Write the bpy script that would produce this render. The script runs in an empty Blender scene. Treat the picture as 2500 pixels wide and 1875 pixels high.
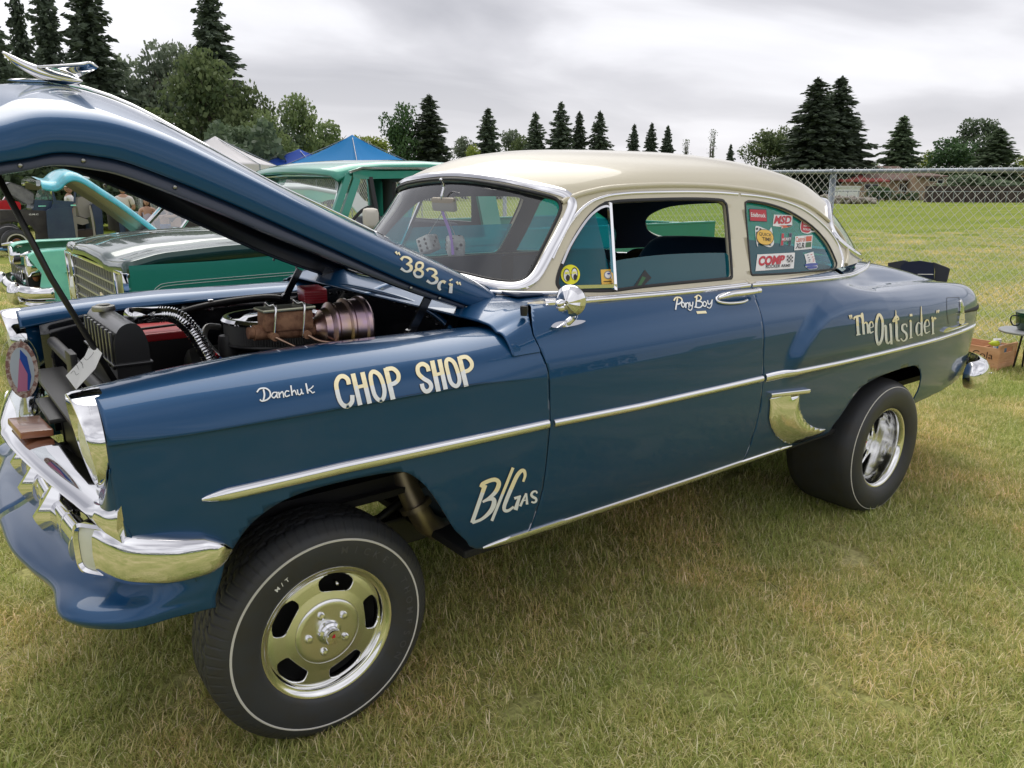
import bpy, bmesh, math, random
import numpy as np
from mathutils import Vector, Matrix
from mathutils.bvhtree import BVHTree
random.seed(7); rng = np.random.default_rng(7)
R = math.radians
sc = bpy.context.scene
col = sc.collection
# ---------------------------------------------------------------- camera
CAM = (-0.817927, -2.728103, 1.622244)
PITCH, ROLL, YAW, FPX = 0.251654, 0.00288, 0.654466, 1906.642288   # FPX: focal length for a 2500 px wide frame
_f = np.array([math.sin(YAW)*math.cos(PITCH), math.cos(YAW)*math.cos(PITCH), -math.sin(PITCH)])
_r0 = np.array([math.cos(YAW), -math.sin(YAW), 0.0]); _u0 = np.cross(_r0, _f)
_r = _r0*math.cos(ROLL)+_u0*math.sin(ROLL); _u = _u0*math.cos(ROLL)-_r0*math.sin(ROLL)
cd = bpy.data.cameras.new('camera'); cam = bpy.data.objects.new('camera', cd); col.objects.link(cam)
cd.sensor_width = 36; cd.lens = 36*FPX/2500; cd.clip_start = .05; cd.clip_end = 3000
cam.matrix_world = Matrix(((_r[0], _u[0], -_f[0], CAM[0]), (_r[1], _u[1], -_f[1], CAM[1]), (_r[2], _u[2], -_f[2], CAM[2]), (0, 0, 0, 1)))
sc.camera = cam
# ---------------------------------------------------------------- world + sun
SUN_EL, SUN_AZ = R(58), R(20)      # azimuth of the sun measured from +y towards +x
w = bpy.data.worlds.new('World'); sc.world = w; w.use_nodes = True
nt = w.node_tree; nt.nodes.clear()
def N(t, **k):
    n = nt.nodes.new(t)
    for a, b in k.items(): setattr(n, a, b)
    return n
out = N('ShaderNodeOutputWorld')
sky = N('ShaderNodeTexSky', sky_type='NISHITA', sun_disc=False, sun_elevation=SUN_EL, sun_rotation=SUN_AZ)
b1 = N('ShaderNodeBackground'); b1.inputs[1].default_value = .08; nt.links.new(sky.outputs[0], b1.inputs[0])
tc = N('ShaderNodeTexCoord'); sep = N('ShaderNodeSeparateXYZ'); nt.links.new(tc.outputs['Generated'], sep.inputs[0])
def M(op, a, b=None, clamp=False):
    n = N('ShaderNodeMath', operation=op, use_clamp=clamp)
    for i, v in enumerate((a, b)):
        if v is None: continue
        if isinstance(v, (int, float)): n.inputs[i].default_value = v
        else: nt.links.new(v, n.inputs[i])
    return n.outputs[0]
zz = M('ADD', M('MAXIMUM', sep.outputs[2], 0.0), .16)
cmb = N('ShaderNodeCombineXYZ')
nt.links.new(M('DIVIDE', sep.outputs[0], zz), cmb.inputs[0]); nt.links.new(M('DIVIDE', sep.outputs[1], zz), cmb.inputs[1])
mp = N('ShaderNodeMapping'); mp.inputs['Rotation'].default_value = (0, 0, R(12)); mp.inputs['Scale'].default_value = (1, 1.5, 1); mp.inputs['Location'].default_value = (3.1, .4, 0)
nt.links.new(cmb.outputs[0], mp.inputs[0])
n1 = N('ShaderNodeTexNoise'); n1.inputs['Scale'].default_value = .62; n1.inputs['Detail'].default_value = 7; n1.inputs['Roughness'].default_value = .47; n1.inputs['Distortion'].default_value = .35
nt.links.new(mp.outputs[0], n1.inputs['Vector'])
r1 = N('ShaderNodeValToRGB'); cr = r1.color_ramp
cr.elements[0].position = .33; cr.elements[0].color = (.26, .26, .285, 1)
cr.elements[1].position = .72; cr.elements[1].color = (.86, .86, .88, 1)
e = cr.elements.new(.47); e.color = (.45, .445, .47, 1); e = cr.elements.new(.56); e.color = (.66, .655, .68, 1)
nt.links.new(n1.outputs[0], r1.inputs[0])
# brightening to the horizon
hz = M('POWER', M('SUBTRACT', 1.0, M('MAXIMUM', sep.outputs[2], 0.0), True), 6.0)
mx = N('ShaderNodeMix', data_type='RGBA'); nt.links.new(M('MULTIPLY', hz, .92), mx.inputs[0])
nt.links.new(r1.outputs[0], mx.inputs[6]); mx.inputs[7].default_value = (.59, .58, .61, 1)
b2 = N('ShaderNodeBackground'); nt.links.new(mx.outputs[2], b2.inputs[0]); b2.inputs[1].default_value = 1.0
ms = N('ShaderNodeMixShader'); ms.inputs[0].default_value = .93
nt.links.new(b1.outputs[0], ms.inputs[1]); nt.links.new(b2.outputs[0], ms.inputs[2]); nt.links.new(ms.outputs[0], out.inputs[0])
sl = bpy.data.lights.new('sun', 'SUN'); sl.energy = 1.5; sl.angle = R(60); sl.color = (1, .965, .9)
so = bpy.data.objects.new('sun', sl); col.objects.link(so)
_d = Vector((math.sin(SUN_AZ)*math.cos(SUN_EL), math.cos(SUN_AZ)*math.cos(SUN_EL), math.sin(SUN_EL)))
so.rotation_euler = _d.to_track_quat('Z', 'Y').to_euler(); so.location = (0, 0, 30)
sc.view_settings.view_transform = 'Standard'; sc.view_settings.look = 'None'; sc.view_settings.exposure = .62; sc.view_settings.gamma = 1
sc.view_settings.use_curve_mapping = False
sc.render.engine = 'CYCLES'; sc.cycles.use_denoising = True; sc.cycles.max_bounces = 10; sc.cycles.transparent_max_bounces = 24
sc.cycles.glossy_bounces = 4; sc.cycles.diffuse_bounces = 3
# ---------------------------------------------------------------- pixel <-> place (photo measured at 2500 x 1875)
def ray(u, v):
    d = _f + _r*(u-1250)/FPX - _u*(v-937.5)/FPX
    return d/np.linalg.norm(d)
def at(u, v, **k):
    (a, val), = k.items(); i = 'xyz'.index(a); d = ray(u, v); c = np.array(CAM)
    return c + d*(val-c[i])/d[i]
def pix(ox, oy, s): return lambda u, v: (ox+u/s, oy+v/s)
# ---------------------------------------------------------------- materials
MATS = {}
def mat(name, color=(.5,.5,.5), rough=.5, metal=0., coat=0., coatr=.03, spec=.5, bump=None, noise=None, trans=0., emit=None, alpha=1., sheen=0.):
    if name in MATS: return MATS[name]
    m = bpy.data.materials.new(name); m.use_nodes = True; t = m.node_tree; b = t.nodes['Principled BSDF']
    b.inputs['Base Color'].default_value = (*color, 1); b.inputs['Roughness'].default_value = rough; b.inputs['Metallic'].default_value = metal
    b.inputs['Coat Weight'].default_value = coat; b.inputs['Coat Roughness'].default_value = coatr; b.inputs['Specular IOR Level'].default_value = spec
    if trans: b.inputs['Transmission Weight'].default_value = trans
    if sheen: b.inputs['Sheen Weight'].default_value = sheen
    tcn = t.nodes.new('ShaderNodeTexCoord')
    if noise:   # (scale, colour2, lo, hi[, stretch])
        sc_, c2, lo, hi = noise[:4]
        n = t.nodes.new('ShaderNodeTexNoise'); n.inputs['Scale'].default_value = sc_; n.inputs['Detail'].default_value = 6; n.inputs['Roughness'].default_value = .6
        if len(noise) > 4:
            mpn = t.nodes.new('ShaderNodeMapping'); mpn.inputs['Scale'].default_value = noise[4]
            t.links.new(tcn.outputs['Object'], mpn.inputs[0]); t.links.new(mpn.outputs[0], n.inputs['Vector'])
        else: t.links.new(tcn.outputs['Object'], n.inputs['Vector'])
        r = t.nodes.new('ShaderNodeValToRGB'); r.color_ramp.elements[0].position = lo; r.color_ramp.elements[1].position = hi
        r.color_ramp.elements[0].color = (*color, 1); r.color_ramp.elements[1].color = (*c2, 1)
        t.links.new(n.outputs[0], r.inputs[0]); t.links.new(r.outputs[0], b.inputs['Base Color'])
    if bump:    # (scale, strength, distance)
        n = t.nodes.new('ShaderNodeTexNoise'); n.inputs['Scale'].default_value = bump[0]; n.inputs['Detail'].default_value = 4
        t.links.new(tcn.outputs['Object'], n.inputs['Vector'])
        bm = t.nodes.new('ShaderNodeBump'); bm.inputs['Strength'].default_value = bump[1]; bm.inputs['Distance'].default_value = bump[2]
        t.links.new(n.outputs[0], bm.inputs['Height']); t.links.new(bm.outputs[0], b.inputs['Normal'])
    if emit: b.inputs['Emission Color'].default_value = (*emit[0], 1); b.inputs['Emission Strength'].default_value = emit[1]
    MATS[name] = m; return m
def glass(name, tint=(.9,.95,.95), gl=1.0, rough=.0, haze=0., dcol=(.5,.5,.52)):
    if name in MATS: return MATS[name]
    m = bpy.data.materials.new(name); m.use_nodes = True; t = m.node_tree; t.nodes.clear()
    o = t.nodes.new('ShaderNodeOutputMaterial'); tr = t.nodes.new('ShaderNodeBsdfTransparent'); tr.inputs[0].default_value = (*tint, 1)
    g = t.nodes.new('ShaderNodeBsdfGlossy'); g.inputs['Roughness'].default_value = rough
    fr = t.nodes.new('ShaderNodeFresnel'); gb = t.nodes.new('ShaderNodeNewGeometry'); mi_ = t.nodes.new('ShaderNodeMapRange'); mi_.inputs[3].default_value = 1.52; mi_.inputs[4].default_value = 1/1.52
    t.links.new(gb.outputs['Backfacing'], mi_.inputs[0]); t.links.new(mi_.outputs[0], fr.inputs[0])
    mu = t.nodes.new('ShaderNodeMath'); mu.operation = 'MULTIPLY'; mu.inputs[1].default_value = gl; mu.use_clamp = True
    mx = t.nodes.new('ShaderNodeMixShader'); t.links.new(fr.outputs[0], mu.inputs[0]); t.links.new(mu.outputs[0], mx.inputs[0])
    if haze:
        df = t.nodes.new('ShaderNodeBsdfDiffuse'); df.inputs[0].default_value = (*dcol, 1)
        m2 = t.nodes.new('ShaderNodeMixShader'); m2.inputs[0].default_value = haze
        
        if haze > .2:
            tl = t.nodes.new('ShaderNodeBsdfTranslucent'); tl.inputs[0].default_value = (*dcol, 1); m3 = t.nodes.new('ShaderNodeMixShader'); t.links.new(df.outputs[0], m3.inputs[1]); t.links.new(tl.outputs[0], m3.inputs[2]); sc2 = m3
        else: sc2 = df
        t.links.new(tr.outputs[0], m2.inputs[1]); t.links.new(sc2.outputs[0], m2.inputs[2]); t.links.new(m2.outputs[0], mx.inputs[1])
    else: t.links.new(tr.outputs[0], mx.inputs[1])
    t.links.new(g.outputs[0], mx.inputs[2]); t.links.new(mx.outputs[0], o.inputs[0])
    MATS[name] = m; return m
# ---------------------------------------------------------------- object helpers
def tag(o, label=None, cat=None, group=None, kind=None):
    if label: o['label'] = label
    if cat: o['category'] = cat
    if group: o['group'] = group
    if kind: o['kind'] = kind
    return o
def thing(name, loc, label, cat, group=None, rz=0):
    o = bpy.data.objects.new(name, None); col.objects.link(o); o.location = loc; o.rotation_euler = (0, 0, rz)
    o.empty_display_size = .2
    return tag(o, label, cat, group)
def link(name, me, m, parent=None, smooth=True, keep=True):
    """mesh in world coordinates -> object; parent given: keeps its place"""
    o = bpy.data.objects.new(name, me); col.objects.link(o)
    ms = m if isinstance(m, (list, tuple)) else [m]
    if not me.materials:
        for x in ms:
            if x: me.materials.append(x)
    if parent is not None:
        o.parent = parent
        if keep:
            p = parent; mtx = Matrix.Identity(4); chain = []
            while p is not None: chain.append(p); p = p.parent
            for p in reversed(chain): mtx = mtx @ p.matrix_basis
            o.matrix_basis = mtx.inverted()
    if smooth: me.shade_smooth()
    return o
class MB:
    def __init__(s): s.v = []; s.f = []; s.mi = []
    def add(s, vs, fs, mi=0):
        b = len(s.v); s.v.extend([tuple(map(float, q)) for q in vs]); s.f.extend([tuple(b+i for i in f) for f in fs]); s.mi.extend([mi]*len(fs)); return s
    def box(s, c, d, rot=None, mi=0, bev=0):
        x, y, z = [q/2 for q in d]
        if bev:
            b = min(bev, x*.9, y*.9, z*.9); vs = []; 
            bm = bmesh.new(); bmesh.ops.create_cube(bm, size=1)
            bmesh.ops.scale(bm, vec=(2*x, 2*y, 2*z), verts=bm.verts); bmesh.ops.bevel(bm, geom=bm.edges[:], offset=b, segments=2, affect='EDGES', profile=.6)
            bm.verts.index_update(); vs = [v.co.copy() for v in bm.verts]; fs = [[v.index for v in f.verts] for f in bm.faces]; bm.free()
        else:
            vs = [Vector((i, j, k)) for i in (-x, x) for j in (-y, y) for k in (-z, z)]
            fs = [(0,1,3,2),(4,6,7,5),(0,4,5,1),(2,3,7,6),(0,2,6,4),(1,5,7,3)]
        if rot is not None:
            rm = rot if isinstance(rot, Matrix) else Matrix.Rotation(rot, 3, 'Z'); vs = [rm @ v for v in vs]
        return s.add([v+Vector(c) for v in vs], fs, mi)
    def prism(s, poly, z0, z1, axes='xy', mi=0):
        def P(a, b, c):
            return {'xy': (a, b, c), 'xz': (a, c, b), 'yz': (c, a, b)}[axes]
        n = len(poly); vs = [P(a, b, z0) for a, b in poly]+[P(a, b, z1) for a, b in poly]
        fs = [tuple(range(n)), tuple(range(2*n-1, n-1, -1))]+[(i, i+n, (i+1) % n+n, (i+1) % n) for i in range(n)]
        return s.add(vs, fs, mi)
    def tube(s, pts, r, n=10, mi=0, caps=True, closed=False):
        pts = [Vector(p) for p in pts]; m = len(pts); rs = r if hasattr(r, '__len__') else [r]*m
        prev = None; b = len(s.v); vs = []; fs = []
        for i, p in enumerate(pts):
            if closed: t = (pts[(i+1) % m]-pts[i-1]).normalized()
            else: t = ((pts[min(i+1, m-1)]-pts[max(i-1, 0)])).normalized()
            if prev is None:
                a = Vector((0, 0, 1)) if abs(t.z) < .9 else Vector((1, 0, 0)); u = t.cross(a).normalized()
            else: u = (prev-t*prev.dot(t)).normalized()
            prev = u; w_ = t.cross(u)
            vs += [p+(u*math.cos(2*math.pi*k/n)+w_*math.sin(2*math.pi*k/n))*rs[i] for k in range(n)]
        for i in range(m if closed else m-1):
            for k in range(n):
                a, c = i*n, ((i+1) % m)*n
                fs.append((a+k, a+(k+1) % n, c+(k+1) % n, c+k))
        if caps and not closed: fs += [tuple(range(n-1, -1, -1)), tuple((m-1)*n+k for k in range(n))]
        return s.add(vs, fs, mi)
    def sweep(s, pts, prof, ups, mi=0, caps=True, closed=False):
        """prof: list of (side, up) offsets; ups: up vector per point"""
        pts = [Vector(p) for p in pts]; m = len(pts); n = len(prof); vs = []; fs = []
        for i, p in enumerate(pts):
            t = (pts[(i+1) % m if closed else min(i+1, m-1)]-pts[i-1 if (closed or i) else 0]).normalized()
            up = Vector(ups[i] if hasattr(ups[0], '__len__') else ups); up = (up-t*up.dot(t)).normalized(); sd = t.cross(up)
            sc_ = 1
            vs += [p+sd*a+up*b for a, b in prof]
        for i in range(m if closed else m-1):
            for k in range(n):
                a, c = i*n, ((i+1) % m)*n; fs.append((a+k, a+(k+1) % n, c+(k+1) % n, c+k))
        if caps and not closed: fs += [tuple(range(n-1, -1, -1)), tuple((m-1)*n+k for k in range(n))]
        return s.add(vs, fs, mi)
    def lathe(s, prof, n=48, M_=None, mi=0, closed=False):
        """prof: (radius, height) about local z"""
        vs = []; fs = []; m = len(prof)
        for r_, h in prof:
            for k in range(n):
                a = 2*math.pi*k/n; vs.append(Vector((r_*math.cos(a), r_*math.sin(a), h)))
        for i in range(m if closed else m-1):
            for k in range(n):
                a, c = i*n, ((i+1) % m)*n; fs.append((a+k, a+(k+1) % n, c+(k+1) % n, c+k))
        if M_ is not None: vs = [M_ @ v for v in vs]
        return s.add(vs, fs, mi)
    def ball(s, c, r, n=16, m=10, mi=0, rot=None):
        r = r if hasattr(r, '__len__') else (r, r, r); vs = [Vector((0, 0, -r[2]))]
        for i in range(1, m):
            a = math.pi*i/m-math.pi/2
            vs += [Vector((r[0]*math.cos(a)*math.cos(2*math.pi*k/n), r[1]*math.cos(a)*math.sin(2*math.pi*k/n), r[2]*math.sin(a))) for k in range(n)]
        vs.append(Vector((0, 0, r[2]))); fs = []
        for k in range(n):
            fs.append((0, 1+(k+1) % n, 1+k)); fs.append((len(vs)-1, 1+(m-2)*n+k, 1+(m-2)*n+(k+1) % n))
        for i in range(m-2):
            for k in range(n): a = 1+i*n; fs.append((a+k, a+(k+1) % n, a+n+(k+1) % n, a+n+k))
        if rot is not None: vs = [rot @ v for v in vs]
        return s.add([v+Vector(c) for v in vs], fs, mi)
    def mesh(s, name):
        me = bpy.data.meshes.new(name); me.from_pydata(s.v, [], s.f); me.validate()
        if any(s.mi):
            if len(me.polygons) == len(s.mi): me.polygons.foreach_set('material_index', s.mi)
        me.update(); return me
    def build(s, name, m, parent=None, smooth=False, auto=None, **k):
        me = s.mesh(name); o = link(name, me, m, parent, smooth=smooth or auto is not None, **k)
        if auto is not None: me.set_sharp_from_angle(angle=R(auto))
        return o
def cat(pts, n=8, closed=False):
    """Catmull-Rom through points -> dense numpy array"""
    P = np.array(pts, float); m = len(P); out_ = []
    rng_ = range(m) if closed else range(m-1)
    for i in rng_:
        if closed: a, b, c, d = P[i-1], P[i], P[(i+1) % m], P[(i+2) % m]
        else: b, c = P[i], P[i+1]; a = P[i-1] if i else 2*b-c; d = P[i+2] if i+2 < m else 2*c-b
        for k in range(n):
            t = k/n; out_.append(.5*((2*b)+(c-a)*t+(2*a-5*b+4*c-d)*t*t+(3*b-a-3*c+d)*t**3))
    if not closed: out_.append(P[-1])
    return np.array(out_)
def pch(xs, ys, x):
    """monotone cubic (pchip) interpolation, ys may be (n,...)"""
    xs = np.asarray(xs, float); ys = np.asarray(ys, float); x = np.clip(np.asarray(x, float), xs[0], xs[-1])
    h = np.diff(xs); sh = (len(h),)+(1,)*(ys.ndim-1); d = np.diff(ys, axis=0)/h.reshape(sh); m = np.zeros_like(ys)
    w1 = (2*h[1:]+h[:-1]).reshape((-1,)+(1,)*(ys.ndim-1)); w2 = (h[1:]+2*h[:-1]).reshape((-1,)+(1,)*(ys.ndim-1))
    with np.errstate(divide='ignore', invalid='ignore'):
        hm = (w1+w2)/(w1/d[:-1]+w2/d[1:])
    m[1:-1] = np.where(d[:-1]*d[1:] > 0, hm, 0); m[0] = d[0]; m[-1] = d[-1]
    i = np.clip(np.searchsorted(xs, x, side='right')-1, 0, len(xs)-2); hh = h[i]; t = (x-xs[i])/hh
    e_ = (...,)+(None,)*(ys.ndim-1); t = t[e_]; hh = hh[e_]
    return (2*t**3-3*t**2+1)*ys[i]+(t**3-2*t**2+t)*hh*m[i]+(-2*t**3+3*t**2)*ys[i+1]+(t**3-t**2)*hh*m[i+1]
def sdf(poly, A, B):
    """signed distance, positive inside, of points (A,B) to the closed polygon"""
    poly = np.asarray(poly, float); sh = A.shape; a = A.ravel(); b = B.ravel(); best = np.full(a.shape, 1e9); ins = np.zeros(a.shape, bool); n = len(poly)
    for i in range(n):
        x1, y1 = poly[i]; x2, y2 = poly[(i+1) % n]; dx, dy = x2-x1, y2-y1; L = dx*dx+dy*dy+1e-12
        t = np.clip(((a-x1)*dx+(b-y1)*dy)/L, 0, 1); best = np.minimum(best, (a-x1-t*dx)**2+(b-y1-t*dy)**2)
        c = ((y1 > b) != (y2 > b)); 
        if abs(dy) > 1e-12: ins ^= c & (a < x1+(b-y1)*dx/dy)
    d = np.sqrt(best); return np.where(ins, d, -d).reshape(sh)
def grid_mesh(name, P, F=None, flip=False, wrap=False):
    """P (ni,nj,3); keep where F>0, cut smoothly along F=0"""
    ni, nj = P.shape[:2]; idx = {}; V = []; Fc = []
    if F is None: F = np.ones((ni, nj))
    keep = F > 0
    def vid(i, j):
        k = (i, j)
        if k not in idx: idx[k] = len(V); V.append(P[i, j])
        return idx[k]
    def eid(a, b):
        k = (a, b) if a < b else (b, a)
        if k not in idx:
            fa, fb = F[k[0]], F[k[1]]; t = fa/(fa-fb); t = min(max(t, .02), .98); idx[k] = len(V); V.append(P[k[0]]*(1-t)+P[k[1]]*t)
        return idx[k]
    for i in range(ni if wrap else ni-1):
        i2 = (i+1) % ni
        for j in range(nj-1):
            c = [(i, j), (i2, j), (i2, j+1), (i, j+1)]; kk = [keep[q] for q in c]; s = sum(kk)
            if s == 0: continue
            if s == 4: f = [vid(*q) for q in c]
            else:
                f = []
                for q in range(4):
                    a, b = c[q], c[(q+1) % 4]
                    if kk[q]: f.append(vid(*a))
                    if kk[q] != kk[(q+1) % 4]: f.append(eid(a, b))
                if len(f) < 3: continue
            Fc.append(f[::-1] if flip else f)
    me = bpy.data.meshes.new(name); me.from_pydata([tuple(map(float, v)) for v in V], [], Fc); me.update(); return me
def solid(o, t=.004, off=-1, mo=None):
    m = o.modifiers.new('thickness', 'SOLIDIFY'); m.thickness = t; m.offset = off
    if mo is not None: m.material_offset = mo
    return o
def bvh_of(*meshes):
    V = []; F = []
    for me in meshes:
        b = len(V); V += [v.co.copy() for v in me.vertices]; F += [[b+i for i in p.vertices] for p in me.polygons]
    return BVHTree.FromPolygons(V, F)
def hit(bv, u, v, lift=0.):
    d = Vector(ray(u, v)); loc, nrm, i, dist = bv.ray_cast(Vector(CAM), d)
    if loc is None: return None
    if nrm.dot(d) > 0: nrm = -nrm
    return loc+nrm*lift
def mirror_mesh(me, name=None):
    m2 = me.copy(); 
    if name: m2.name = name
    co = np.empty(len(m2.vertices)*3); m2.vertices.foreach_get('co', co); co[1::3] *= -1; m2.vertices.foreach_set('co', co); m2.flip_normals(); m2.update(); return m2
# ================================================================ materials for the cars
blue = mat('blue_paint', (.004, .056, .150), .34, .40, 1.0, .015, .25)
blue.node_tree.nodes['Principled BSDF'].inputs['Coat IOR'].default_value = 1.38
cream = mat('cream_paint', (.58, .53, .40), .38, 0, .7, .06)
chrome = mat('chrome', (.80, .80, .82), .05, 1.0, bump=(9, .05, .004))
polished = mat('polished_aluminium', (.86, .86, .85), .22, 1.0, bump=(30, .06, .002))
black = mat('black_enamel', (.006, .007, .010), .18, 0, .8, .08)
satin = mat('satin_black', (.012, .012, .013), .45, bump=(60, .1, .001))
rubber = mat('tyre_rubber', (.034, .036, .041), .5, bump=(220, .1, .0006), noise=(14, (.034, .032, .030), .45, .7))
seal = mat('window_seal', (.008, .008, .009), .5)
under = mat('underbody', (.010, .010, .012), .7)
teal_glass = glass('turquoise_tinted_glass', (.04, .48, .58), 1.0, haze=.38, dcol=(.02, .34, .46))  # diffuse teal share: film haze, also stands in for the lit cabin
clear_glass = glass('windscreen_glass', (.90, .95, .95), 2.0, haze=.04)
back_glass = glass('back_glass', (.80, .93, .88), 1.0)
plain_glass = glass('plain_glass', (.93, .95, .95), 1.0)
# ================================================================ main car : body surface tables (metres; x back from the front axle, near side y < 0)
Wx = [-.60, -.53, -.3, 0, .35, .7, 1.1, 1.5, 1.85, 2.5, 3.1, 3.5, 3.8, 3.98, 4.07, 4.13]
Wy = [.84, .872, .912, .928, .937, .942, .945, .945, .942, .942, .942, .925, .89, .835, .78, .70]
FT = {-.53: [(.872,1.047),(.880,1.056),(.872,1.09),(.847,1.12),(.812,1.142),(.772,1.153),(.73,1.155),(.69,1.150),(.645,1.135),(.62,1.10)],
 -.3: [(.912,1.05),(.919,1.06),(.902,1.10),(.872,1.135),(.832,1.16),(.785,1.173),(.74,1.176),(.69,1.172),(.64,1.160),(.61,1.13)],
 0: [(.928,1.053),(.935,1.063),(.918,1.105),(.887,1.14),(.842,1.168),(.79,1.183),(.74,1.188),(.69,1.184),(.635,1.172),(.60,1.145)],
 .35: [(.937,1.053),(.941,1.063),(.924,1.10),(.897,1.135),(.857,1.16),(.81,1.176),(.76,1.183),(.71,1.182),(.65,1.174),(.61,1.150)],
 .75: [(.941,1.025),(.939,1.045),(.932,1.082),(.919,1.115),(.896,1.145),(.862,1.166),(.81,1.177),(.75,1.178),(.69,1.174),(.63,1.157)]}
DT = {.60: [(.941,1.025),(.939,1.045),(.932,1.082),(.920,1.115),(.902,1.15),(.876,1.187),(.846,1.217),(.806,1.243),(.76,1.250),(.70,1.252)],
 1.1: [(.943,1.025),(.941,1.045),(.934,1.082),(.922,1.115),(.904,1.15),(.878,1.187),(.850,1.217),(.812,1.243),(.77,1.250),(.70,1.252)],
 1.85: [(.940,1.025),(.938,1.045),(.931,1.082),(.919,1.115),(.901,1.15),(.874,1.187),(.846,1.217),(.808,1.243),(.77,1.250),(.70,1.252)],
 2.2: [(.940,1.025),(.938,1.045),(.930,1.082),(.916,1.115),(.894,1.15),(.864,1.184),(.830,1.214),(.794,1.240),(.755,1.249),(.69,1.252)],
 2.5: [(.945,1.02),(.942,1.045),(.930,1.085),(.910,1.122),(.882,1.150),(.847,1.172),(.812,1.192),(.776,1.222),(.745,1.243),(.68,1.250)],
 2.8: [(.945,1.01),(.940,1.04),(.925,1.08),(.898,1.110),(.858,1.132),(.812,1.143),(.770,1.151),(.728,1.175),(.69,1.207),(.61,1.235)],
 3.1: [(.943,.99),(.938,1.02),(.923,1.06),(.893,1.092),(.852,1.116),(.802,1.128),(.752,1.132),(.70,1.142),(.65,1.170),(.57,1.203)],
 3.5: [(.926,.97),(.922,1.0),(.908,1.04),(.882,1.072),(.842,1.098),(.792,1.112),(.742,1.115),(.69,1.118),(.64,1.140),(.56,1.168)],
 3.8: [(.89,.95),(.887,.98),(.876,1.017),(.852,1.048),(.816,1.074),(.77,1.088),(.72,1.090),(.67,1.090),(.62,1.100),(.54,1.117)],
 4.0: [(.825,.93),(.823,.955),(.815,.99),(.797,1.022),(.768,1.046),(.73,1.060),(.68,1.061),(.63,1.052),(.58,1.044),(.5,1.046)],
 4.10: [(.745,.89),(.745,.92),(.74,.955),(.727,.982),(.70,1.002),(.66,1.010),(.62,1.004),(.58,.99),(.54,.972),(.47,.962)],
 4.145: [(.64,.84),(.64,.86),(.635,.885),(.622,.90),(.60,.915),(.57,.922),(.53,.918),(.50,.905),(.46,.89),(.40,.885)]}
CT = {.60: [(.45,1.252),(.22,1.252),(0,1.252)], 2.5: [(.45,1.252),(.22,1.252),(0,1.252)], 2.8: [(.44,1.248),(.22,1.250),(0,1.252)], 3.1: [(.42,1.226),(.2,1.237),(0,1.24)], 3.5: [(.41,1.193),(.2,1.210),(0,1.215)],
 3.8: [(.40,1.137),(.2,1.152),(0,1.157)], 4.0: [(.38,1.055),(.19,1.064),(0,1.068)], 4.10: [(.36,.962),(.18,.966),(0,.968)], 4.145: [(.30,.885),(.15,.888),(0,.89)]}
LZ = [.475, .500, .53, .62, .75, .87, .96]
LD = [.085, .060, .040, .018, .006, 0., 0.]
FENDER = [(1.940,.80),(1.943,.896),(1.96,.96),(2.01,1.027),(2.11,1.102),(2.20,1.141),(2.34,1.168),(2.535,1.180),(2.8,1.2),(4.5,1.3),(4.5,.3),(1.972,.3)]
def body_grid(tab, ctr, xs, nsub=5):
    k = sorted(tab); T = np.array([tab[q] for q in k])
    up = pch(k, T, xs)                                   # (nx,10,2)
    if ctr is not None:
        kc = sorted(ctr); C_ = pch(kc, np.array([ctr[q] for q in kc]), xs); up = np.concatenate([up, C_], 1)
    wv = pch(Wx, Wy, xs)
    taper = np.clip((xs-4.0)/.145, 0, 1)**1.5
    lo = np.stack([np.stack([(wv-d)*(1-.10*taper), z+0*xs], -1) for z, d in zip(LZ, LD)], 1)
    rows = np.concatenate([lo, up], 1)
    nr = rows.shape[1]; outp = []
    for i in range(len(xs)): outp.append(cat(rows[i], nsub))
    Q = np.array(outp); P = np.zeros(Q.shape[:2]+(3,)); P[..., 0] = xs[:, None]; P[..., 1] = -Q[..., 0]; P[..., 2] = Q[..., 1]
    d = sdf(FENDER, P[..., 0], P[..., 2]); s = np.clip(d/.075, 0, 1); s = s*s*(3-2*s)
    fz = np.clip((P[..., 2]-.83)/.10, 0, 1); fx = 1-np.clip((P[..., 0]-2.7)/.9, 0, 1); fy = np.clip((-P[..., 1]-.80)/.06, 0, 1)
    P[..., 1] -= .034*s*fz*fx*fy
    return P
xf = np.linspace(-.53, .75, 130); PF = body_grid(FT, None, xf)
xd = np.linspace(.62, 4.145, 330); PD = body_grid(DT, CT, xd)
def seam_f(z): return np.interp(z, [.40,.55,.68,.895,1.06,1.12,1.17,1.20,1.23,1.258,1.30], [.650,.662,.690,.704,.698,.684,.676,.688,.712,.748,.79])
def seam_r(z): return np.interp(z, [.45,.52,.62,.75,.87,.98,1.09,1.17,1.24,1.3], [1.785,1.79,1.80,1.82,1.812,1.800,1.800,1.808,1.845,1.88])
ARCH_F = cat([(-.345,.40),(-.336,.626),(-.315,.703),(-.285,.75),(-.252,.792),(-.21,.822),(-.159,.844),(-.094,.856),(-.022,.860),(.053,.860),(.131,.856),(.185,.846),(.215,.826),(.245,.797),(.278,.752),(.312,.695),(.359,.615),(.42,.54),(.46,.40)], 4)
ARCH_R = cat([(2.40,.35),(2.432,.535),(2.461,.575),(2.507,.633),(2.556,.683),(2.61,.713),(2.729,.737),(2.888,.748),(3.022,.750),(3.11,.742),(3.175,.70),(3.205,.62),(3.19,.53),(3.16,.35)], 4)
LOW_F = [(-.9,1.3),(-.9,.73),(-.40,.73),(-.37,.66),(-.345,.612),(-.31,.612),(0,.55),(.373,.60),(.40,.555),(.44,.525),(.481,.505),(.56,.499),(1,.499),(1,1.3)]
g = .0022
FX, FZ = PF[..., 0], PF[..., 2]
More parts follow.
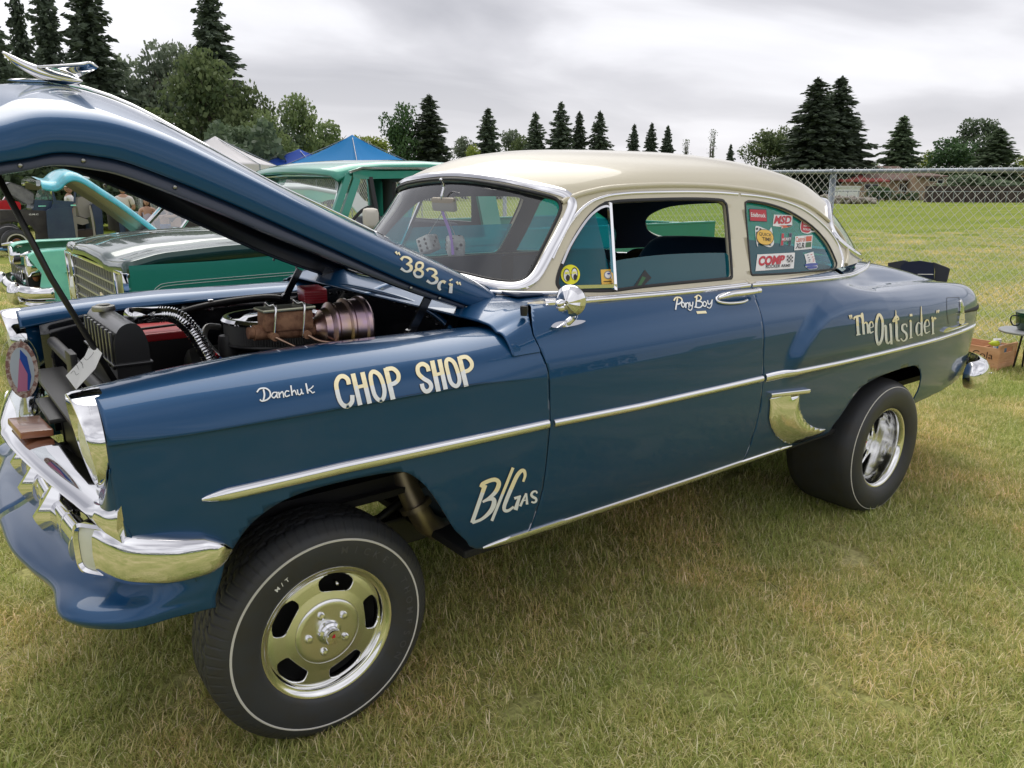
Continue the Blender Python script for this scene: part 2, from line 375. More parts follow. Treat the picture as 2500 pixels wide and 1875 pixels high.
Ff = np.minimum.reduce([-sdf(ARCH_F, FX, FZ), sdf(LOW_F, FX, FZ), seam_f(FZ)-g-FX])
DX, DZ, DY = PD[..., 0], PD[..., 2], PD[..., 1]
lowr = np.interp(DX, [.6, 3.2, 3.25, 3.56, 3.8, 4.2], [.497, .500, .512, .528, .55, .60])
Fd = np.minimum.reduce([DX-seam_f(DZ)-g, seam_r(DZ)-g-DX, DZ-lowr, -DY-.765+.0*DX])
edge_in = np.where(DX < 2.72, -DY-.74, 1)
Fq = np.minimum.reduce([DX-seam_r(DZ)-g, -sdf(ARCH_R, DX, DZ), DZ-lowr, edge_in])
car = thing('vintage_coupe', (1.6, 0, 0), 'dark blue 1950s gasser coupe with cream roof, raised bonnet and hand painted lettering', 'car')
BELT = 1.234
skirt_q = np.where(DX < 2.62, BELT-DZ, 1)
me_f = grid_mesh('front_fender', PF, Ff); me_d = grid_mesh('door', PD, np.minimum(Fd, BELT+.014*np.clip((1.0-DX)/.25, 0, 1)-DZ)); me_q = grid_mesh('rear_quarter_panel', PD, np.minimum(Fq, skirt_q))
me_du = grid_mesh('door_frame', PD, np.minimum(Fd, DZ-BELT-.014*np.clip((1.0-DX)/.25, 0, 1))); me_qu = grid_mesh('quarter_frame', PD, np.minimum.reduce([Fq, DZ-BELT, 2.70-DX]))
PARTS = {}
for nm, me in (('front_fender', me_f), ('door', me_d), ('rear_quarter_panel', me_q), ('door_frame', me_du), ('quarter_frame', me_qu)):
    o = link(nm, me, [cream if 'frame' in nm else blue, under], car); solid(o, .005, -1, 1); PARTS[nm] = o
    m2 = mirror_mesh(me); o2 = link(nm, m2, None, car); solid(o2, .005, -1, 1); PARTS[nm+'_far'] = o2
# rear face under the boot lid
n_ = PD.shape[1]; ring = [tuple(PD[-1, j]) for j in range(0, n_)]
mb = MB(); pts = ring+[(x, -y, z) for x, y, z in ring[::-1]]; mb.add(pts, [tuple(range(len(pts)))]); mb.build('tail_panel', blue, car)
# ---------------------------------------------------------------- cabin shell
ZL = [1.235,1.26,1.30,1.35,1.40,1.45,1.50,1.54,1.58,1.61,1.635,1.66,1.685,1.71,1.73,1.745,1.757,1.764,1.767]
XF = [.692,.702,.722,.752,.786,.822,.858,.884,.908,.928,.948,.975,1.015,1.065,1.12,1.20,1.31,1.48,1.80]
XR = [3.46,3.455,3.44,3.405,3.355,3.295,3.22,3.15,3.06,2.985,2.91,2.82,2.715,2.59,2.46,2.33,2.17,2.0,1.82]
YS = [.80,.792,.775,.752,.731,.711,.691,.676,.659,.645,.628,.600,.556,.49,.42,.345,.25,.14,.0005]
NF = [4.5,4.5,4.5,4.5,4.5,4.45,4.4,4.4,4.35,4.25,4.0,3.7,3.35,3.0,2.7,2.5,2.3,2.1,2.0]
NR = [2.5,2.5,2.5,2.5,2.5,2.5,2.5,2.5,2.5,2.5,2.5,2.5,2.45,2.4,2.3,2.25,2.2,2.1,2.0]
XC = 1.85
def shell(nz=150, nth=400, inset=0.):
    s = np.linspace(0, len(ZL)-1, nz); i = np.arange(len(ZL)); f_ = lambda a: pch(i, np.array(a), s)
    z = f_(ZL); a_f = XC-f_(XF)-inset; a_r = f_(XR)-XC-inset; b = f_(YS)-inset; nf = f_(NF); nr = f_(NR)
    a_f = np.maximum(a_f, .0005); a_r = np.maximum(a_r, .0005); b = np.maximum(b, .0005)
    t = np.linspace(0, 1, nth, endpoint=False)*2*np.pi
    # even out the spacing near corners
    t = t+.22*np.sin(4*t)
    P = np.zeros((nth, nz, 3)); c = np.cos(t)[:, None]; sn = np.sin(t)[:, None]
    n = np.where(c > 0, nf[None], nr[None]); a = np.where(c > 0, a_f[None], a_r[None])
    # polar form keeps smoothness
    k = (np.abs(c)**n+np.abs(sn)**n)**(-1/n)
    P[..., 0] = XC-a*c*k; P[..., 1] = -b[None]*sn*k; P[..., 2] = z[None]-inset*.8*(z[None]-1.235)/.53
    return P
SH = shell(); SX, SY, SZ = SH[..., 0], SH[..., 1], SH[..., 2]
me_all = grid_mesh('shell_probe', SH, None, wrap=True); bv_s = bvh_of(me_all); bpy.data.meshes.remove(me_all)
z7 = pix(1350, 400, 2.765)
def trace(pts, px, bv, k=6, closed=True, lift=0.):
    c = cat(pts, k, closed); return [hit(bv, *px(u, v), lift) for u, v in c]
DW = trace([(372,262),(520,247),(900,236),(1120,243),(1160,262),(1175,300),(1192,500),(1208,735),(1200,765),(1175,775),(900,800),(600,830),(400,855),(200,856),(70,850),(38,830),(28,790),(50,705),(110,570),(170,460),(240,360),(300,300),(345,272)], z7, bv_s, 4)
QW = trace([(1298,290),(1303,262),(1335,252),(1460,272),(1600,322),(1750,420),(1850,530),(1905,640),(1915,680),(1900,708),(1860,714),(1600,738),(1370,750),(1345,746),(1335,722),(1315,500)], z7, bv_s, 4)
DWp = [(p.x, p.z) for p in DW]; QWp = [(p.x, p.z) for p in QW]
z6 = pix(850, 350, 3.16)
_w = [hit(bv_s, *z6(u, v)) for u, v in [(900,1010),(1100,1055),(1240,1072),(1330,1068),(1380,1038),(1430,960),(1520,780),(1600,620),(1640,530),(1648,480),(1622,435),(1560,405),(1400,365),(1200,320),(1000,280),(880,262)]]
_w = [(-p.y, p.z) for p in _w]; WS = np.array([(0, _w[0][1]+.008), (_w[0][0]*.6, _w[0][1]+.006)]+_w+[(_w[-1][0]*.5, _w[-1][1]+.003), (0, _w[-1][1]+.004)])
WS[WS[:, 0] < .34, 1] = np.where(WS[WS[:, 0] < .34, 1] > 1.5, 1.640-.19*WS[WS[:, 0] < .34, 0]**2, WS[WS[:, 0] < .34, 1]); print('WS', np.round(WS, 3).tolist()); WSc = cat(WS, 4); WSp = [tuple(p) for p in WSc]+[(-a, b) for a, b in WSc[::-1][1:-1]]
RW = cat([(0,1.262),(.3,1.262),(.50,1.266),(.61,1.285),(.648,1.33),(.636,1.40),(.59,1.465),(.50,1.51),(.3,1.53),(0,1.537)], 4)
RWp = [tuple(p) for p in RW]+[(-a, b) for a, b in RW[::-1][1:-1]]
side = (np.abs(SY) > .35)
fw = np.where(SX < 1.5, -sdf(WSp, SY, SZ), 1); fr_ = np.where(SX > 2.4, -sdf(RWp, SY, SZ), 1)
fdw = np.where(side, -sdf(DWp, SX, SZ), 1); fqw = np.where(side, -sdf(QWp, SX, SZ), 1)
bot = SZ-1.243
Fs = np.minimum.reduce([fw, fr_, fdw, fqw, bot])
head = mat('headlining', (.018, .022, .045), .8)
roof = link('roof', grid_mesh('roof', SH, Fs, flip=False, wrap=True), [cream, head], car); solid(roof, .022, -1, 1)
# sign check of the shell orientation is done through the thickness direction (inwards)
SG = shell(90, 400, .012); GX, GY, GZ = SG[..., 0], SG[..., 1], SG[..., 2]
def pane(name, F, m, par=car):
    return link(name, grid_mesh(name, SG, F, flip=False, wrap=True), m, par)
ws_o = pane('windscreen', np.where(GX < 1.5, sdf(WSp, GY, GZ)+.012, -1), clear_glass)
bg_o = pane('rear_window', np.where(GX > 2.4, sdf(RWp, GY, GZ)+.012, -1), back_glass)
VP = [at(*z7(378, 285), y=-.70), at(*z7(412, 856), y=-.76)]
def vx(z): return VP[0][0]+(VP[0][2]-z)/(VP[0][2]-VP[1][2])*(VP[1][0]-VP[0][0])
gtop = trace([(400,665),(500,645),(700,620),(900,607),(1100,602),(1200,604)], z7, bv_s, 2, closed=False)
gz = lambda x: np.interp(x, [p.x for p in gtop], [p.z for p in gtop])
vent = {}; FARZ = float(at(1240, 546, y=.73)[2]); print('FARZ', FARZ)
for sgn, lab in ((-1, None), (1, None)):
    ok = (GY*sgn > .3)
    inw = np.where(ok, sdf(DWp, GX, GZ)+.006, -1)
    vent[sgn] = pane('vent_window', np.minimum(inw, vx(GZ)-GX), teal_glass)
    d_ = pane('door_glass', np.minimum.reduce([inw, GX-vx(GZ)-.006, gz(GX)-GZ]) if sgn < 0 else np.minimum.reduce([inw, GX-vx(GZ)-.006, (FARZ-GZ)]), teal_glass)
    q_ = pane('quarter_glass', np.where(ok, sdf(QWp, GX, GZ)+.008, -1), teal_glass)
    vent[(sgn, 'q')] = q_; vent[(sgn, 'd')] = d_
# ---------------------------------------------------------------- bright trim laid on the shell
def lift(x, z, sgn=-1, bv=bv_s, off=0.):
    h = bv.ray_cast(Vector((x, sgn*3, z)), Vector((0, -sgn, 0)))
    return (h[0]+h[1]*(off if h[1].y*sgn > 0 else -off), h[1] if h[1].y*sgn > 0 else -h[1]) if h[0] is not None else None
def mir(p): return Vector((p[0], -p[1], p[2]))
def band(name, pts, w_, t_, m, par=car, closed=False, both=True, nrm=None, off=0.):
    """half-round strip of width w_ and thickness t_ following pts"""
    prof = [(-w_/2, -.002), (-w_/2, t_*.45), (-w_*.28, t_*.9), (0, t_), (w_*.28, t_*.9), (w_/2, t_*.45), (w_/2, -.002)]
    r_ = []
    for s in ((1, -1) if both else (1,)):
        mb = MB(); q = [Vector(p) if s > 0 else mir(p) for p in pts]; u = [Vector(a) if s > 0 else mir(a) for a in nrm]
        q = [a+b.normalized()*off for a, b in zip(q, u)]
        mb.sweep(q, prof, u, closed=closed); r_.append(mb.build(name, m, par, smooth=True, auto=50))
    return r_
def cast_line(pts, px, bv, k=6, closed=False):
    c = cat(pts, k, closed); P_, Nn = [], []
    for u, v in c:
        d = Vector(ray(*px(u, v))); h = bv.ray_cast(Vector(CAM), d)
        if h[0] is None: continue
        P_.append(h[0]); Nn.append(h[1] if h[1].dot(d) < 0 else -h[1])
    return P_, Nn
def near_shell(ps, bv=bv_s):
    P_, Nn = [], []
    for p in ps:
        h = bv.find_nearest(Vector(p)); n = h[1]; c = Vector((1.9, 0, 1.2))
        if n.dot(h[0]-c) < 0: n = -n
        P_.append(h[0]); Nn.append(n)
    return P_, Nn
# drip rail
dr = [(60,262),(100,240),(170,212),(250,190),(400,163),(700,146),(1000,148),(1250,168),(1500,208),(1700,272),(1850,382),(1950,500),(1985,610),(1975,680)]
P_, Nn = cast_line(dr, z7, bv_s); band('drip_rail', P_, .020, .012, cream, nrm=Nn)
P_, Nn = cast_line([(a, b+7) for a, b in dr], z7, bv_s); band('rail_painted_shadow', P_, .006, .003, seal, nrm=Nn)  # dark strip laid below the drip rail as its painted shadow
# door top chrome
dc = [(-5,640),(30,560),(95,430),(170,330),(250,262),(350,222),(450,205),(600,195),(900,190),(1100,195),(1245,205)]
P_, Nn = cast_line(dc, z7, bv_s); band('door_frame_moulding', P_, .013, .006, chrome, nrm=Nn)
P_, Nn = cast_line([(1262,207),(1400,222),(1550,252),(1700,315),(1830,420),(1915,530),(1955,640),(1950,700)], z7, bv_s); band('quarter_moulding', P_, .013, .006, chrome, nrm=Nn)
for q, wd in ((DW, .012), (QW, .009)):
    P_, Nn = near_shell(q); band('window_seal', P_, wd, .003, seal, nrm=Nn, closed=True)
P_, Nn = near_shell([p+Vector((0, 0, .0)) for p in DW]);
# windscreen surround
def ws_curve(poly, x0, grow):
    o_ = []
    P2 = np.array(poly); c = P2.mean(0)
    T = np.roll(P2, -1, 0)-np.roll(P2, 1, 0); nn = np.stack([T[:, 1], -T[:, 0]], 1); nn /= np.linalg.norm(nn, axis=1)[:, None]+1e-9
    for p, n_1 in zip(P2, nn):
        if np.dot(n_1, p-c) < 0: n_1 = -n_1
        q = p+n_1*grow; o_.append(q)
    res = []
    for y, z in o_:
        h = bv_s.ray_cast(Vector((x0, y, z)), Vector((1 if x0 < 0 else -1, 0, 0)))
        if h[0] is not None: res.append((h[0], h[1] if h[1].x*(1 if x0 > 0 else -1) > 0 else -h[1]))
    return [r[0] for r in res], [r[1] for r in res]
P_, Nn = ws_curve(WSp, -2, .016); band('windscreen_trim', P_, .034, .012, chrome, both=False, closed=True, nrm=Nn)
P_, Nn = ws_curve(WSp, -2, -.002); band('windscreen_seal', P_, .012, .005, seal, both=False, closed=True, nrm=Nn)
P_, Nn = ws_curve(RWp, 6, .018); band('rear_window_trim', P_, .040, .014, chrome, both=False, closed=True, nrm=Nn)
# belt moulding : three stacked strips running round the cabin base
def ring_at(z, x_from=.3, x_to=9, grow=.006):
    s = np.linspace(0, 1, 220); k = np.searchsorted(ZL, z); 
    P0 = SH[:, np.argmin(np.abs(SH[0, :, 2]-z))]
    pts = [Vector(p) for p in P0]; m_ = len(pts); o_ = []; nn = []
    for i, p in enumerate(pts):
        t = (pts[(i+1) % m_]-pts[i-1]); n = Vector((t.y, -t.x, 0)).normalized()
        if n.dot(p-Vector((1.9, 0, p.z))) < 0: n = -n
        o_.append(p+n*grow); nn.append(n)
    return o_, nn
P_, Nn = ring_at(1.25, grow=.004); kp = [k for k in range(len(P_)) if P_[k].x < .95]; kp.sort(key=lambda k: math.atan2(P_[k].y, 1.9-P_[k].x))
for z, wd in ((1.262, .012), (1.246, .014)): band('cowl_moulding', [Vector((P_[k].x, P_[k].y, z)) for k in kp], wd, .008, chrome, both=False, nrm=[Nn[k] for k in kp])
bv_all = bvh_of(me_d, me_q, me_du, me_qu, grid_mesh('probe2', SH, None, wrap=True))
bl = [(-58,941),(150,930),(300,918),(600,893),(900,866),(1200,835),(1322,820)]
bl2 = [(1334,819),(1500,807),(1700,791),(1900,771),(2010,752),(2085,722),(2122,690),(2138,655)]
for seq in (bl, bl2):
    for dv, wd, th in ((-8, .013, .010), (6, .017, .013)):
        P_, Nn = cast_line([(a, b+dv) for a, b in seq], z7, bv_all); band('belt_moulding', P_, wd, th, chrome, nrm=Nn)
# body side BVH and long chrome mouldings
bv_b = bvh_of(me_f, me_d, me_q)
def side_line(pts, off=0.):
    P_, Nn = [], []
    for x, z in pts:
        h = bv_b.ray_cast(Vector((x, -3, z)), Vector((0, 1, 0)))
        if h[0] is None: continue
        n = h[1] if h[1].y < 0 else -h[1]; P_.append(h[0]); Nn.append(n)
    return P_, Nn
def strip(name, pts, wd, th, m=chrome, tip=(True, True), ztab=None):
    P_, Nn = side_line(pts); n = len(P_)
    for s in (1, -1):
        mb = MB(); vs = []; fs = []; K = 7
        for i, (p, nn_) in enumerate(zip(P_, Nn)):
            a = 1.
            if tip[0]: a = min(a, math.sqrt(min(1, (i+.15)/(n*.045+1))))
            if tip[1]: a = min(a, math.sqrt(min(1, (n-1-i+.15)/(n*.045+1))))
            ww = (np.interp(p.x, *ztab) if ztab else wd)/2*a; tt = th*(.35+.65*a)
            up = Vector((0, 0, 1)); up = (up-nn_*up.dot(nn_)).normalized()
            for c, d_ in ((-1, -.002), (-1, tt*.4), (-.6, tt*.85), (0, tt), (.6, tt*.85), (1, tt*.4), (1, -.002)):
                q = p+up*c*ww+nn_*d_; vs.append(q if s > 0 else mir(q))
        for i in range(n-1):
            for k in range(K-1): f_ = (i*K+k, (i+1)*K+k, (i+1)*K+k+1, i*K+k+1); fs.append(f_ if s > 0 else f_[::-1])
        fs += [tuple(range(K)), tuple((n-1)*K+k for k in range(K))]
        mb.add(vs, fs); mb.build(name, m, car, smooth=True, auto=50)
xs_ = lambda a, b, n: np.linspace(a, b, n)
strip('fender_moulding', [(x, np.interp(x, [-.35,0,.7], [.892,.899,.893])) for x in xs_(-.35, .694, 70)], .032, .013, tip=(True, False), ztab=([-.35,-.25,.3,.7], [.034,.034,.034,.030]))
strip('door_moulding', [(x, np.interp(x, [.7,1.1,1.87], [.891,.880,.872])) for x in xs_(.716, 1.804, 70)], .026, .012, tip=(False, False))
strip('quarter_moulding', [(x, np.interp(x, [1.87,2.3,2.7,3.2,4.0], [.872,.864,.860,.858,.858])) for x in xs_(1.822, 3.93, 90)], .024, .012, tip=(False, True), ztab=([1.82,1.90,2.12,2.4,4.0], [.034,.036,.028,.022,.020]))
strip('rocker_moulding', [(x, np.interp(x, [.48,2.15], [.515,.507])) for x in xs_(.476, 2.145, 80)], .030, .011, tip=(True, True))
# ================================================================ cowl, firewall, inner engine bay
xc_ = np.linspace(.56, 1.0, 60); PC = body_grid(DT, CT, xc_)
CX, CY, CZ = PC[..., 0].copy(), PC[..., 1], PC[..., 2]
t_ = np.clip((.80-CX)/.24, 0, 1)*np.clip((.93+CY)/.10, 0, 1); PC[..., 2] -= .055*t_*t_
xb = XC-(XC-.692)*np.clip(1-(np.abs(CY)/.80)**4.5, 0, 1)**(1/4.5)
_k = sorted(FT); _T = pch(_k, np.array([FT[q] for q in _k]), np.clip(xc_, _k[0], _k[-1]))
_fz = np.array([np.interp(-CY[i], _T[i][::-1, 0], _T[i][::-1, 1], left=1.15, right=0) for i in range(len(xc_))])
Fc = np.minimum.reduce([seam_f(CZ)-g-CX+np.where(-CY < .775, 9, 0), CZ-1.12, CZ-_fz+.001, np.where(-CY < .79, xb+.02-CX, 1), CX-.575])
me_c = grid_mesh('cowl', PC, Fc); o = link('cowl', me_c, [blue, under], car); solid(o, .006, -1, 1)
o = link('cowl', mirror_mesh(me_c), None, car); solid(o, .006, -1, 1)
fwp = [(-.60,.55),(.60,.55),(.60,.95),(.585,1.10),(.50,1.165),(.3,1.205),(0,1.215),(-.3,1.205),(-.50,1.165),(-.585,1.10),(-.60,.95)]
MB().prism(fwp, .60, .612, 'yz').build('firewall', black, car)
mb = MB(); tp = [Vector((.600, y, z)) for y, z in cat(fwp[3:10], 6)]; mb.tube(tp, .010, 8); mb.build('firewall_flange', blue, car, smooth=True)
# patch plates with raised chequer bars, rivets
def chequer(y0, y1, z0, z1):
    mb = MB(); mb.box((.597, (y0+y1)/2, (z0+z1)/2), (.004, y1-y0, z1-z0), bev=.0015)
    k = 0
    for i in range(int((y1-y0)/.028)):
        for j in range(int((z1-z0)/.028)):
            a = R(45 if (i+j) % 2 else -45); mb.box((.594, y0+.018+i*.028, z0+.018+j*.028), (.003, .018, .004), Matrix.Rotation(a, 3, 'X'))
    return mb.build('firewall_patch', black, car)
chequer(-.52, -.26, .86, 1.10); chequer(.06, .20, 1.06, 1.16)
mb = MB()
for y, z in list(cat([(-.55,1.06),(-.46,1.15),(-.25,1.185),(0,1.195),(.25,1.185),(.46,1.15)], 3)): mb.ball((.596, y, z), .006, 8, 5)
mb.build('firewall_rivets', black, car, smooth=True)['kind'] = 'stuff'
# inner fender aprons, floor of the bay
for s in (-1, 1):
    xs = np.linspace(-.47, .60, 30); zt = np.interp(xs, [-.5, -.3, 0, .35, .6], [1.10, 1.135, 1.150, 1.155, 1.150])
    P_ = np.array([[(x, s*(.612-.02*q), z*(1-q)+.70*q) for q in (0, .1, .3, .6, 1)] for x, z in zip(xs, zt)])
    o = link('inner_fender', grid_mesh('inner_fender', P_, None, flip=s > 0), black, car); solid(o, .004, 0)
    mb = MB()
    for x in (-.28, -.12, .05, .22, .40):
        zz_ = np.interp(x, xs, zt)-.028; mb.ball((x, s*.606, zz_), (.008, .006, .008), 8, 6)
        mb.lathe([(0, .004), (.012, .004), (.012, 0)], 10, Matrix.Translation((x, s*.608, zz_)) @ Matrix.Rotation(R(90*s), 4, 'X'))
    mb.build('apron_bolt', mat('zinc', (.35, .35, .34), .35, 1), car, smooth=True)['kind'] = 'stuff'
MB().box((.05, 0, .64), (1.15, 1.2, .02)).build('splash_floor', under, car)
for s in (-1, 1):   # chassis rails
    MB().box((1.85, s*.42, .42), (4.2, .08, .11), bev=.01).build('chassis_rail', satin, car)
MB().box((1.9, 0, .47), (2.9, 1.66, .03), bev=.01).build('floor_pan', under, car)
MB().box((3.5, 0, .52), (1.0, 1.3, .03)).build('boot_floor', under, car)
# ---------------------------------------------------------------- radiator, hose, engine
rad = mat('radiator_black', (.018, .018, .019), .32, 0, .5, .15, bump=(25, .25, .002))
mb = MB()
prof = cat([(-.375,.70),(-.375,1.10),(-.372,1.17),(-.355,1.205),(-.325,1.217),(-.300,1.205),(-.284,1.165),(-.280,1.10),(-.280,.70)], 4)
mb.prism([tuple(p) for p in prof], -.225, .225, 'xz'); ro = mb.build('radiator', rad, car, auto=40)
for i in range(8):
    y = -.195+i*.055; m2 = MB(); m2.box((-.377, y, 1.135), (.010, .022, .115), bev=.004); m2.build('tank_rib', rad, ro, auto=40)
MB().box((-.33, 0, 1.095), (.112, .47, .008), bev=.003).build('tank_seam', rad, ro)
MB().lathe([(0, .022), (.020, .022), (.024, .018), (.034, .016), (.036, .006), (.034, 0), (0, 0)], 20, Matrix.Translation((-.335, .10, 1.214))).build('radiator_cap', mat('dull_tin', (.35, .35, .32), .4, .9), ro, auto=35)
hp = [Vector(at(316, 772, y=-.10)), Vector(at(345, 770, y=-.08)), Vector(at(385, 768, y=-.06))]
MB().tube(hp, .026, 18).build('radiator_hose', chrome, car, smooth=True)
cp = cat([at(385,768,y=-.06), at(415,768,y=-.06), at(440,778,y=-.06), at(468,806,y=-.05), at(490,840,y=-.05), at(510,875,y=-.05), at(520,905,y=-.05)], 16)
mb = MB(); mb.tube(cp, [.0235+.0035*math.sin(i*2*math.pi/3.2) for i in range(len(cp))], 16); mb.build('corrugated_hose', chrome, car, smooth=True)
bt = MB().box((-.10, .42, .98), (.19, .24, .19), bev=.008).build('battery', satin, car)
MB().box((-.10, .42, 1.072), (.20, .25, .03), bev=.006).build('battery_top', mat('battery_red', (.45, .015, .02), .4), bt)
MB().tube([(-.19, .34, 1.10), (-.02, .34, 1.105)], .005, 8).build('clamp_bar', satin, bt)
hp = cat([(-.02,.585,1.10),(.1,.585,1.125),(.25,.58,1.14),(.42,.57,1.14),(.52,.5,1.10)], 6); MB().tube(hp, .013, 12).build('heater_hose', satin, car, smooth=True)
MB().box((.15, .590, 1.128), (.022, .02, .05), bev=.005).build('hose_clip', chrome, car)
eng = MB()
eng.box((.18, 0, .86), (.62, .30, .26), bev=.03); eng.box((.18, -.20, .98), (.50, .12, .09), Matrix.Rotation(R(35), 3, 'X'), bev=.03); eng.box((.18, .20, .98), (.50, .12, .09), Matrix.Rotation(R(-35), 3, 'X'), bev=.03)
eng.box((.17, 0, 1.02), (.26, .16, .07), bev=.015)
en = eng.build('engine_block', satin, car, auto=40)
alum = mat('cast_aluminium', (.45, .45, .44), .35, .9, bump=(60, .4, .002))
MB().box((.17, -.02, 1.065), (.13, .12, .05), bev=.012).build('carburettor', alum, en)
mb = MB(); mb.box((-.10, -.16, 1.0), (.12, .035, .035), Matrix.Rotation(R(-12), 3, 'Z'), bev=.006); mb.box((-.02, -.15, 1.01), (.05, .05, .05), bev=.01); mb.box((-.15, -.18, .985), (.03, .05, .06), bev=.008); mb.tube([(-.16,-.2,.98),(-.05,-.19,1.02),(.02,-.17,1.0)], .008, 8); mb.build('alternator_bracket', chrome, en, auto=40)
mb = MB(); mb.lathe([(0,.05),(.03,.05),(.035,.03),(.035,-.02),(.02,-.03),(.02,-.08)], 16, Matrix.Translation((.02, -.02, 1.06))); mb.build('distributor', satin, en, auto=40)
hp = cat([(.03,.10,1.12),(-.02,.07,1.13),(-.045,.03,1.10),(-.03,.0,1.06),(0,-.02,1.03)], 8); MB().tube(hp, .011, 12).build('braided_line', mat('braided_steel', (.4,.39,.37), .4, .9), en, smooth=True)
MB().tube([(-.03,-.0,1.055),(-.012,-.012,1.035)], .014, 12).build('hose_fitting', mat('anodised_red', (.5,.02,.03), .25, .8), en, smooth=True)
MB().tube([(-.012,-.012,1.035),(.01,-.02,1.02)], .014, 12).build('hose_fitting', mat('anodised_blue', (.01,.08,.5), .25, .8), en, smooth=True)
# air cleaner
mesh_filter = mat('pleated_filter', (.10, .10, .10), .5, .6)
ACX, ACY, ACZ = .185, -.03, 1.163
T = Matrix.Translation((ACX, ACY, ACZ))
ac = MB().lathe([(0,.014),(.02,.014),(.03,.010),(.10,.006),(.118,-.004),(.150,-.004),(.158,.006),(.172,.006),(.180,-.004),(.178,-.010),(0,-.010)], 64, T).build('air_cleaner', chrome, car, smooth=True, auto=35)
mb = MB(); vs = []; n = 240
for h in (-.010, -.078):
    for k in range(n): r_ = .171+(.0025 if k % 2 else -.0025); vs.append((ACX+r_*math.cos(2*math.pi*k/n), ACY+r_*math.sin(2*math.pi*k/n), ACZ+h))
mb.add(vs, [(k, (k+1) % n, n+(k+1) % n, n+k) for k in range(n)]); mb.build('filter_element', mesh_filter, ac)
MB().lathe([(0,-.078),(.176,-.078),(.178,-.084),(.172,-.09),(.08,-.095),(0,-.095)], 48, T).build('air_cleaner_base', satin, ac, auto=40)
# ---------------------------------------------------------------- ignition box, brake booster, master cylinder
red = mat('ignition_red', (.38, .02, .035), .35, .2, .4)
px_ = lambda u, v, y: Vector(at(600+u/3.16, 600+v/3.16, y=y))
c0 = Vector((.40, .13, 1.205)); ib = MB().box(c0, (.085, .15, .055), Matrix.Rotation(R(-12), 3, 'Z'), bev=.006).build('ignition_box', red, car, auto=40)
for i in range(6): MB().box(c0+Vector((-.020, -.0725, -.022+i*.009)), (.080, .012, .004), Matrix.Rotation(R(-12), 3, 'Z'), bev=.001).build('cooling_fin', red, ib)
BY = -.44
zc = mat('gold_zinc', (.50, .36, .20), .28, 1.0, noise=(11, (.42, .30, .40), .35, .65), bump=(8, .15, .004))
rusty = mat('rusty_iron', (.13, .055, .03), .75, .2, noise=(26, (.30, .16, .09), .4, .62), bump=(70, .5, .002))
B0 = Vector((.305, BY, 1.172)); ax = Vector((-1, .04, .04)).normalized(); Mx = Matrix.Translation(B0) @ ax.to_track_quat('Z', 'Y').to_matrix().to_4x4()
bb = MB().lathe([(0,-.02),(.090,-.02),(.097,-.012),(.098,0),(.090,.006),(.087,.035),(.092,.042),(.092,.050),(.082,.056),(.078,.085),(.083,.092),(.082,.098),(.066,.108),(.058,.125),(.040,.135),(.030,.15),(0,.15)], 56, Mx).build('brake_booster', zc, car, smooth=True, auto=30)
mc0 = B0+ax*.235+Vector((0, 0, .035))
mcl = MB().box(mc0, (.155, .075, .062), Matrix.Rotation(R(2), 3, 'Y'), bev=.014).build('master_cylinder', rusty, car, smooth=True, auto=50)
mb = MB(); mb.tube([B0+ax*.15, B0+ax*.335], .024, 16); mb.tube([B0+ax*.335, B0+ax*.352], .018, 14)
for q in (.19, .29): mb.tube([B0+ax*q+Vector((0,-.02,-.005)), B0+ax*q+Vector((0,-.055,-.008))], .013, 12)
mb.build('cylinder_barrel', rusty, mcl, auto=40)
MB().box(mc0+Vector((0, 0, .036)), (.165, .084, .010), bev=.004).build('reservoir_lid', mat('lid_steel', (.42, .42, .33), .35, .9), mcl, auto=40)
for q in (-.045, .045):
    p = mc0+Vector((q, 0, 0)); MB().tube(cat([p+Vector((-.012,-.048,-.055)), p+Vector((-.006,-.048,.0)), p+Vector((0,-.046,.040)), p+Vector((.002,-.03,.052)), p+Vector((0,0,.046)), p+Vector((-.002,.03,.052)), p+Vector((0,.046,.03))], 5), .0032, 8).build('bail_wire', chrome, mcl, smooth=True)
for q, e_ in ((.19, .0), (.29, .02)):
    p = B0+ax*q+Vector((0,-.055,-.008)); MB().tube(cat([p, p+Vector((.03,-.015,-.02)), p+Vector((.09,-.01,-.035-e_)), p+Vector((.16,.01,-.06-e_)), p+Vector((.20,.02,-.10))], 6), .0045, 8).build('brake_line', mat('copper_line', (.42, .28, .2), .3, .9), mcl, smooth=True)
# ---------------------------------------------------------------- bonnet (open)
v2 = lambda u, v: (u*1.1302, v*1.1302)
HO = np.array([.78, 0, 1.172]); Ha = np.array([-.914, 0, .407]); Hn = np.array([.407, 0, .914])
Epx = [(1070,682,.60),(900,619,.587),(700,530,.545),(500,440,.490),(300,360,.445),(210,338,.43),(130,330,.42),(60,343,.41)]
E_ = []
for u, v, w_ in Epx:
    p = at(*v2(u, v), y=-w_)-HO; E_.append((p@Ha, p@Hn, w_))
E_[0] = (0., 0., .60)
E_ += [(E_[-1][0]+.075, E_[-1][1]-.055, .405), (E_[-1][0]+.125, E_[-1][1]-.125, .38), (E_[-1][0]+.15, E_[-1][1]-.20, .35)]
print('E', np.round(E_, 3).tolist())
E_ = np.array(E_)
C_ = np.array([(0., .150), (.20, .168), (.45, .176), (.70, .180), (1.00, .205), (1.18, .216), (1.32, .200), (1.43, .160), (1.53, .095), (1.61, .005), (1.655, -.10), (1.665, -.19)])
ce = cat(E_, 12); cc = cat(C_, 11)
def resamp(c, n, k=2):
    d = np.r_[0, np.cumsum(np.linalg.norm(np.diff(c[:, :k], axis=0), axis=1))]; t = np.linspace(0, d[-1], n); return np.stack([np.interp(t, d, c[:, i]) for i in range(c.shape[1])], 1)
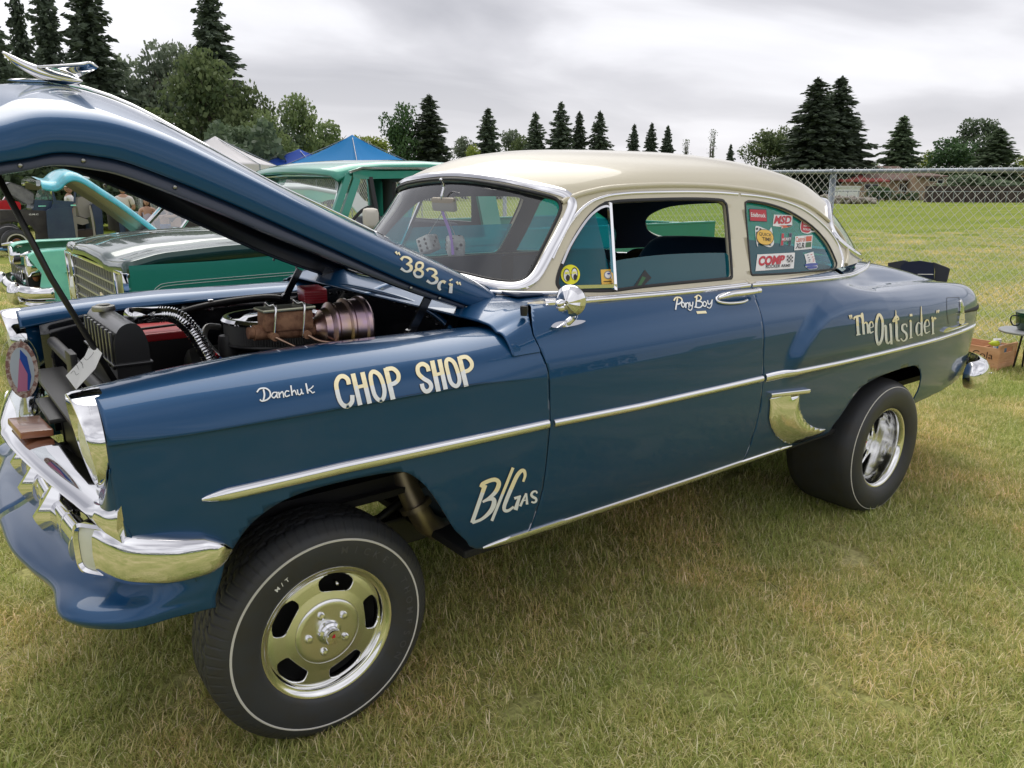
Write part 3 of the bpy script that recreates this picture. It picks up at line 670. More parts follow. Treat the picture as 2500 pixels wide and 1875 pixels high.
NQ = 110; ce = resamp(ce, NQ); cc = resamp(cc, NQ)
FL = .03; FLs = np.interp(np.linspace(0, 1, 110), [0, .25, .5, 1], [.012, .024, .036, .036])
half = [(1.0, 0), (1.004, .16), (.998, .30), (.975, .42), (.92, .51), (.82, .59), (.66, .69), (.46, .80), (.25, .90), (.10, .965), (0, .985)]
half = cat(half, 4)
HP = np.zeros((NQ, len(half), 3)); HS = np.zeros((NQ, len(half)))
for i in range(NQ):
    es, eh, w_ = ce[i]; cs, ch = cc[i]
    for j, (yy, bb_) in enumerate(half):
        s_ = es+(cs-es)*bb_**1.3; h_ = eh+(ch-eh)*bb_; 
        HP[i, j] = HO+Ha*s_+Hn*h_+np.array([0, -yy*w_, 0]); HS[i, j] = s_
sr = .35*(1-np.minimum(1, np.abs(HP[..., 1])/.60)**2.8)
FHd = HS-sr+.001
me_h = grid_mesh('hood', HP, FHd, flip=True)
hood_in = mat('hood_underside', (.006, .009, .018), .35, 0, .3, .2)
me_h2 = mirror_mesh(me_h)
bmx = bmesh.new(); bmx.from_mesh(me_h); bmx.from_mesh(me_h2); bmesh.ops.remove_doubles(bmx, verts=bmx.verts, dist=.0006)
me_hood = bpy.data.meshes.new('hood'); bmx.to_mesh(me_hood); bmx.free()
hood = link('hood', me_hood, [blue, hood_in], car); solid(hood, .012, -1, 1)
# returned flange along both lower edges
for s in (1, -1):
    vs = []; fs = []
    for i in range(NQ):
        es, eh, w_ = ce[i]; t = HO+Ha*es+Hn*(eh+.004); yv = w_-.010
        fl_ = FLs[i]*(1 if s > 0 else .35)
        for dy, dh in ((0, 0), (.004, -fl_), (.030, -fl_-.002), (.034, -.002)):
            p = t+Hn*dh; vs.append((p[0], -s*(yv-dy), p[2]))
    for i in range(NQ-1):
        for k in range(3): f_ = (4*i+k, 4*i+k+1, 4*i+4+k+1, 4*i+4+k); fs.append(f_ if s > 0 else f_[::-1])
    fo = MB().add(vs, fs).build('hood_flange', mat('flange_shaded_navy', (.008, .018, .05), .35, 0, .4, .2), hood, auto=40); solid(fo, .003, 0)  # flange: body navy darkened to paint in the shade on its turned-in face
    mb = MB()
    for q in (10, 17, 24, 70, 84, 93):
        es, eh, w_ = ce[q]; p = HO+Ha*es+Hn*(eh-FLs[q]*.45); mb.ball((p[0], -s*(w_-.006), p[2]), (.006, .004, .006), 8, 6)
    mb.build('flange_bolt', mat('zinc'), hood, smooth=True)['kind'] = 'stuff'
# ornament: jet-bird
def hp(y, s_, h_): p = HO+Ha*s_+Hn*h_; return Vector((p[0], y, p[2]))
orn = thing_part = MB()
# body : teardrop
bp = cat([at(*v2(5, 112), y=0), at(*v2(45, 138), y=0), at(*v2(95, 160), y=0), at(*v2(140, 172), y=0), at(*v2(178, 176), y=0)], 5)
orn.tube(bp, list(np.interp(np.linspace(0, 1, len(bp)), [0, .15, .5, .8, 1], [.003, .010, .019, .015, .004])), 14)
oo = orn.build('hood_ornament', chrome, hood, smooth=True)
for s in (-1, 1):
    ws_ = [at(*v2(70, 145), y=0), at(*v2(120, 158), y=0), at(*v2(168, 166), y=0)]
    tipf = np.array(at(*v2(185, 166), y=-.0))+np.array([0.01, 0, .012]); 
    P_ = []
    for t in np.linspace(0, 1, 10):
        le = np.array(ws_[0])*(1-t)+(tipf+np.array([-.035, 0, .004]))*t; te = np.array(ws_[2])*(1-t)+tipf*t
        P_.append([tuple(le*(1-q)+te*q+np.array([0, s*(.008+.125*t**1.1), .010*math.sin(math.pi*q)])) for q in np.linspace(0, 1, 6)])
    wo = link('ornament_wing', grid_mesh('ornament_wing', np.array(P_), None, flip=s > 0), chrome, oo); solid(wo, .007, 0)
st = [hp(0, s_, h_) for s_, h_ in zip(*[np.interp(np.linspace(0, 1, 30), np.linspace(0, 1, len(cc)), cc[:, k]) for k in (0, 1)])]
MB().sweep([p+Vector((0, 0, .004)) for p in st[3:22]], [(-.007,-.002),(-.007,.003),(0,.007),(.007,.003),(.007,-.002)], tuple(Hn)).build('hood_centre_strip', chrome, hood, smooth=True, auto=50)
pf = np.array([(0, 0), (.05, .012), (.12, .02), (.05, .026), (0, .03)])
MB().lathe([(0,.003),(.03,.003),(.034,0)], 20, Matrix.Translation(hp(0, 1.42, .168)) @ Vector(Ha*.5+Hn).to_track_quat('Z', 'Y').to_matrix().to_4x4() @ Matrix.Diagonal((1, 2.2, 1, 1))).build('ornament_base', chrome, oo, smooth=True)
# prop rod and hinges
MB().tube([Vector(at(*v2(-10, 370), y=-.25)), Vector(at(*v2(110, 600), y=-.25)), Vector(at(*v2(247, 822), y=-.25))], .0085, 10).build('prop_rod', satin, car, smooth=True)
for s in (1, -1):
    S_ = lambda p: Vector((p[0], s*p[1], p[2]))
    a0, a1 = at(*v2(925, 642), y=-.53), at(*v2(886, 722), y=-.53); b0, b1 = at(*v2(1000, 640), y=-.53), at(*v2(962, 728), y=-.53)
    hm = MB(); hm.sweep([S_(a0), S_(a1)], [(-.014,-.004),(.014,-.004),(.014,.004),(-.014,.004)], (0, 1, 0)); ho = hm.build('hood_hinge', black, car)
    MB().sweep([S_(b0), S_(b1)], [(-.022,-.004),(.022,-.004),(.018,.004),(-.018,.004)], (0, 1, 0)).build('hinge_arm', black, ho)
    MB().lathe([(0,.012),(.018,.012),(.018,-.012),(0,-.012)], 14, Matrix.Translation(S_(a1)) @ Matrix.Rotation(R(90), 4, 'X')).build('hinge_pivot', black, ho)
for u, v in ((1132, 668),): 
    p = at(*v2(u, v), y=-.84); MB().lathe([(0,.010),(.012,.010),(.013,0),(.011,-.02)], 14, Matrix.Translation(Vector(p))).build('rubber_bumper', satin, car, auto=40)
p = Vector(at(*v2(1073, 724), y=-.78)); p.z = 1.178; MB().lathe([(0,.006),(.013,.005),(.016,0),(.016,-.006)], 16, Matrix.Translation(p)).build('rubber_bumper', satin, car, auto=40)
# ================================================================ front end
for s in (1, -1):
    c = Vector((-.515, s*-.745, 1.036)); T = Matrix.Translation(c) @ Matrix.Rotation(R(-90), 4, 'Y') @ Matrix.Rotation(R(0), 4, 'X')
    # bezel : leaning hood ring; top reaches further forward
    n = 72; prof = [(.121, -.004, 0), (.1215, .004, .15), (.120, .022, .5), (.117, .040, .85), (.113, .046, 1.0), (.107, .046, 1.0), (.103, .038, .8), (.100, .028, .5)]
    vs = []; fs = []
    for r_, h, q in prof:
        for k in range(n):
            a = 2*math.pi*k/n; y_ = math.cos(a); z_ = math.sin(a); hh = h+q*.016*(z_) - (.006 if q == 0 else 0)*0
            rr = r_*(1.0+.02*max(0, z_)); vs.append((c.x-hh, c.y+rr*y_*.98, c.z+rr*z_))
    for i in range(len(prof)-1):
        for k in range(n): f_ = (i*n+k, i*n+(k+1) % n, (i+1)*n+(k+1) % n, (i+1)*n+k); fs.append(f_)
    bz = MB().add(vs, fs).build('headlight', chrome, car, smooth=True, auto=40)
    # reflector bowl and fluted lens
    vs = []; fs = []; m = 10
    for i in range(m+1):
        r_ = .100*i/m; h = .026+.024*math.cos(math.pi/2*i/m)
        for k in range(n):
            a = 2*math.pi*k/n; fl = .0012*math.sin(r_*math.cos(a)*2*math.pi/.012) if i < m else 0; vs.append((c.x-h-fl, c.y+r_*math.cos(a), c.z+r_*math.sin(a)))
    fs = [(i*n+k, i*n+(k+1) % n, (i+1)*n+(k+1) % n, (i+1)*n+k) for i in range(m) for k in range(n)]
    MB().add(vs, fs).build('headlight_lens', mat('lamp_glass', (.70, .73, .66), .22, .25, 1, .03), bz, smooth=True)
    MB().lathe([(.096, .03), (.07, .0), (.04, -.03), (0, -.045)], 32, T).build('reflector', chrome, bz, smooth=True)
    # fender eye socket behind the ring
    MB().lathe([(.122, -.004), (.118, -.03), (.10, -.06)], 48, T).build('lamp_socket', blue, bz, smooth=True)
# sheet metal under and beside the lamp: front face of the fender and stone guard as one skin
def skin(name, rows, m, par=car, k1=6, k2=6, both=True, th=.004, sharp=None, flip=False):
    rows = np.array(rows, float); A = np.array([cat(r_, k1) for r_ in rows]); B = np.stack([cat(A[:, j], k2) for j in range(A.shape[1])], 1)
    res = []
    for s in ((1, -1) if both else (1,)):
        C2 = B.copy(); C2[..., 1] *= s
        o = link(name, grid_mesh(name, C2, None, flip=(s < 0) ^ flip), m, par); solid(o, th, 0); res.append(o)
    return res
# apron (stone guard): rows from the top (under the grille) to the rolled lip, each from the centre to the fender side
ap = [
 [(-.560,0,.70),(-.560,-.25,.70),(-.555,-.50,.70),(-.535,-.66,.705),(-.49,-.78,.715),(-.42,-.862,.725),(-.34,-.897,.73),(-.305,-.905,.73)],
 [(-.600,0,.655),(-.598,-.25,.655),(-.588,-.48,.655),(-.570,-.64,.66),(-.525,-.77,.67),(-.445,-.860,.68),(-.36,-.893,.685),(-.318,-.903,.685)],
 [(-.655,0,0.627),(-.650,-.25,0.627),(-.632,-.47,0.629),(-.612,-.62,0.634),(-.570,-.76,0.644),(-.480,-.862,0.653),(-.385,-.892,0.655),(-.330,-.902,0.653)],
 [(-.712,0,0.618),(-.705,-.25,0.616),(-.680,-.44,0.616),(-.655,-.60,0.624),(-.635,-.755,0.626),(-.530,-.865,0.631),(-.415,-.888,0.630),(-.338,-.901,0.626)],
 [(-.728,0,0.612),(-.722,-.25,0.608),(-.695,-.43,0.609),(-.664,-.59,0.612),(-.652,-.765,0.610),(-.545,-.873,0.609),(-.425,-.890,0.600),(-.340,-.900,0.593)],
 [(-.722,0,0.596),(-.716,-.25,0.592),(-.688,-.43,0.592),(-.655,-.59,0.594),(-.640,-.762,0.590),(-.540,-.872,0.590),(-.425,-.888,0.583),(-.340,-.898,0.573)]]
_tz = [.735, .685, .652, .634, .620, .602]
ap = [[(x+(.012 if k > 2 and y > -.70 else 0), y, _tz[k]+.10*(z-r_[0][2])) for x, y, z in r_] for k, r_ in enumerate(ap)]
skin('front_apron', ap, blue, th=.005)
# fender nose below the lamp, wrapping to the grille
fn = [
 [(-.530,-.872,1.0),(-.528,-.868,.96),(-.522,-.872,.90),(-.505,-.880,.83),(-.478,-.885,.77),(-.455,-.882,.70)],
 [(-.536,-.855,.955),(-.540,-.846,.92),(-.540,-.845,.87),(-.530,-.845,.81),(-.510,-.845,.76),(-.50,-.83,.70)],
 [(-.530,-.80,.925),(-.545,-.79,.89),(-.552,-.785,.85),(-.548,-.785,.80),(-.535,-.79,.75),(-.525,-.77,.70)],
 [(-.515,-.70,.915),(-.535,-.70,.88),(-.545,-.70,.84),(-.545,-.70,.79),(-.540,-.70,.74),(-.535,-.69,.70)]]
skin('fender_nose', fn, blue, th=.004)
# black sheet standing in for the shade deep behind the grille
MB().box((-.43, 0, .80), (.03, 1.36, .26)).build('grille_mouth_shade', satin, car)
mb = MB(); mb.box((-.46, 0, 1.0), (.02, .10, .22), bev=.004); mb.box((-.50, 0, .935), (.12, .30, .015), bev=.005); mb.box((-.48,.0,.97), (.1, .9, .012), bev=.004); mb.tube([(-.44,-.55,1.05),(-.44,.55,1.05)], .02, 10); mb.build('latch_panel', satin, car, auto=40)
# upper grille bar
ub = cat([(-.650,0,.885),(-.640,-.15,.884),(-.618,-.33,.880),(-.592,-.50,.875),(-.568,-.64,.870),(-.548,-.76,.866),(-.532,-.83,.866),(-.510,-.872,.866)], 8)*[1, -1, 1]
ub = np.concatenate([ub[::-1]*[1, 1, 1], ub[1:]*[1, -1, 1]])
def along(name, pts, prof_fn, m, par=car):
    vs = []; fs = []; n = len(pts); pts = [Vector(p) for p in pts]; K = None
    for i, p in enumerate(pts):
        t = (pts[min(i+1, n-1)]-pts[max(i-1, 0)]).normalized(); up = Vector((0, 0, 1)); up = (up-t*up.dot(t)).normalized(); outw = up.cross(t); 
        if outw.x > 0: outw = -outw
        pr = prof_fn(i/(n-1)); K = len(pr); vs += [p+outw*a+up*b for a, b in pr]
    for i in range(n-1):
        for k in range(K): fs.append((i*K+k, i*K+(k+1) % K, (i+1)*K+(k+1) % K, (i+1)*K+k))
    fs += [tuple(range(K)), tuple((n-1)*K+k for k in range(K))]
    return MB().add(vs, fs).build(name, m, par, smooth=True, auto=45)
def ubp(t):
    e_ = abs(t-.5)*2; w_ = np.interp(e_, [0,.6,.85,1], [1,1.3,1.4,.8]); h_ = np.interp(e_, [0,.7,.9,1], [.018,.020,.042,.056])
    return [(-.065*w_, h_*.9), (-.03*w_, h_*1.0), (.0, h_*.9), (.020, h_*.55), (.028, -h_*.1), (.020, -h_*.8), (0, -h_), (-.065*w_, -h_*.8)]
ugb = along('upper_grille_bar', ub, ubp, chrome)
# main bar
lb = np.array([(-.588, y, .700) for y in np.linspace(.70, -.70, 60)]); lb[:, 0] += .085*np.abs(lb[:, 1])**1.9
along('grille_bar', lb, lambda t: [(.030*math.cos(a)+.0, .050*math.sin(a)) for a in np.linspace(0, 2*math.pi, 24, endpoint=False)], chrome)
for y in (-.32, 0, .32, -.16*0-.0):
    pass
for y in (-.28, 0, .28):
    xo = -.588+.085*abs(y)**1.9
    P_ = []
    for dx, dz in ((.02,.105),(-.002,.098),(-.022,.066),(-.046,.030),(-.066,.002),(-.062,-.010),(-.045,-.045),(-.022,-.088),(.015,-.098)):
        hw = .040-.10*abs(dz)**1.3; P_.append([(xo+.05, y-hw, .700+dz), (xo+dx*.4+.01, y-hw*.9, .700+dz), (xo+dx, y-.010, .700+dz), (xo+dx, y+.010, .700+dz), (xo+dx*.4+.01, y+hw*.9, .700+dz), (xo+.05, y+hw, .700+dz)])
    to = link('grille_tooth', grid_mesh('grille_tooth', np.array(P_)), chrome, car); solid(to, .002, 0); to.data.set_sharp_from_angle(angle=R(24))
for y in (-.50, -.14, .14, .50):
    xo = -.588+.085*abs(y)**1.9
    for dy in (-.075, .075):
        MB().lathe([(.040,-.006),(.053,-.006),(.055,0),(.053,.006),(.040,.006)], 28, Matrix.Translation((xo, y+dy, .700)) @ Matrix.Rotation(R(90), 4, 'X') @ Matrix.Diagonal((.7, 1, 1, 1))).build('grille_bar_collar', chrome, car, smooth=True, auto=40)
# side lamp housings
for s in (1, -1):
    # loft from lens frame round to the pointed tail
    secs = []   # centre path with half height and outward bulge
    path = cat([(-.532,-.780,.775),(-.515,-.820,.773),(-.486,-.856,.768),(-.436,-.886,.761),(-.380,-.902,.755),(-.330,-.909,.750),(-.292,-.911,.747)], 8)
    n = len(path); vs = []; fs = []; K = 14
    for i, p in enumerate(path):
        t = i/(n-1); hh = np.interp(t, [0,.25,.5,.75,.92,1], [.068,.068,.062,.050,.026,.003]); dd = np.interp(t, [0,.3,.6,.85,1], [.050,.052,.046,.030,.003])
        q0 = path[min(i+1, n-1)]-path[max(i-1, 0)]; q0 /= np.linalg.norm(q0); nrm = np.array([q0[1], -q0[0], 0]); nrm = nrm/np.linalg.norm(nrm)
        if nrm[1]*1+nrm[0] > 0: nrm = -nrm
        for k in range(K):
            a = 2*math.pi*k/K; ca, sa = math.cos(a), math.sin(a)
            e_ = .62; vs.append(tuple(p*[1, s, 1]+(nrm*[1, s, 1])*dd*np.sign(ca)*abs(ca)**e_+np.array([0, 0, 1])*hh*np.sign(sa)*abs(sa)**e_))
    fs = [(i*K+k, i*K+(k+1) % K, (i+1)*K+(k+1) % K, (i+1)*K+k) for i in range(n-1) for k in range(K)]; fs.append(tuple(range(K)))
    hs = MB().add(vs, fs).build('side_lamp_housing', chrome, car, smooth=True, auto=50)
    F0 = Vector((-.566, s*-.782, .776)); rm = Matrix.Translation(F0) @ Matrix.Rotation(R(36*s), 4, 'Z') @ Matrix.Rotation(R(-90), 4, 'Y')
    def rrect(a, b, h, e_=.45, n=36): return [Vector((a*np.sign(math.sin(t))*abs(math.sin(t))**e_, b*np.sign(math.cos(t))*abs(math.cos(t))**e_, h)) for t in np.linspace(0, 2*math.pi, n, endpoint=False)]
    vs = [rm @ q for q in rrect(.066, .060, -.05)+rrect(.068, .062, .006)+rrect(.060, .054, .010)+rrect(.055, .049, .002)]; n = 36
    MB().add(vs, [(i*n+k, i*n+(k+1) % n, (i+1)*n+(k+1) % n, (i+1)*n+k) for i in range(3) for k in range(n)]).build('lamp_rim', chrome, hs, smooth=True, auto=40)
    vs = [rm @ q for q in rrect(.055, .049, .001)+rrect(.045, .040, .006)+rrect(.02, .018, .008)]+[rm @ Vector((0, 0, .0085))]
    MB().add(vs, [(i*n+k, i*n+(k+1) % n, (i+1)*n+(k+1) % n, (i+1)*n+k) for i in range(2) for k in range(n)]+[(2*n+k, 2*n+(k+1) % n, 3*n) for k in range(n)]).build('side_lamp_lens', mat('frosted_lens', (.62, .64, .58), .25, 0, .6, .1, bump=(400, .3, .001)), hs, smooth=True)
# ================================================================ lettering and decals helpers
def text_geo(s, bold=0., ext=0.):
    c = bpy.data.curves.new('t', 'FONT'); c.body = s; c.size = 1; c.offset = bold; c.extrude = ext; c.resolution_u = 3
    o = bpy.data.objects.new('t', c); col.objects.link(o); dg = bpy.context.evaluated_depsgraph_get(); dg.update()
    me = bpy.data.meshes.new_from_object(o.evaluated_get(dg)); V = np.array([v.co[:] for v in me.vertices]); Fs_ = [tuple(p.vertices) for p in me.polygons]
    bpy.data.objects.remove(o); bpy.data.curves.remove(c); bpy.data.meshes.remove(me); return V, Fs_
_lv = [0]
def put_text(mb, s, quad, bv, lift_=.0012, bold=0., mi=0, px=None):
    """quad: TL, TR, BR, BL in pixels"""
    V, F_ = text_geo(s, bold)
    lo, hi = V.min(0), V.max(0); q = np.array(quad, float); 
    if px: q = np.array([px(*p) for p in q])
    U_ = (V[:, 0]-lo[0])/(hi[0]-lo[0]); W_ = (V[:, 1]-lo[1])/(hi[1]-lo[1])
    vs = []
    for a, b in zip(U_, W_):
        p = (q[0]*(1-a)+q[1]*a)*b+(q[3]*(1-a)+q[2]*a)*(1-b); h = hit(bv, p[0], p[1], lift_)
        if h is None: h = Vector(at(p[0], p[1], y=-.8))
        vs.append(h)
    mb.add(vs, F_, mi)
def put_poly(mb, pts, bv, lift_=.001, mi=0, px=None, smooth=0):
    P_ = [px(*p) if px else p for p in pts]
    if smooth: P_ = cat(P_, smooth, True)
    vs = [hit(bv, u, v, lift_) for u, v in P_]
    if any(v is None for v in vs): return
    mb.add(vs, [tuple(range(len(vs)))], mi)
def put_stroke(mb, pts, w_, bv, px, lift_=.0015, mi=0, k=6, closed=False, taper=0.):
    c = np.array(cat(pts, k, closed)) if len(pts) > 2 else np.array([np.array(pts[0])*(1-t)+np.array(pts[1])*t for t in np.linspace(0, 1, 5)])
    n = len(c); _lv[0] = (_lv[0]+1) % 9; lf = lift_+_lv[0]*.00006; vs = []
    ww = w_ if hasattr(w_, '__len__') else [w_]
    for i in range(n):
        t = c[(i+1) % n if closed else min(i+1, n-1)]-c[i-1 if closed else max(i-1, 0)]; t = t/(np.linalg.norm(t)+1e-9); nn = np.array([-t[1], t[0]])
        w1 = np.interp(i/(n-1), np.linspace(0, 1, len(ww)), ww)/2
        for s in (1, -1):
            p = px(*(c[i]+nn*s*w1)); h = hit(bv, *p, lf)
            vs.append(h if h is not None else (vs[-2] if len(vs) > 1 else Vector(at(*p, y=-.9))))
    fs = [(2*i, 2*i+1, (2*i+3) % (2*n), (2*i+2) % (2*n)) for i in range(n if closed else n-1)]
    mb.add(vs, fs, mi)
bv_body = bvh_of(me_f, me_d, me_q); bv_hood = bvh_of(me_h)
gold = mat('cream_leaf', (.90, .80, .52), .4, 0, .5, .1); silver = mat('silver_leaf', (.78, .80, .82), .4, 0, .5, .1); dk = mat('letter_outline', (.05, .045, .04), .4, 0, .5, .1)
white = mat('white_vinyl', (.80, .80, .79), .4); 
def split_mat(o, dirv):
    """upper part of every letter cream, lower part silver: material by height inside the lettering"""
    pass
def word(name, strokes, px, bv, par, label=None, outline=2.2, two=True, ramp=None):
    """strokes: (pts, width[, closed]); ramp: pixel line (p0, p1) above which letters are cream"""
    mb = MB()
    for st in strokes: put_stroke(mb, st[0], (np.array(st[1])*1.08+outline*1.5) if outline else st[1], bv, px, .0009, 2, closed=len(st) > 2 and st[2])
    for st in strokes: put_stroke(mb, st[0], np.array(st[1])*1.12, bv, px, .0024, 0, closed=len(st) > 2 and st[2])
    if two and ramp is not None:
        (x0, y0), (x1, y1) = ramp
        for k, f in enumerate(mb.f):
            if mb.mi[k] == 2: continue
            c = sum((Vector(mb.v[i]) for i in f), Vector())/len(f); d = np.array(c)-np.array(CAM); wz = d@_f
            u = 1250+FPX*(d@_r)/wz; v = 937.5-FPX*(d@_u)/wz; lx, ly = (u-px(0, 0)[0]), (v-px(0, 0)[1]); s_ = px(1, 0)[0]-px(0, 0)[0]; lx /= s_; ly /= s_
            yb = y0+(lx-x0)/(x1-x0)*(y1-y0)
            mb.mi[k] = 0 if ly < yb else 1
    o = mb.build(name, [gold if two else silver, silver, dk], par)
    if label: o['label'] = label
    return o
zc_ = pix(600, 830, 3.8138)
pf, pd_, pq = PARTS['front_fender'], PARTS['door'], PARTS['rear_quarter_panel']
word('sign_lettering', [([(958,418),(945,370),(905,343),(865,355),(840,410),(848,480),(870,560),(905,608),(950,612),(985,575),(988,515)], 36),
 ([(995,318),(1062,605)], 38), ([(1083,305),(1150,590)], 38), ([(1015,448),(1110,425)], 28),
 ([(1192,300),(1240,330),(1272,400),(1288,480),(1275,545),(1240,560),(1200,520),(1175,440),(1160,360),(1165,315)], 34, True),
 ([(1300,265),(1368,552)], 40), ([(1302,278),(1365,272),(1412,312),(1418,365),(1390,400),(1340,420)], 34)],
 zc_, bv_body, pf, 'hand painted word CHOP in cream and silver', 5, True, ((840,470),(2100,285)))
word('sign_lettering', [([(1700,295),(1685,250),(1640,228),(1600,255),(1605,315),(1650,360),(1705,395),(1722,435),(1705,470),(1670,478),(1645,450),(1635,410)], 34),
 ([(1732,198),(1790,478)], 38), ([(1800,187),(1857,460)], 36), ([(1750,330),(1825,312)], 26),
 ([(1893,185),(1935,215),(1965,285),(1985,365),(1975,415),(1945,430),(1905,395),(1880,310),(1863,230),(1868,195)], 32, True),
 ([(1985,158),(2050,432)], 38), ([(1987,170),(2050,163),(2095,205),(2100,250),(2070,285),(2025,300)], 32)],
 zc_, bv_body, pf, 'hand painted word SHOP in cream and silver', 5, True, ((840,470),(2100,285)))
word('script_lettering', [([(102,492),(130,460),(185,456),(222,485),(225,530),(195,560),(150,572),(130,558)], 12), ([(163,465),(172,515),(162,566)], 14),
 ([(288,492),(255,495),(240,525),(262,542),(285,515)], 10), ([(290,488),(288,530),(302,542)], 11), ([(305,488),(314,542)], 11), ([(312,512),(335,486),(346,500),(352,540)], 10),
 ([(402,482),(376,480),(362,505),(375,530),(410,516)], 10), ([(418,428),(430,522)], 12), ([(430,492),(450,474),(462,490),(472,516)], 10), ([(478,466),(485,505),(503,512),(518,488)], 10), ([(512,460),(524,502),(538,500)], 10),
 ([(558,408),(577,502)], 13), ([(628,430),(610,450),(578,472)], 9), ([(582,470),(605,482),(618,496),(640,486)], 9)], zc_, bv_body, pf, 'small white script reading Danchuk', 2, False)
zg = pix(1100, 1100, 8.296)
word('class_lettering', [([(690,690),(600,950),(425,1455)], [80,70,70]), ([(598,735),(640,670),(760,610),(880,582),(955,620),(962,700),(900,830),(780,950),(640,1035)], [50,70,70,74,76,80,74,60,40]),
 ([(640,1035),(780,975),(860,985),(866,1080),(790,1230),(620,1380),(430,1455)], [30,60,80,86,76,50,50]), ([(1255,340),(825,1415)], 52),
 ([(1462,625),(1500,500),(1478,405),(1415,412),(1330,520),(1230,740),(1120,1000),(1075,1140),(1095,1208),(1170,1205),(1270,1130)], [40,50,60,66,72,72,70,66,60,50,40]), ([(1282,965),(1415,912)], [50,30]), ([(1385,930),(1305,1195)], [50,76]),
 ([(1400,1120),(1520,858)], [46,30]), ([(1525,858),(1540,1085)], [28,46]), ([(1452,1012),(1540,990)], 20), ([(1740,860),(1720,820),(1660,830),(1625,885),(1655,930),(1715,965),(1722,1015),(1680,1045),(1625,1030)], [30,30,36,44,48,46,40,34,30])],
 zg, bv_body, pf, 'hand painted B/GAS class lettering in cream fading to silver', 9, True, ((500,880),(1600,760)))
zh = pix(900, 440, 4.424)
word('bonnet_lettering', [([(288,775),(308,808)], [22,8]), ([(316,783),(336,814)], [22,8]),
 ([(345,862),(375,832),(430,845),(452,880),(400,912)], [30,18,22,30,12]), ([(405,905),(452,930),(448,970),(400,985),(345,950)], [12,30,30,18,26]),
 ([(545,893),(578,908),(574,945),(535,965),(508,945),(515,905)], 22, True), ([(532,965),(578,995),(565,1038),(515,1040),(488,1005),(500,975)], 24, True),
 ([(622,978),(650,958),(705,972),(722,1010),(675,1040)], [30,18,22,30,12]), ([(680,1036),(730,1060),(722,1100),(672,1112),(625,1082)], [12,30,30,18,26]),
 ([(825,1108),(800,1092),(765,1112),(755,1155),(772,1186)], [30,22,28,32,20]), ([(880,1072),(888,1086)], 32), ([(862,1128),(886,1120)], 20), ([(888,1118),(880,1218)], [30,34]),
 ([(945,1098),(962,1130)], [22,8]), ([(972,1104),(990,1136)], [22,8])], zh, bv_hood, hood, 'hand painted "383ci" in cream and silver', 3, True, ((340,930),(900,1145)))
zp = pix(1640, 700, 2.9105)
word('name_lettering', [([(12,102),(28,80),(60,82),(70,104),(50,124),(30,126)], 9), ([(38,85),(24,166)], 9), ([(78,114),(88,130),(80,148),(68,138),(68,120)], 7, True), ([(95,116),(97,154)], 8), ([(98,128),(110,116),(118,128),(118,152)], 7),
 ([(124,112),(130,138),(144,132),(147,110)], 7), ([(146,112),(140,158),(126,170),(112,158)], 6), ([(176,68),(168,148)], 9), ([(160,80),(185,64),(206,78),(198,98),(178,104),(208,110),(216,130),(195,150),(158,146)], 8),
 ([(232,108),(244,124),(234,142),(220,134),(221,116)], 7, True), ([(252,98),(256,124),(272,122),(286,94)], 7), ([(284,96),(280,132),(266,154),(246,146)], 6)], zp, bv_body, pd_, 'hand painted name Pony Boy in white brush script', 1.4, True, ((10,100),(290,95)))
mb = MB(); put_poly(mb, [(172,176),(240,172),(248,190),(180,194)], bv_body, .0015, 0, zp); mb.build('maker_tag', gold, pd_)
zo = pix(1950, 380, 3.456)
word('title_lettering', [([(424,1346),(431,1380)], [13,5]), ([(438,1344),(445,1378)], [13,5]), ([(462,1385),(468,1364),(518,1352),(522,1372)], [6,14,14,6]), ([(487,1360),(498,1512)], 19), ([(480,1514),(516,1506)], 8),
 ([(526,1345),(532,1345),(545,1508)], [14,18,18]), ([(541,1425),(560,1408),(575,1425),(580,1500)], [6,12,15,15]), ([(590,1452),(624,1440),(614,1404),(598,1410),(590,1450),(600,1492),(628,1482)], [6,8,10,12,16,14,6]),
 ([(674,1340),(700,1385),(704,1462),(696,1545),(670,1590),(653,1545),(648,1462),(654,1385)], 19, True),
 ([(716,1442),(728,1440),(734,1550),(750,1582),(770,1560)], [8,18,18,14,8]), ([(762,1432),(770,1432),(778,1590)], [12,17,17]),
 ([(814,1305),(820,1440),(824,1545),(848,1560)], [4,20,18,10]), ([(786,1400),(818,1360),(842,1376)], [8,22,6]), ([(790,1402),(842,1380)], 10),
 ([(908,1445),(900,1422),(872,1430),(872,1470),(902,1500),(906,1540),(880,1562),(856,1540)], [10,9,15,17,17,15,9,10]), ([(942,1336),(944,1356)], 20), ([(932,1402),(940,1400),(942,1538)], [8,15,15]), ([(928,1540),(958,1532)], 6),
 ([(1029,1272),(1032,1400),(1032,1520)], [4,16,15]), ([(1028,1425),(1005,1408),(990,1440),(990,1490),(1005,1515),(1027,1495)], [6,9,15,15,9,6]),
 ([(1058,1445),(1096,1430),(1085,1386),(1066,1396),(1056,1440),(1068,1494),(1102,1480)], [5,7,9,12,15,12,5]), ([(1114,1375),(1124,1372),(1128,1502)], [6,14,14]), ([(1130,1402),(1140,1366),(1152,1378)], [6,9,14]), ([(1116,1506),(1142,1500)], 6),
 ([(1164,1306),(1160,1330)], [12,5]), ([(1178,1302),(1174,1328)], [12,5])], zo, bv_body, pq, 'hand painted "The Outsider" in cream and silver', 2.2, True, ((460,1420),(1170,1400)))
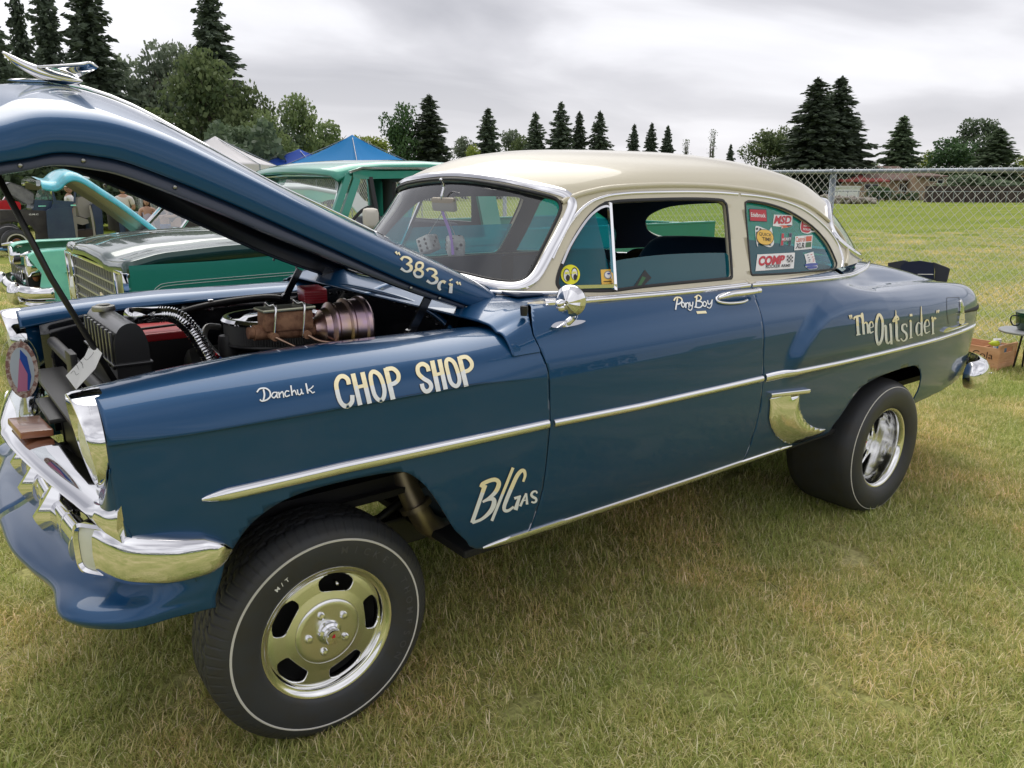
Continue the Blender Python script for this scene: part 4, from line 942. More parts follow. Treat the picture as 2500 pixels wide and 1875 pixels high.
# ================================================================ window stickers
bv_g = bvh_of(grid_mesh('probe3', SG, None, wrap=True))
qg, vg, dg_ = vent[(-1, 'q')], vent[-1], vent[(-1, 'd')]
zs = pix(1800, 480, 7.9)
Cn = {'red': (.50,.015,.03), 'white': (.78,.77,.78), 'black': (.012,.012,.013), 'yellow': (.80,.52,.02), 'orange': (.62,.10,.03), 'green': (.03,.12,.04), 'navy': (.015,.02,.06), 'blue': (.05,.08,.35), 'lemon': (.82,.78,.02), 'ink': (.05,.03,.01), 'amber': (.82,.50,.08), 'grey': (.25,.25,.27)}
SM = {k: mat('print_'+k, v, .45) for k, v in Cn.items()}
def sticker(name, layers, px, par, label):
    """layers: ('poly', pts, colour[, smooth]) or ('text', string, quad, colour[, bold])"""
    cols = []; mb = MB(); lf = .0016
    for L in layers:
        c = L[3] if L[0] == 'text' else L[2]
        if c not in cols: cols.append(c)
        mi = cols.index(c); lf += .0005
        if L[0] == 'poly': put_poly(mb, L[1], bv_g, lf, mi, px, L[3] if len(L) > 3 else 0)
        else: put_text(mb, L[1], L[2], bv_g, lf, L[4] if len(L) > 4 else .01, mi, px)
    o = mb.build(name, [SM[c] for c in cols], par); o['label'] = label; return o
def Q(x0, y0, x1, y1, dy=0, sk=0): return [(x0+sk, y0), (x1+sk, y0+dy), (x1, y1+dy), (x0, y1)]
sticker('window_sticker', [('poly', [(218,236),(555,248),(570,490),(232,478)], 'navy'), ('poly', [(230,248),(545,260),(558,480),(242,468)], 'red'), ('text', 'Edelbrock', [(250,310),(530,330),(538,410),(256,395)], 'white', .02)], zs, qg, 'red Edelbrock sticker')
sticker('window_sticker', [('poly', [(700,350),(1060,360),(1050,480),(1052,560),(960,600),(840,620),(850,590),(676,570)], 'white'), ('text', 'MSD', [(735,368),(1050,375),(1025,530),(690,530)], 'red', .035), ('poly', [(790,560),(1050,552),(1000,590),(850,612),(880,588)], 'orange'), ('poly', [(940,556),(1046,553),(1010,575),(960,580)], 'navy')], zs, qg, 'red and white MSD sticker')
ck = [('poly', [(340,590),(400,575),(520,620),(610,650),(650,595),(680,760),(700,900),(640,975),(540,960),(400,900),(390,965),(370,930),(345,780)], 'white', 3)]
for a in [[(350,610),(395,600),(390,640),(350,650)], [(420,610),(455,620),(450,650),(415,640)], [(590,920),(640,930),(640,950),(600,945)], [(350,690),(372,680),(372,720),(352,730)]]: ck.append(('poly', a, 'black'))
ck += [('poly', [(510,638),(620,670),(682,770),(670,870),(600,935),(500,940),(400,900),(352,810),(365,700),(430,645)], 'ink', 5), ('poly', [(512,648),(615,678),(672,775),(660,865),(597,925),(500,930),(408,892),(362,808),(374,705),(435,655)], 'amber', 5),
 ('text', 'QUICK', [(398,690),(645,725),(640,790),(400,765)], 'ink', .01), ('text', 'TIME', [(455,785),(635,805),(632,872),(470,860)], 'ink', .01)]
sticker('window_sticker', ck, zs, qg, 'yellow oval QUICK TIME sticker on a chequered flag')
sticker('window_sticker', [('poly', [(1215,520),(1240,460),(1300,450),(1360,480),(1400,510),(1495,520),(1480,600),(1500,680),(1430,690),(1350,718),(1240,690),(1205,610)], 'white', 3), ('poly', [(1228,520),(1250,472),(1300,462),(1355,490),(1400,525),(1400,660),(1340,700),(1245,675),(1218,610)], 'red', 3), ('poly', [(1400,560),(1440,530),(1485,610),(1470,660),(1410,650)], 'black', 3),
 ('text', 'RED', [(1262,490),(1345,500),(1345,540),(1262,530)], 'white', .02), ('text', 'HOT &', [(1262,545),(1380,560),(1380,595),(1262,590)], 'white', .02), ('text', "ROLLIN'", [(1255,610),(1410,625),(1410,665),(1255,655)], 'white', .02)], zs, qg, "red lettered RED HOT & ROLLIN' sticker")
hs = [('poly', [(845,708),(898,708),(895,790),(980,790),(990,702),(1050,704),(1025,945),(972,945),(978,870),(885,872),(880,948),(820,950)], 'grey'), ('poly', [(852,716),(890,716),(888,800),(925,800),(920,862),(876,864),(872,940),(832,942)], 'red'), ('poly', [(925,800),(988,800),(996,712),(1040,714),(1018,936),(980,936),(986,862),(920,862)], 'navy'), ('text', 'HURST', [(850,805),(1025,795),(1020,850),(848,856)], 'white', .03)]
sticker('window_sticker', hs, zs, qg, 'red and black H shaped HURST sticker')
sticker('window_sticker', [('poly', [(1108,768),(1446,742),(1425,1010),(1090,1042)], 'white'), ('text', 'Castrol', [(1120,780),(1300,772),(1296,870),(1118,880)], 'orange', .01), ('text', 'XLR', [(1130,900),(1295,892),(1285,995),(1112,1008)], 'black', .02), ('poly', [(1318,772),(1424,765),(1418,860),(1312,868)], 'orange'), ('poly', [(1310,890),(1416,882),(1410,975),(1302,985)], 'green')], zs, qg, 'white Castrol XLR sticker with red and green squares')
ca = [('poly', [(380,1120),(1105,1082),(1080,1385),(342,1440)], 'white'), ('text', 'COMP', [(412,1150),(925,1130),(880,1300),(392,1345)], 'red', .05), ('text', 'ROCKER ARMS', [(545,1320),(1018,1300),(1012,1355),(538,1390)], 'black', .01)]
for i in range(4):
    for j in range(4):
        if (i+j) % 2 == 0: x0 = 950+i*27; y0 = 1138+j*35-i*2; ca.append(('poly', [(x0-j*3, y0), (x0+26-j*3, y0-1), (x0+23-j*3, y0+33), (x0-3-j*3, y0+34)], 'black'))
sticker('window_sticker', ca, zs, qg, 'white COMP ROCKER ARMS sticker with chequered flag')
st = [('poly', [(1285,1115),(1460,1065),(1500,1260),(1548,1360),(1520,1392),(1380,1410),(1305,1360),(1325,1260)], 'white', 0), ('poly', [(1315,1300),(1520,1285),(1525,1330),(1318,1345)], 'blue', 2), ('poly', [(1325,1355),(1525,1345),(1515,1380),(1380,1398)], 'blue', 2)]
for i, (x, y) in enumerate([(1330,1130),(1400,1120),(1345,1180),(1420,1170),(1360,1220),(1440,1210),(1350,1250),(1430,1250)]): st.append(('poly', [(x, y), (x+34, y-8), (x+30, y+6), (x+4, y+12)], 'red' if i % 2 else 'navy'))
sticker('window_sticker', st, zs, qg, 'small white and blue sticker with red speckles')
zm = pix(1340, 640, 10.369)
def ell(cx, cy, rx, ry, n=20, rot=0): 
    return [(cx+rx*math.cos(a)*math.cos(rot)-ry*math.sin(a)*math.sin(rot), cy+rx*math.cos(a)*math.sin(rot)+ry*math.sin(a)*math.cos(rot)) for a in np.linspace(0, 2*math.pi, n, endpoint=False)]
mo = [('poly', ell(540,322,246,258,36), 'black'), ('poly', ell(540,322,240,250,36), 'lemon'), ('poly', ell(445,335,88,165), 'black'), ('poly', ell(447,345,76,148), 'white'), ('poly', ell(640,305,84,162), 'black'), ('poly', ell(637,318,70,142), 'white'), ('poly', ell(470,412,50,80), 'black'), ('poly', ell(655,392,48,76), 'black'), ('text', 'MOON', [(398,262),(680,245),(680,310),(398,325)], 'lemon', .03)]
sticker('window_sticker', mo, zm, vg, 'round yellow sticker with two eyes reading MOON')
ys = [('poly', [(1302,196),(1650,178),(1665,545),(1330,560)], 'amber'), ('poly', ell(1487,330,102,106,24), 'grey'), ('poly', ell(1485,330,78,80,20), 'white'), ('poly', ell(1500,300,40,22,12), 'blue'), ('text', '2019', [(1375,490),(1440,487),(1440,515),(1375,518)], 'ink', 0)]
ys[-1] = ('poly', [(1370,490),(1630,478),(1630,500),(1370,512)], 'ink')
sticker('window_sticker', ys, zm, vg, 'square yellow sticker with round emblem')
z7d = pix(1350, 400, 2.765)
sticker('window_sticker', [('poly', [(617,716),(663,770),(600,832),(540,832)], 'black'), ('poly', [(600,760),(625,770),(590,825),(565,828)], 'green')], z7d, dg_, 'black tilted sticker low on the door glass')
# vent window frame
for s in (1, -1):
    S_ = lambda p: Vector((p[0], s*p[1], p[2]))
    a = hit(bv_s, *z7(378, 268), .004); b = hit(bv_s, *z7(413, 856), .004)
    MB().sweep([S_(a), S_(b)], [(-.007,-.006),(.007,-.006),(.007,.006),(-.007,.006)], (0, -s, 0)).build('vent_post', chrome, car)
    P_, Nn = cast_line([(372,292),(345,292),(300,312),(240,365),(175,455),(110,565),(60,680)], z7, bv_s)
    MB().sweep([S_(p+n_*.003) for p, n_ in zip(P_, Nn)], [(-.005,-.003),(.005,-.003),(.004,.004),(-.004,.004)], [S_(n_) for n_ in Nn]).build('vent_frame', chrome, car, smooth=True, auto=40)
    a = hit(bv_s, *z7(75, 835), .005); b = hit(bv_s, *z7(420, 826), .005)
    MB().sweep([S_(a), S_(b)], [(-.006,-.004),(.006,-.004),(.006,.006),(-.006,.006)], (0, -s, 0)).build('vent_sill', chrome, car)
# ================================================================ body side hardware
# stone shield
gs = [(1.868,.790),(1.878,.76),(1.886,.69),(1.915,.645),(1.965,.597),(2.043,.551),(2.11,.528),(2.19,.516),(2.30,.520),(2.41,.536),(2.36,.546),(2.291,.565),(2.235,.588),(2.188,.612),(2.145,.645),(2.111,.681),(2.092,.715),(2.083,.768)]
xg = np.linspace(1.84, 2.45, 90); PG = body_grid(DT, CT, xg); d = sdf(gs, PG[..., 0], PG[..., 2]); PG[..., 1] -= .004+.016*np.clip(d/.05, 0, 1)**.6
for s in (1, -1):
    me = grid_mesh('stone_shield', PG, d); me = me if s > 0 else mirror_mesh(me)
    o = link('stone_shield', me, chrome, car); solid(o, .012, -1)
    P_, Nn = side_line([(x, z) for x, z in zip(np.linspace(1.860, 2.140, 16), np.linspace(.796, .770, 16))])
    MB().sweep([(p+n_*.006 if s > 0 else mir(p+n_*.006)) for p, n_ in zip(P_, Nn)], [(-.010,-.006),(.010,-.006),(.009,.010),(0,.014),(-.009,.010)], [(0, -s, 0)]*len(P_)).build('shield_cap', chrome, o, smooth=True, auto=50)
# rear bumper
rb = cat([(3.80,-.885,.575),(3.86,-.915,.575),(3.94,-.915,.575),(4.02,-.89,.575),(4.12,-.82,.575),(4.20,-.70,.575),(4.25,-.45,.575),(4.27,0,.575)], 6); rb = np.concatenate([rb, rb[::-1][1:]*[1, -1, 1]])
def rbp(t):
    e_ = abs(t-.5)*2; h_ = np.interp(e_, [0,.90,.95,1], [.075,.078,.066,.018]); d_ = np.interp(e_, [0,.93,.97,1], [.035,.045,.036,.010])
    return [(-.012*0-d_*.4, h_), (-d_*-.4, h_*.9), (-d_*-.9, h_*.5), (-d_*-1.05, 0), (-d_*-.9, -h_*.55), (-d_*-.4, -h_*.92), (-d_*.4, -h_), (-d_*.6, 0)]
def along2(name, pts, fn, m):
    vs = []; fs = []; n = len(pts); P_ = [Vector(p) for p in pts]
    for i, p in enumerate(P_):
        t = (P_[min(i+1, n-1)]-P_[max(i-1, 0)]).normalized(); ow = t.cross(Vector((0, 0, 1))).normalized()
        if ow.dot(p-Vector((3.2, 0, p.z))) < 0: ow = -ow
        pr = fn(i/(n-1)); K = len(pr); vs += [p+ow*a+Vector((0, 0, b)) for a, b in pr]
    for i in range(n-1):
        for k in range(K): fs.append((i*K+k, i*K+(k+1) % K, (i+1)*K+(k+1) % K, (i+1)*K+k))
    fs += [tuple(range(K)), tuple((n-1)*K+k for k in range(K))]
    return MB().add(vs, fs).build(name, m, car, smooth=True, auto=45)
along2('rear_bumper', rb, rbp, chrome)
for s in (1, -1): MB().ball((3.99, s*-.955, .58), (.006, .004, .006), 8, 6).build('bumper_bolt', chrome, car, smooth=True)
# fuel door outline and sail shaped badge
mb = MB()
for pts in ([(1248,1200),(1352,1196)], [(1248,1200),(1250,1330),(1262,1420)], [(1352,1196),(1354,1300),(1352,1400)]): put_stroke(mb, pts, 3.2, bv_body, zo, .0008)
mb.build('fuel_door', seal, pq)
mb = MB()
def plate(mb, pts, bv, px, th=.006, k=4):
    c = cat(pts, k, True); top = [hit(bv, *px(u, v), th) for u, v in c]; bot_ = [hit(bv, *px(u, v), -.001) for u, v in c]; n = len(c)
    if any(t is None for t in top): return
    mb.add(top+bot_, [tuple(range(n))]+[(i, (i+1) % n, n+(i+1) % n, n+i) for i in range(n)])
plate(mb, [(1360,1216),(1376,1240),(1386,1300),(1388,1410),(1344,1412),(1352,1330),(1356,1260)], bv_body, zo)
plate(mb, [(1205,1484),(1240,1448),(1300,1446),(1408,1410),(1400,1428),(1320,1460),(1240,1486)], bv_body, zo, .010)
for y in (1276, 1330, 1384): put_stroke(mb, [(1364, y+2), (1390, y)], 5, bv_body, zo, .009)
mb.build('sail_badge', chrome, pq, smooth=False)
p = hit(bv_body, 2376, 706, .0) or Vector((4.09,-.70,1.02))
MB().ball(p, (.03, .02, .006), 12, 6).build('tail_lamp_trim', chrome, car, smooth=True)
for s in (1, -1): MB().ball((4.10, s*-.70, .93), (.045, .05, .065), 20, 12).build('tail_lamp', mat('tail_red', (.35, .01, .015), .15, 0, 1), car, smooth=True)
# door handle
for s in (1, -1):
    S_ = lambda p: Vector((p[0], s*p[1], p[2])); H = lambda u, v, l: hit(bv_body, *zp(u, v), l)
    pts = cat([H(312,92,.004), H(350,118,.006), H(440,120,.008), H(520,100,.008), H(555,85,.006)], 5); 
    mb = MB(); mb.tube([S_(p) for p in cat([H(310,88,.003), H(330,112,.004), H(400,122,.004), H(490,115,.004), H(530,100,.004)], 5)], .006, 8)
    mb.tube([S_(p) for p in cat([H(310,88,.003), H(345,60,.004), H(420,44,.004), H(500,34,.004), H(530,40,.004)], 5)], .005, 8); ho = mb.build('door_handle', chrome, PARTS['door' if s > 0 else 'door_far'], smooth=True)
    gp = [S_(H(318,92,.010)), S_(H(380,84,.026)), S_(H(450,78,.030)), S_(H(530,68,.030)), S_(H(566,62,.030))]
    MB().tube(cat([tuple(q) for q in gp], 5), list(np.interp(np.linspace(0, 1, 21), [0,.2,.6,.9,1], [.006,.012,.013,.011,.011])), 12).build('handle_grip', chrome, ho, smooth=True)
    q = S_(H(585, 58, .030)); MB().tube([S_(H(562,62,.030)), q], .012, 14).build('lock_button', chrome, ho, smooth=False, auto=40)
# door mirror
b0 = hit(bv_body, *zm(270, 1560), .002); b1 = hit(bv_body, *zm(880, 1520), .002); bc = hit(bv_body, *zm(440, 1570), .003)
mb = MB(); plate(mb, [(25,1655),(150,1560),(400,1520),(700,1500),(890,1520),(800,1580),(600,1640),(350,1680),(100,1690)], bv_body, zm, .009)
mo_ = mb.build('door_mirror', chrome, PARTS['door'], smooth=True, auto=40)
mc_ = Vector(at(1392, 735, y=-1.02)); ap_ = Vector(at(1366, 741, y=-1.045)); axm = (mc_-ap_); axm = Vector((.86, .46, .06)).normalized()
MB().tube(cat([tuple(bc), tuple(bc+Vector((.004,-.035,.035))), tuple(ap_+Vector((0,0,-.012)))], 6), list(np.interp(np.linspace(0,1,13), [0,.6,1], [.013,.009,.010])), 10).build('mirror_stalk', chrome, mo_, smooth=True)
mb = MB(); Tm = Matrix.Translation(mc_) @ axm.to_track_quat('Z', 'Y').to_matrix().to_4x4()
n = 24; vs = []; 
for r_, h in ((.006,-.030),(.018,-.024),(.036,-.012),(.045,.0),(.0475,.004),(.047,.009),(.044,.010)):
    for k in range(n):
        a = 2*math.pi*k/n; f_ = 1+(.035*(1 if k % 2 else -1) if .01 < r_ < .05 else 0)*0; vs.append(Tm @ Vector((r_*math.cos(a)*f_, r_*math.sin(a)*f_, h+(.0012*math.cos(a*10) if .01 < r_ < .05 else 0))))
mb.add(vs, [(i*n+k, i*n+(k+1) % n, (i+1)*n+(k+1) % n, (i+1)*n+k) for i in range(6) for k in range(n)]+[tuple(range(n))])
mb.build('mirror_shell', chrome, mo_, smooth=True, auto=18)
MB().lathe([(0,.006),(.044,.006)], 32, Tm).build('mirror_glass', mat('mirror_silver', (.9,.9,.9), .01, 1), mo_)
MB().ball(ap_+Vector((.006,.004,0)), (.024, .012, .011), 14, 10, rot=Matrix.Rotation(R(28), 3, 'Z')).build('mirror_joint', chrome, mo_, smooth=True)
# ================================================================ wheels
WRX = Matrix.Rotation(R(90), 4, 'X')          # local z -> world -y
alu = polished
def slot_wheel(center, deep, tyre_r, tyre_w, stripe, tread, s=1, rot0=5., steer=0.):
    """center: outer lip plane centre on the near side (s=1); s=-1 mirrored"""
    T = Matrix.Translation(center) @ Matrix.Rotation(steer, 4, 'Z') @ (WRX if s > 0 else Matrix.Rotation(R(-90), 4, 'X'))
    # rim : flange, barrel
    prof = [(.198, -.012), (.2035, -.010), (.2075, -.004), (.2075, .001), (.204, .004), (.199, .003), (.194, 0), (.190, -.004)]
    prof += [(.183, -.006), (.180, -.010), (.177, -.020), (.176, -deep)] if not deep > .05 else [(.186, -.012), (.183, -.03), (.180, -.06), (.176, -deep)]
    mb = MB(); mb.lathe(prof, 96, T); w_ = mb.build('wheel', mat('spun_aluminium', (.84,.84,.83), .12, 1.0), car, smooth=True, auto=35)
    # dish with kidney slots
    nr, na = 70, 480; rr = np.linspace(.030, .1775, nr); aa = np.linspace(0, 2*math.pi, na, endpoint=False)
    A, Rr = np.meshgrid(aa, rr, indexing='ij'); X = Rr*np.cos(A); Y = Rr*np.sin(A)
    z0 = -deep+.004
    Z = z0+np.interp(Rr, [.03,.088,.094,.125,.158,.168,.1775], [.016,.016,.012,.006,.004,.002,-.002])
    F_ = np.ones_like(X)
    for k in range(5):
        a0 = R(rot0+72*k); lo_ = R(21); am = []
        for t in np.linspace(0, 2*math.pi, 26, endpoint=False):
            ct, st_ = math.cos(t), math.sin(t); r_ = .145+.0250*np.sign(st_)*abs(st_)**.62; th_ = a0+R(21.5)*np.sign(ct)*abs(ct)**.75; am.append((r_*math.cos(th_), r_*math.sin(th_)))
        pl = cat(am, 3, True); d = sdf(pl, X, Y); F_ = np.minimum(F_, -d)
    P_ = np.stack([X, Y, Z], -1); P_ = np.einsum('ij,abj->abi', np.array(T.to_3x3()), P_)+np.array(T.translation)
    d_ = link('wheel_disc', grid_mesh('wheel_disc', P_, F_, wrap=True, flip=False), alu, w_); solid(d_, .016, -1)
    MB().lathe([(.174, -deep-.01), (.150, -deep-.075), (.06, -deep-.08), (0, -deep-.08)], 40, T).build('brake_drum', mat('drum', (.035,.035,.035), .5, .5), w_, smooth=True)
    zc2 = -deep+.020
    MB().lathe([(.048, zc2-.004), (.043, zc2+.004), (.037, zc2+.007), (.036, zc2+.024), (.033, zc2+.030), (.026, zc2+.034), (.025, zc2+.052), (.022, zc2+.057), (0, zc2+.058)], 40, T).build('hub_cap', chrome, w_, smooth=True, auto=30)
    mb = MB(); 
    for a in range(4): mb.prism([(0.002+.010*math.cos(t), .002+.010*math.sin(t)) for t in np.linspace(R(90), R(180), 6)]+[(0.002,.002)], zc2+.0582, zc2+.0590) if a == 0 else None
    mb.v = [tuple(T @ Vector(v)) for v in mb.v]; mb.build('cap_emblem', SM['red'], w_)
    proto = None
    for k in range(5):
        a = R(rot0+36+34+72*k-36); nm = MB(); p = Vector((.062*math.cos(a), .062*math.sin(a), zc2-.004))
        nm.lathe([(.0165, 0), (.0165, .005), (.0125, .007), (.0120, .024), (.009, .031), (0, .033)], 12, T @ Matrix.Translation(p)); nm.build('lug_nut', chrome, w_, smooth=True, auto=30)
        a2 = a+R(36); nm = MB(); p = Vector((.047*math.cos(a2), .047*math.sin(a2), zc2-.003)); nm.lathe([(.0075, 0), (.0075, .006), (.004, .007), (0, .007)], 10, T @ Matrix.Translation(p)); nm.build('cap_screw', chrome, w_, smooth=True, auto=30)
    # tyre
    tw = tyre_w; R_ = tyre_r; sh = .018 if tread else .035
    if tread: pr = [(.196,-.014),(.205,.004),(.214,.010),(.222,.012),(.235,.0155),(.262,.0185),(.290,.0175),(.308,.012),(.322,.002),(.331,-.010),(R_-.004,-.019),(R_,-.030)]+[(R_+.002*math.sin(math.pi*q), -.030-(tw-.06)*q) for q in np.linspace(.04,.96,26)]+[(R_,-tw+.030),(R_-.006,-tw+.018),(.325,-tw+.004),(.29,-tw-.006),(.23,-tw),(.20,-tw+.02)]
    else: pr = [(.196,-.014),(.206,.006),(.216,.014),(.230,.020),(.255,.026),(.285,.026),(.308,.018),(.325,.004),(.336,-.016),(.3425,-.040),(R_,-.07),(R_+.001,-tw*.5),(R_,-tw+.07),(.3425,-tw+.04),(.325,-tw),(.29,-tw-.02),(.24,-tw-.015),(.20,-tw+.02)]
    if not tread: pr = [tuple(q) for q in cat(pr, 3)]
    na = 720 if tread else 120; A = np.linspace(0, 2*math.pi, na, endpoint=False); pr = np.array(pr); m = len(pr)
    RR = np.repeat(pr[None, :, 0], na, 0).copy(); ZZ = np.repeat(pr[None, :, 1], na, 0)
    if tread:
        for j in range(m):
            zj = pr[j, 1]
            if pr[j, 0] > R_-.001 and -tw+.02 < zj < -.028:
                q = (-.03-zj)/(tw-.06)
                for c0, am in ((.18,.045),(.5,.05),(.82,.045)):
                    zig = c0+am*np.sign(np.sin(A*36)); RR[:, j] -= .007*(np.abs(q-zig) < .026)
                # sipes
                RR[:, j] -= .004*((np.abs(((A*36/math.pi+q*3) % 1)-.5) < .07) & ((q < .30) | ((q > .4) & (q < .6)) | (q > .7)))
            elif .318 < pr[j, 0] <= R_-.001 and zj > -.03:
                RR[:, j] -= .0035*(np.abs(((A*36/math.pi) % 1)-.5) < .09)
    P_ = np.stack([RR*np.cos(A)[:, None], RR*np.sin(A)[:, None], ZZ], -1)
    flat = P_  # settle on the grass a little
    P_ = np.einsum('ij,abj->abi', np.array(T.to_3x3()), P_)+np.array(T.translation)
    to = link('tyre', grid_mesh('tyre', P_, None, wrap=True, flip=True), rubber, w_)
    ra, rb_ = stripe; zf = lambda r_: np.interp(r_, *( ([.205,.222,.235,.262,.290,.308,.322],[.004,.012,.0155,.0185,.0175,.012,.002]) if tread else ([.206,.216,.230,.255,.285,.308,.325,.336],[.006,.014,.020,.026,.026,.018,.004,-.016])))
    MB().lathe([(ra, zf(ra)+.0002), (ra+.0006, zf(ra)+.0016), (rb_-.0006, zf(rb_)+.0016), (rb_, zf(rb_)+.0002)], 160, T).build('whitewall', mat('whitewall', (.62, .60, .56), .6), w_, smooth=True)
    return w_, T, zf
def ring_text(s_, T, r0, h, a0, da, zf, m, par, name, th=.0012, flip=1):
    mb = MB()
    for i, ch in enumerate(s_):
        if ch == ' ': continue
        V, F_ = text_geo(ch, .02); c = (V.max(0)+V.min(0))/2; a = R(a0-da*i); sc_ = h/.72
        vs = []
        for v in V:
            lx, ly = (v[0]-c[0])*sc_, (v[1]-.36)*sc_; r_ = r0+ly; aa = a-lx/r0; vs.append(T @ Vector((r_*math.cos(aa), r_*math.sin(aa), float(zf(r_))+th)))
        mb.add(vs, F_)
    return mb.build(name, m, par)
wf, Tf, zff = slot_wheel((0, -.783, .342), .040, .345, .185, (.289, .2955), True, 1, 3)
emb = mat('embossed_rubber', (.060, .060, .066), .34)
ring_text('MICKEY', Tf, .262, .022, 78, 8.2, zff, emb, wf, 'tyre_lettering'); ring_text('THOMPSON', Tf, .262, .022, 22, 8.2, zff, emb, wf, 'tyre_lettering')
ring_text('SPORTSMAN', Tf, .262, .020, 232, 7.6, zff, emb, wf, 'tyre_lettering') if False else None
ring_text('M/T', Tf, .248, .013, 127, 4.0, zff, white, wf, 'tyre_lettering')
wr, Tr, zfr = slot_wheel((2.921, -.913, .342), .165, .3455, .33, (.3125, .3165), False, 1, 20)
slot_wheel((0, .783, .342), .040, .345, .185, (.289, .2955), True, -1, 3)
slot_wheel((2.921, .913, .342), .165, .3455, .33, (.3125, .3165), False, -1, 20)
MB().tube([Tf @ Vector((.150*math.cos(R(75)), .150*math.sin(R(75)), -.03)), Tf @ Vector((.146*math.cos(R(75)), .146*math.sin(R(75)), -.006))], .004, 8).build('valve_stem', chrome, wf, smooth=True)
# running gear
mb = MB(); mb.tube([(0,-.66,.342),(0,.66,.342)], .035, 16); mb.box((0,-.62,.36), (.10,.06,.16), bev=.02); mb.box((0,.62,.36), (.10,.06,.16), bev=.02); mb.build('front_axle', satin, car, smooth=True, auto=40)
for s in (1, -1):
    mb = MB(); mb.tube(cat([(-.50,s*-.42,.52),(-.2,s*-.42,.42),(0,s*-.42,.40),(.25,s*-.42,.43),(.50,s*-.42,.54)], 5), .016, 8); mb.build('leaf_spring', satin, car, smooth=True)
    MB().tube([(.05,s*-.52,.40),(.12,s*-.52,.85)], .022, 12).build('shock_absorber', satin, car, smooth=True)
    MB().ball((.16, s*-.60, .80), (.03,.015,.03), 12, 8).build('body_mount', mat('zinc'), car, smooth=True)
MB().tube([(2.921,-.60,.342),(2.921,.60,.342)], .045, 16).build('rear_axle', satin, car, smooth=True)
MB().ball((2.921,0,.342), (.15,.14,.15), 20, 14).build('differential', satin, car, smooth=True)
for s in (1, -1):
    MB().box((2.95, s*-.56, .56), (.9, .012, .42)).build('inner_wheelhouse', under, car)
    MB().box((.0, s*-.56, .75), (.9, .012, .28)).build('inner_wheelhouse', under, car)
MB().box((3.15,-.60,.66),(.22,.02,.012), Matrix.Rotation(R(8),3,'Y')).build('frame_bracket', mat('zinc'), car)
ex = mat('exhaust_steel', (.28, .24, .19), .45, .9, noise=(9, (.36, .30, .22), .4, .65))
ep = cat([at(866*1.1302,1010*1.1302,y=-.55), at(880*1.1302,1050*1.1302,y=-.57), at(905*1.1302,1105*1.1302,y=-.60), at(930*1.1302,1135*1.1302,y=-.60), at(975*1.1302,1142*1.1302,y=-.60), np.array(at(975*1.1302,1142*1.1302,y=-.60))+[.25,0,-.01]], 8)
MB().tube(ep, .040, 20).build('exhaust_pipe', ex, car, smooth=True)
q = Vector(ep[14]); t = (Vector(ep[15])-Vector(ep[13])).normalized()
MB().lathe([(.040,-.008),(.055,-.008),(.055,.008),(.040,.008)], 24, Matrix.Translation(q) @ t.to_track_quat('Z', 'Y').to_matrix().to_4x4()).build('exhaust_flange', ex, car, auto=40)
# ================================================================ interior
cloth = mat('navy_upholstery', (.012, .022, .060), .85, sheen=.3, bump=(300, .3, .001)); panel = mat('door_trim_navy', (.02, .05, .09), .6); dashm = mat('dash_navy', (.012, .03, .07), .35, 0, .5, .1); grey_seat = mat('grey_upholstery', (.05, .06, .085), .85)
def bench(x0, zt, zb, w_, name, seatx, m):
    pr = cat([(x0-.06, zb),(x0-.05, zt-.20),(x0-.015, zt-.05),(x0+.03, zt),(x0+.08, zt-.03),(x0+.11, zt-.18),(x0+.15, zb)], 5)
    ys_ = np.linspace(-w_, w_, 26); P_ = []
    for y in ys_:
        e_ = abs(y)/w_; k = 1-.05*e_**2-(.22*max(0, (e_-.72)/.28)**2)
        P_.append([(x, y, zb+(z-zb)*k) for x, z in pr])
    o = link(name, grid_mesh(name, np.array(P_)), m, car); 
    c = MB(); c.box((seatx, 0, zb+.06), (.50, 2*w_-.04, .18), bev=.05); c.build('seat_cushion', m, o, smooth=True, auto=60); return o
bench(1.95, 1.25, .80, .64, 'front_seat', 1.68, grey_seat); bench(2.66, 1.34, .80, .58, 'rear_seat', 2.40, cloth)
# parcel shelf, dash, wheel, door trims
MB().box((3.02, 0, 1.215), (.50, .95, .02)).build('parcel_shelf', head, car)
dp = cat([(.78,1.262),(.92,1.255),(1.00,1.235),(1.03,1.18),(1.01,1.08),(.95,1.0)], 5); P_ = np.array([[(x-.02*(abs(y)/.7)**3, y, z) for x, z in dp] for y in np.linspace(-.70, .70, 20)])
dd_ = link('dashboard', grid_mesh('dashboard', P_), dashm, car); solid(dd_, .01, 0)
mb = MB(); mb.lathe([(0,.01),(.07,.01),(.075,0)], 28, Matrix.Translation((1.035,-.33,1.16)) @ Matrix.Rotation(R(90), 4, 'Y')); mb.build('speedometer', chrome, dd_, auto=40)
sc_ = Vector((1.27,-.37,1.155)); sm_ = Matrix.Translation(sc_) @ Matrix.Rotation(R(-62), 4, 'Y')
ring = [sm_ @ Vector((.205*math.cos(a), .205*math.sin(a), 0)) for a in np.linspace(0, 2*math.pi, 48, endpoint=False)]
sw = MB().tube(ring, .0125, 10, closed=True).build('steering_wheel', satin, car, smooth=True)
mb = MB()
for a in (R(0), R(180), R(90)): mb.tube([sm_ @ Vector((0,0,-.03)), sm_ @ Vector((.2*math.cos(a), .2*math.sin(a), 0))], .009, 8)
mb.tube([sm_ @ Vector((0,0,-.0)), sm_ @ Vector((0,0,-.45))], .022, 12); mb.lathe([(0,.0),(.045,-.004),(.05,-.02),(.03,-.05)], 24, sm_); mb.build('steering_column', satin, sw, smooth=True, auto=40)
MB().tube([sm_ @ Vector((.13*math.cos(a), .13*math.sin(a), .002)) for a in np.linspace(R(200), R(340), 16)], .004, 8).build('horn_ring', chrome, sw, smooth=True)
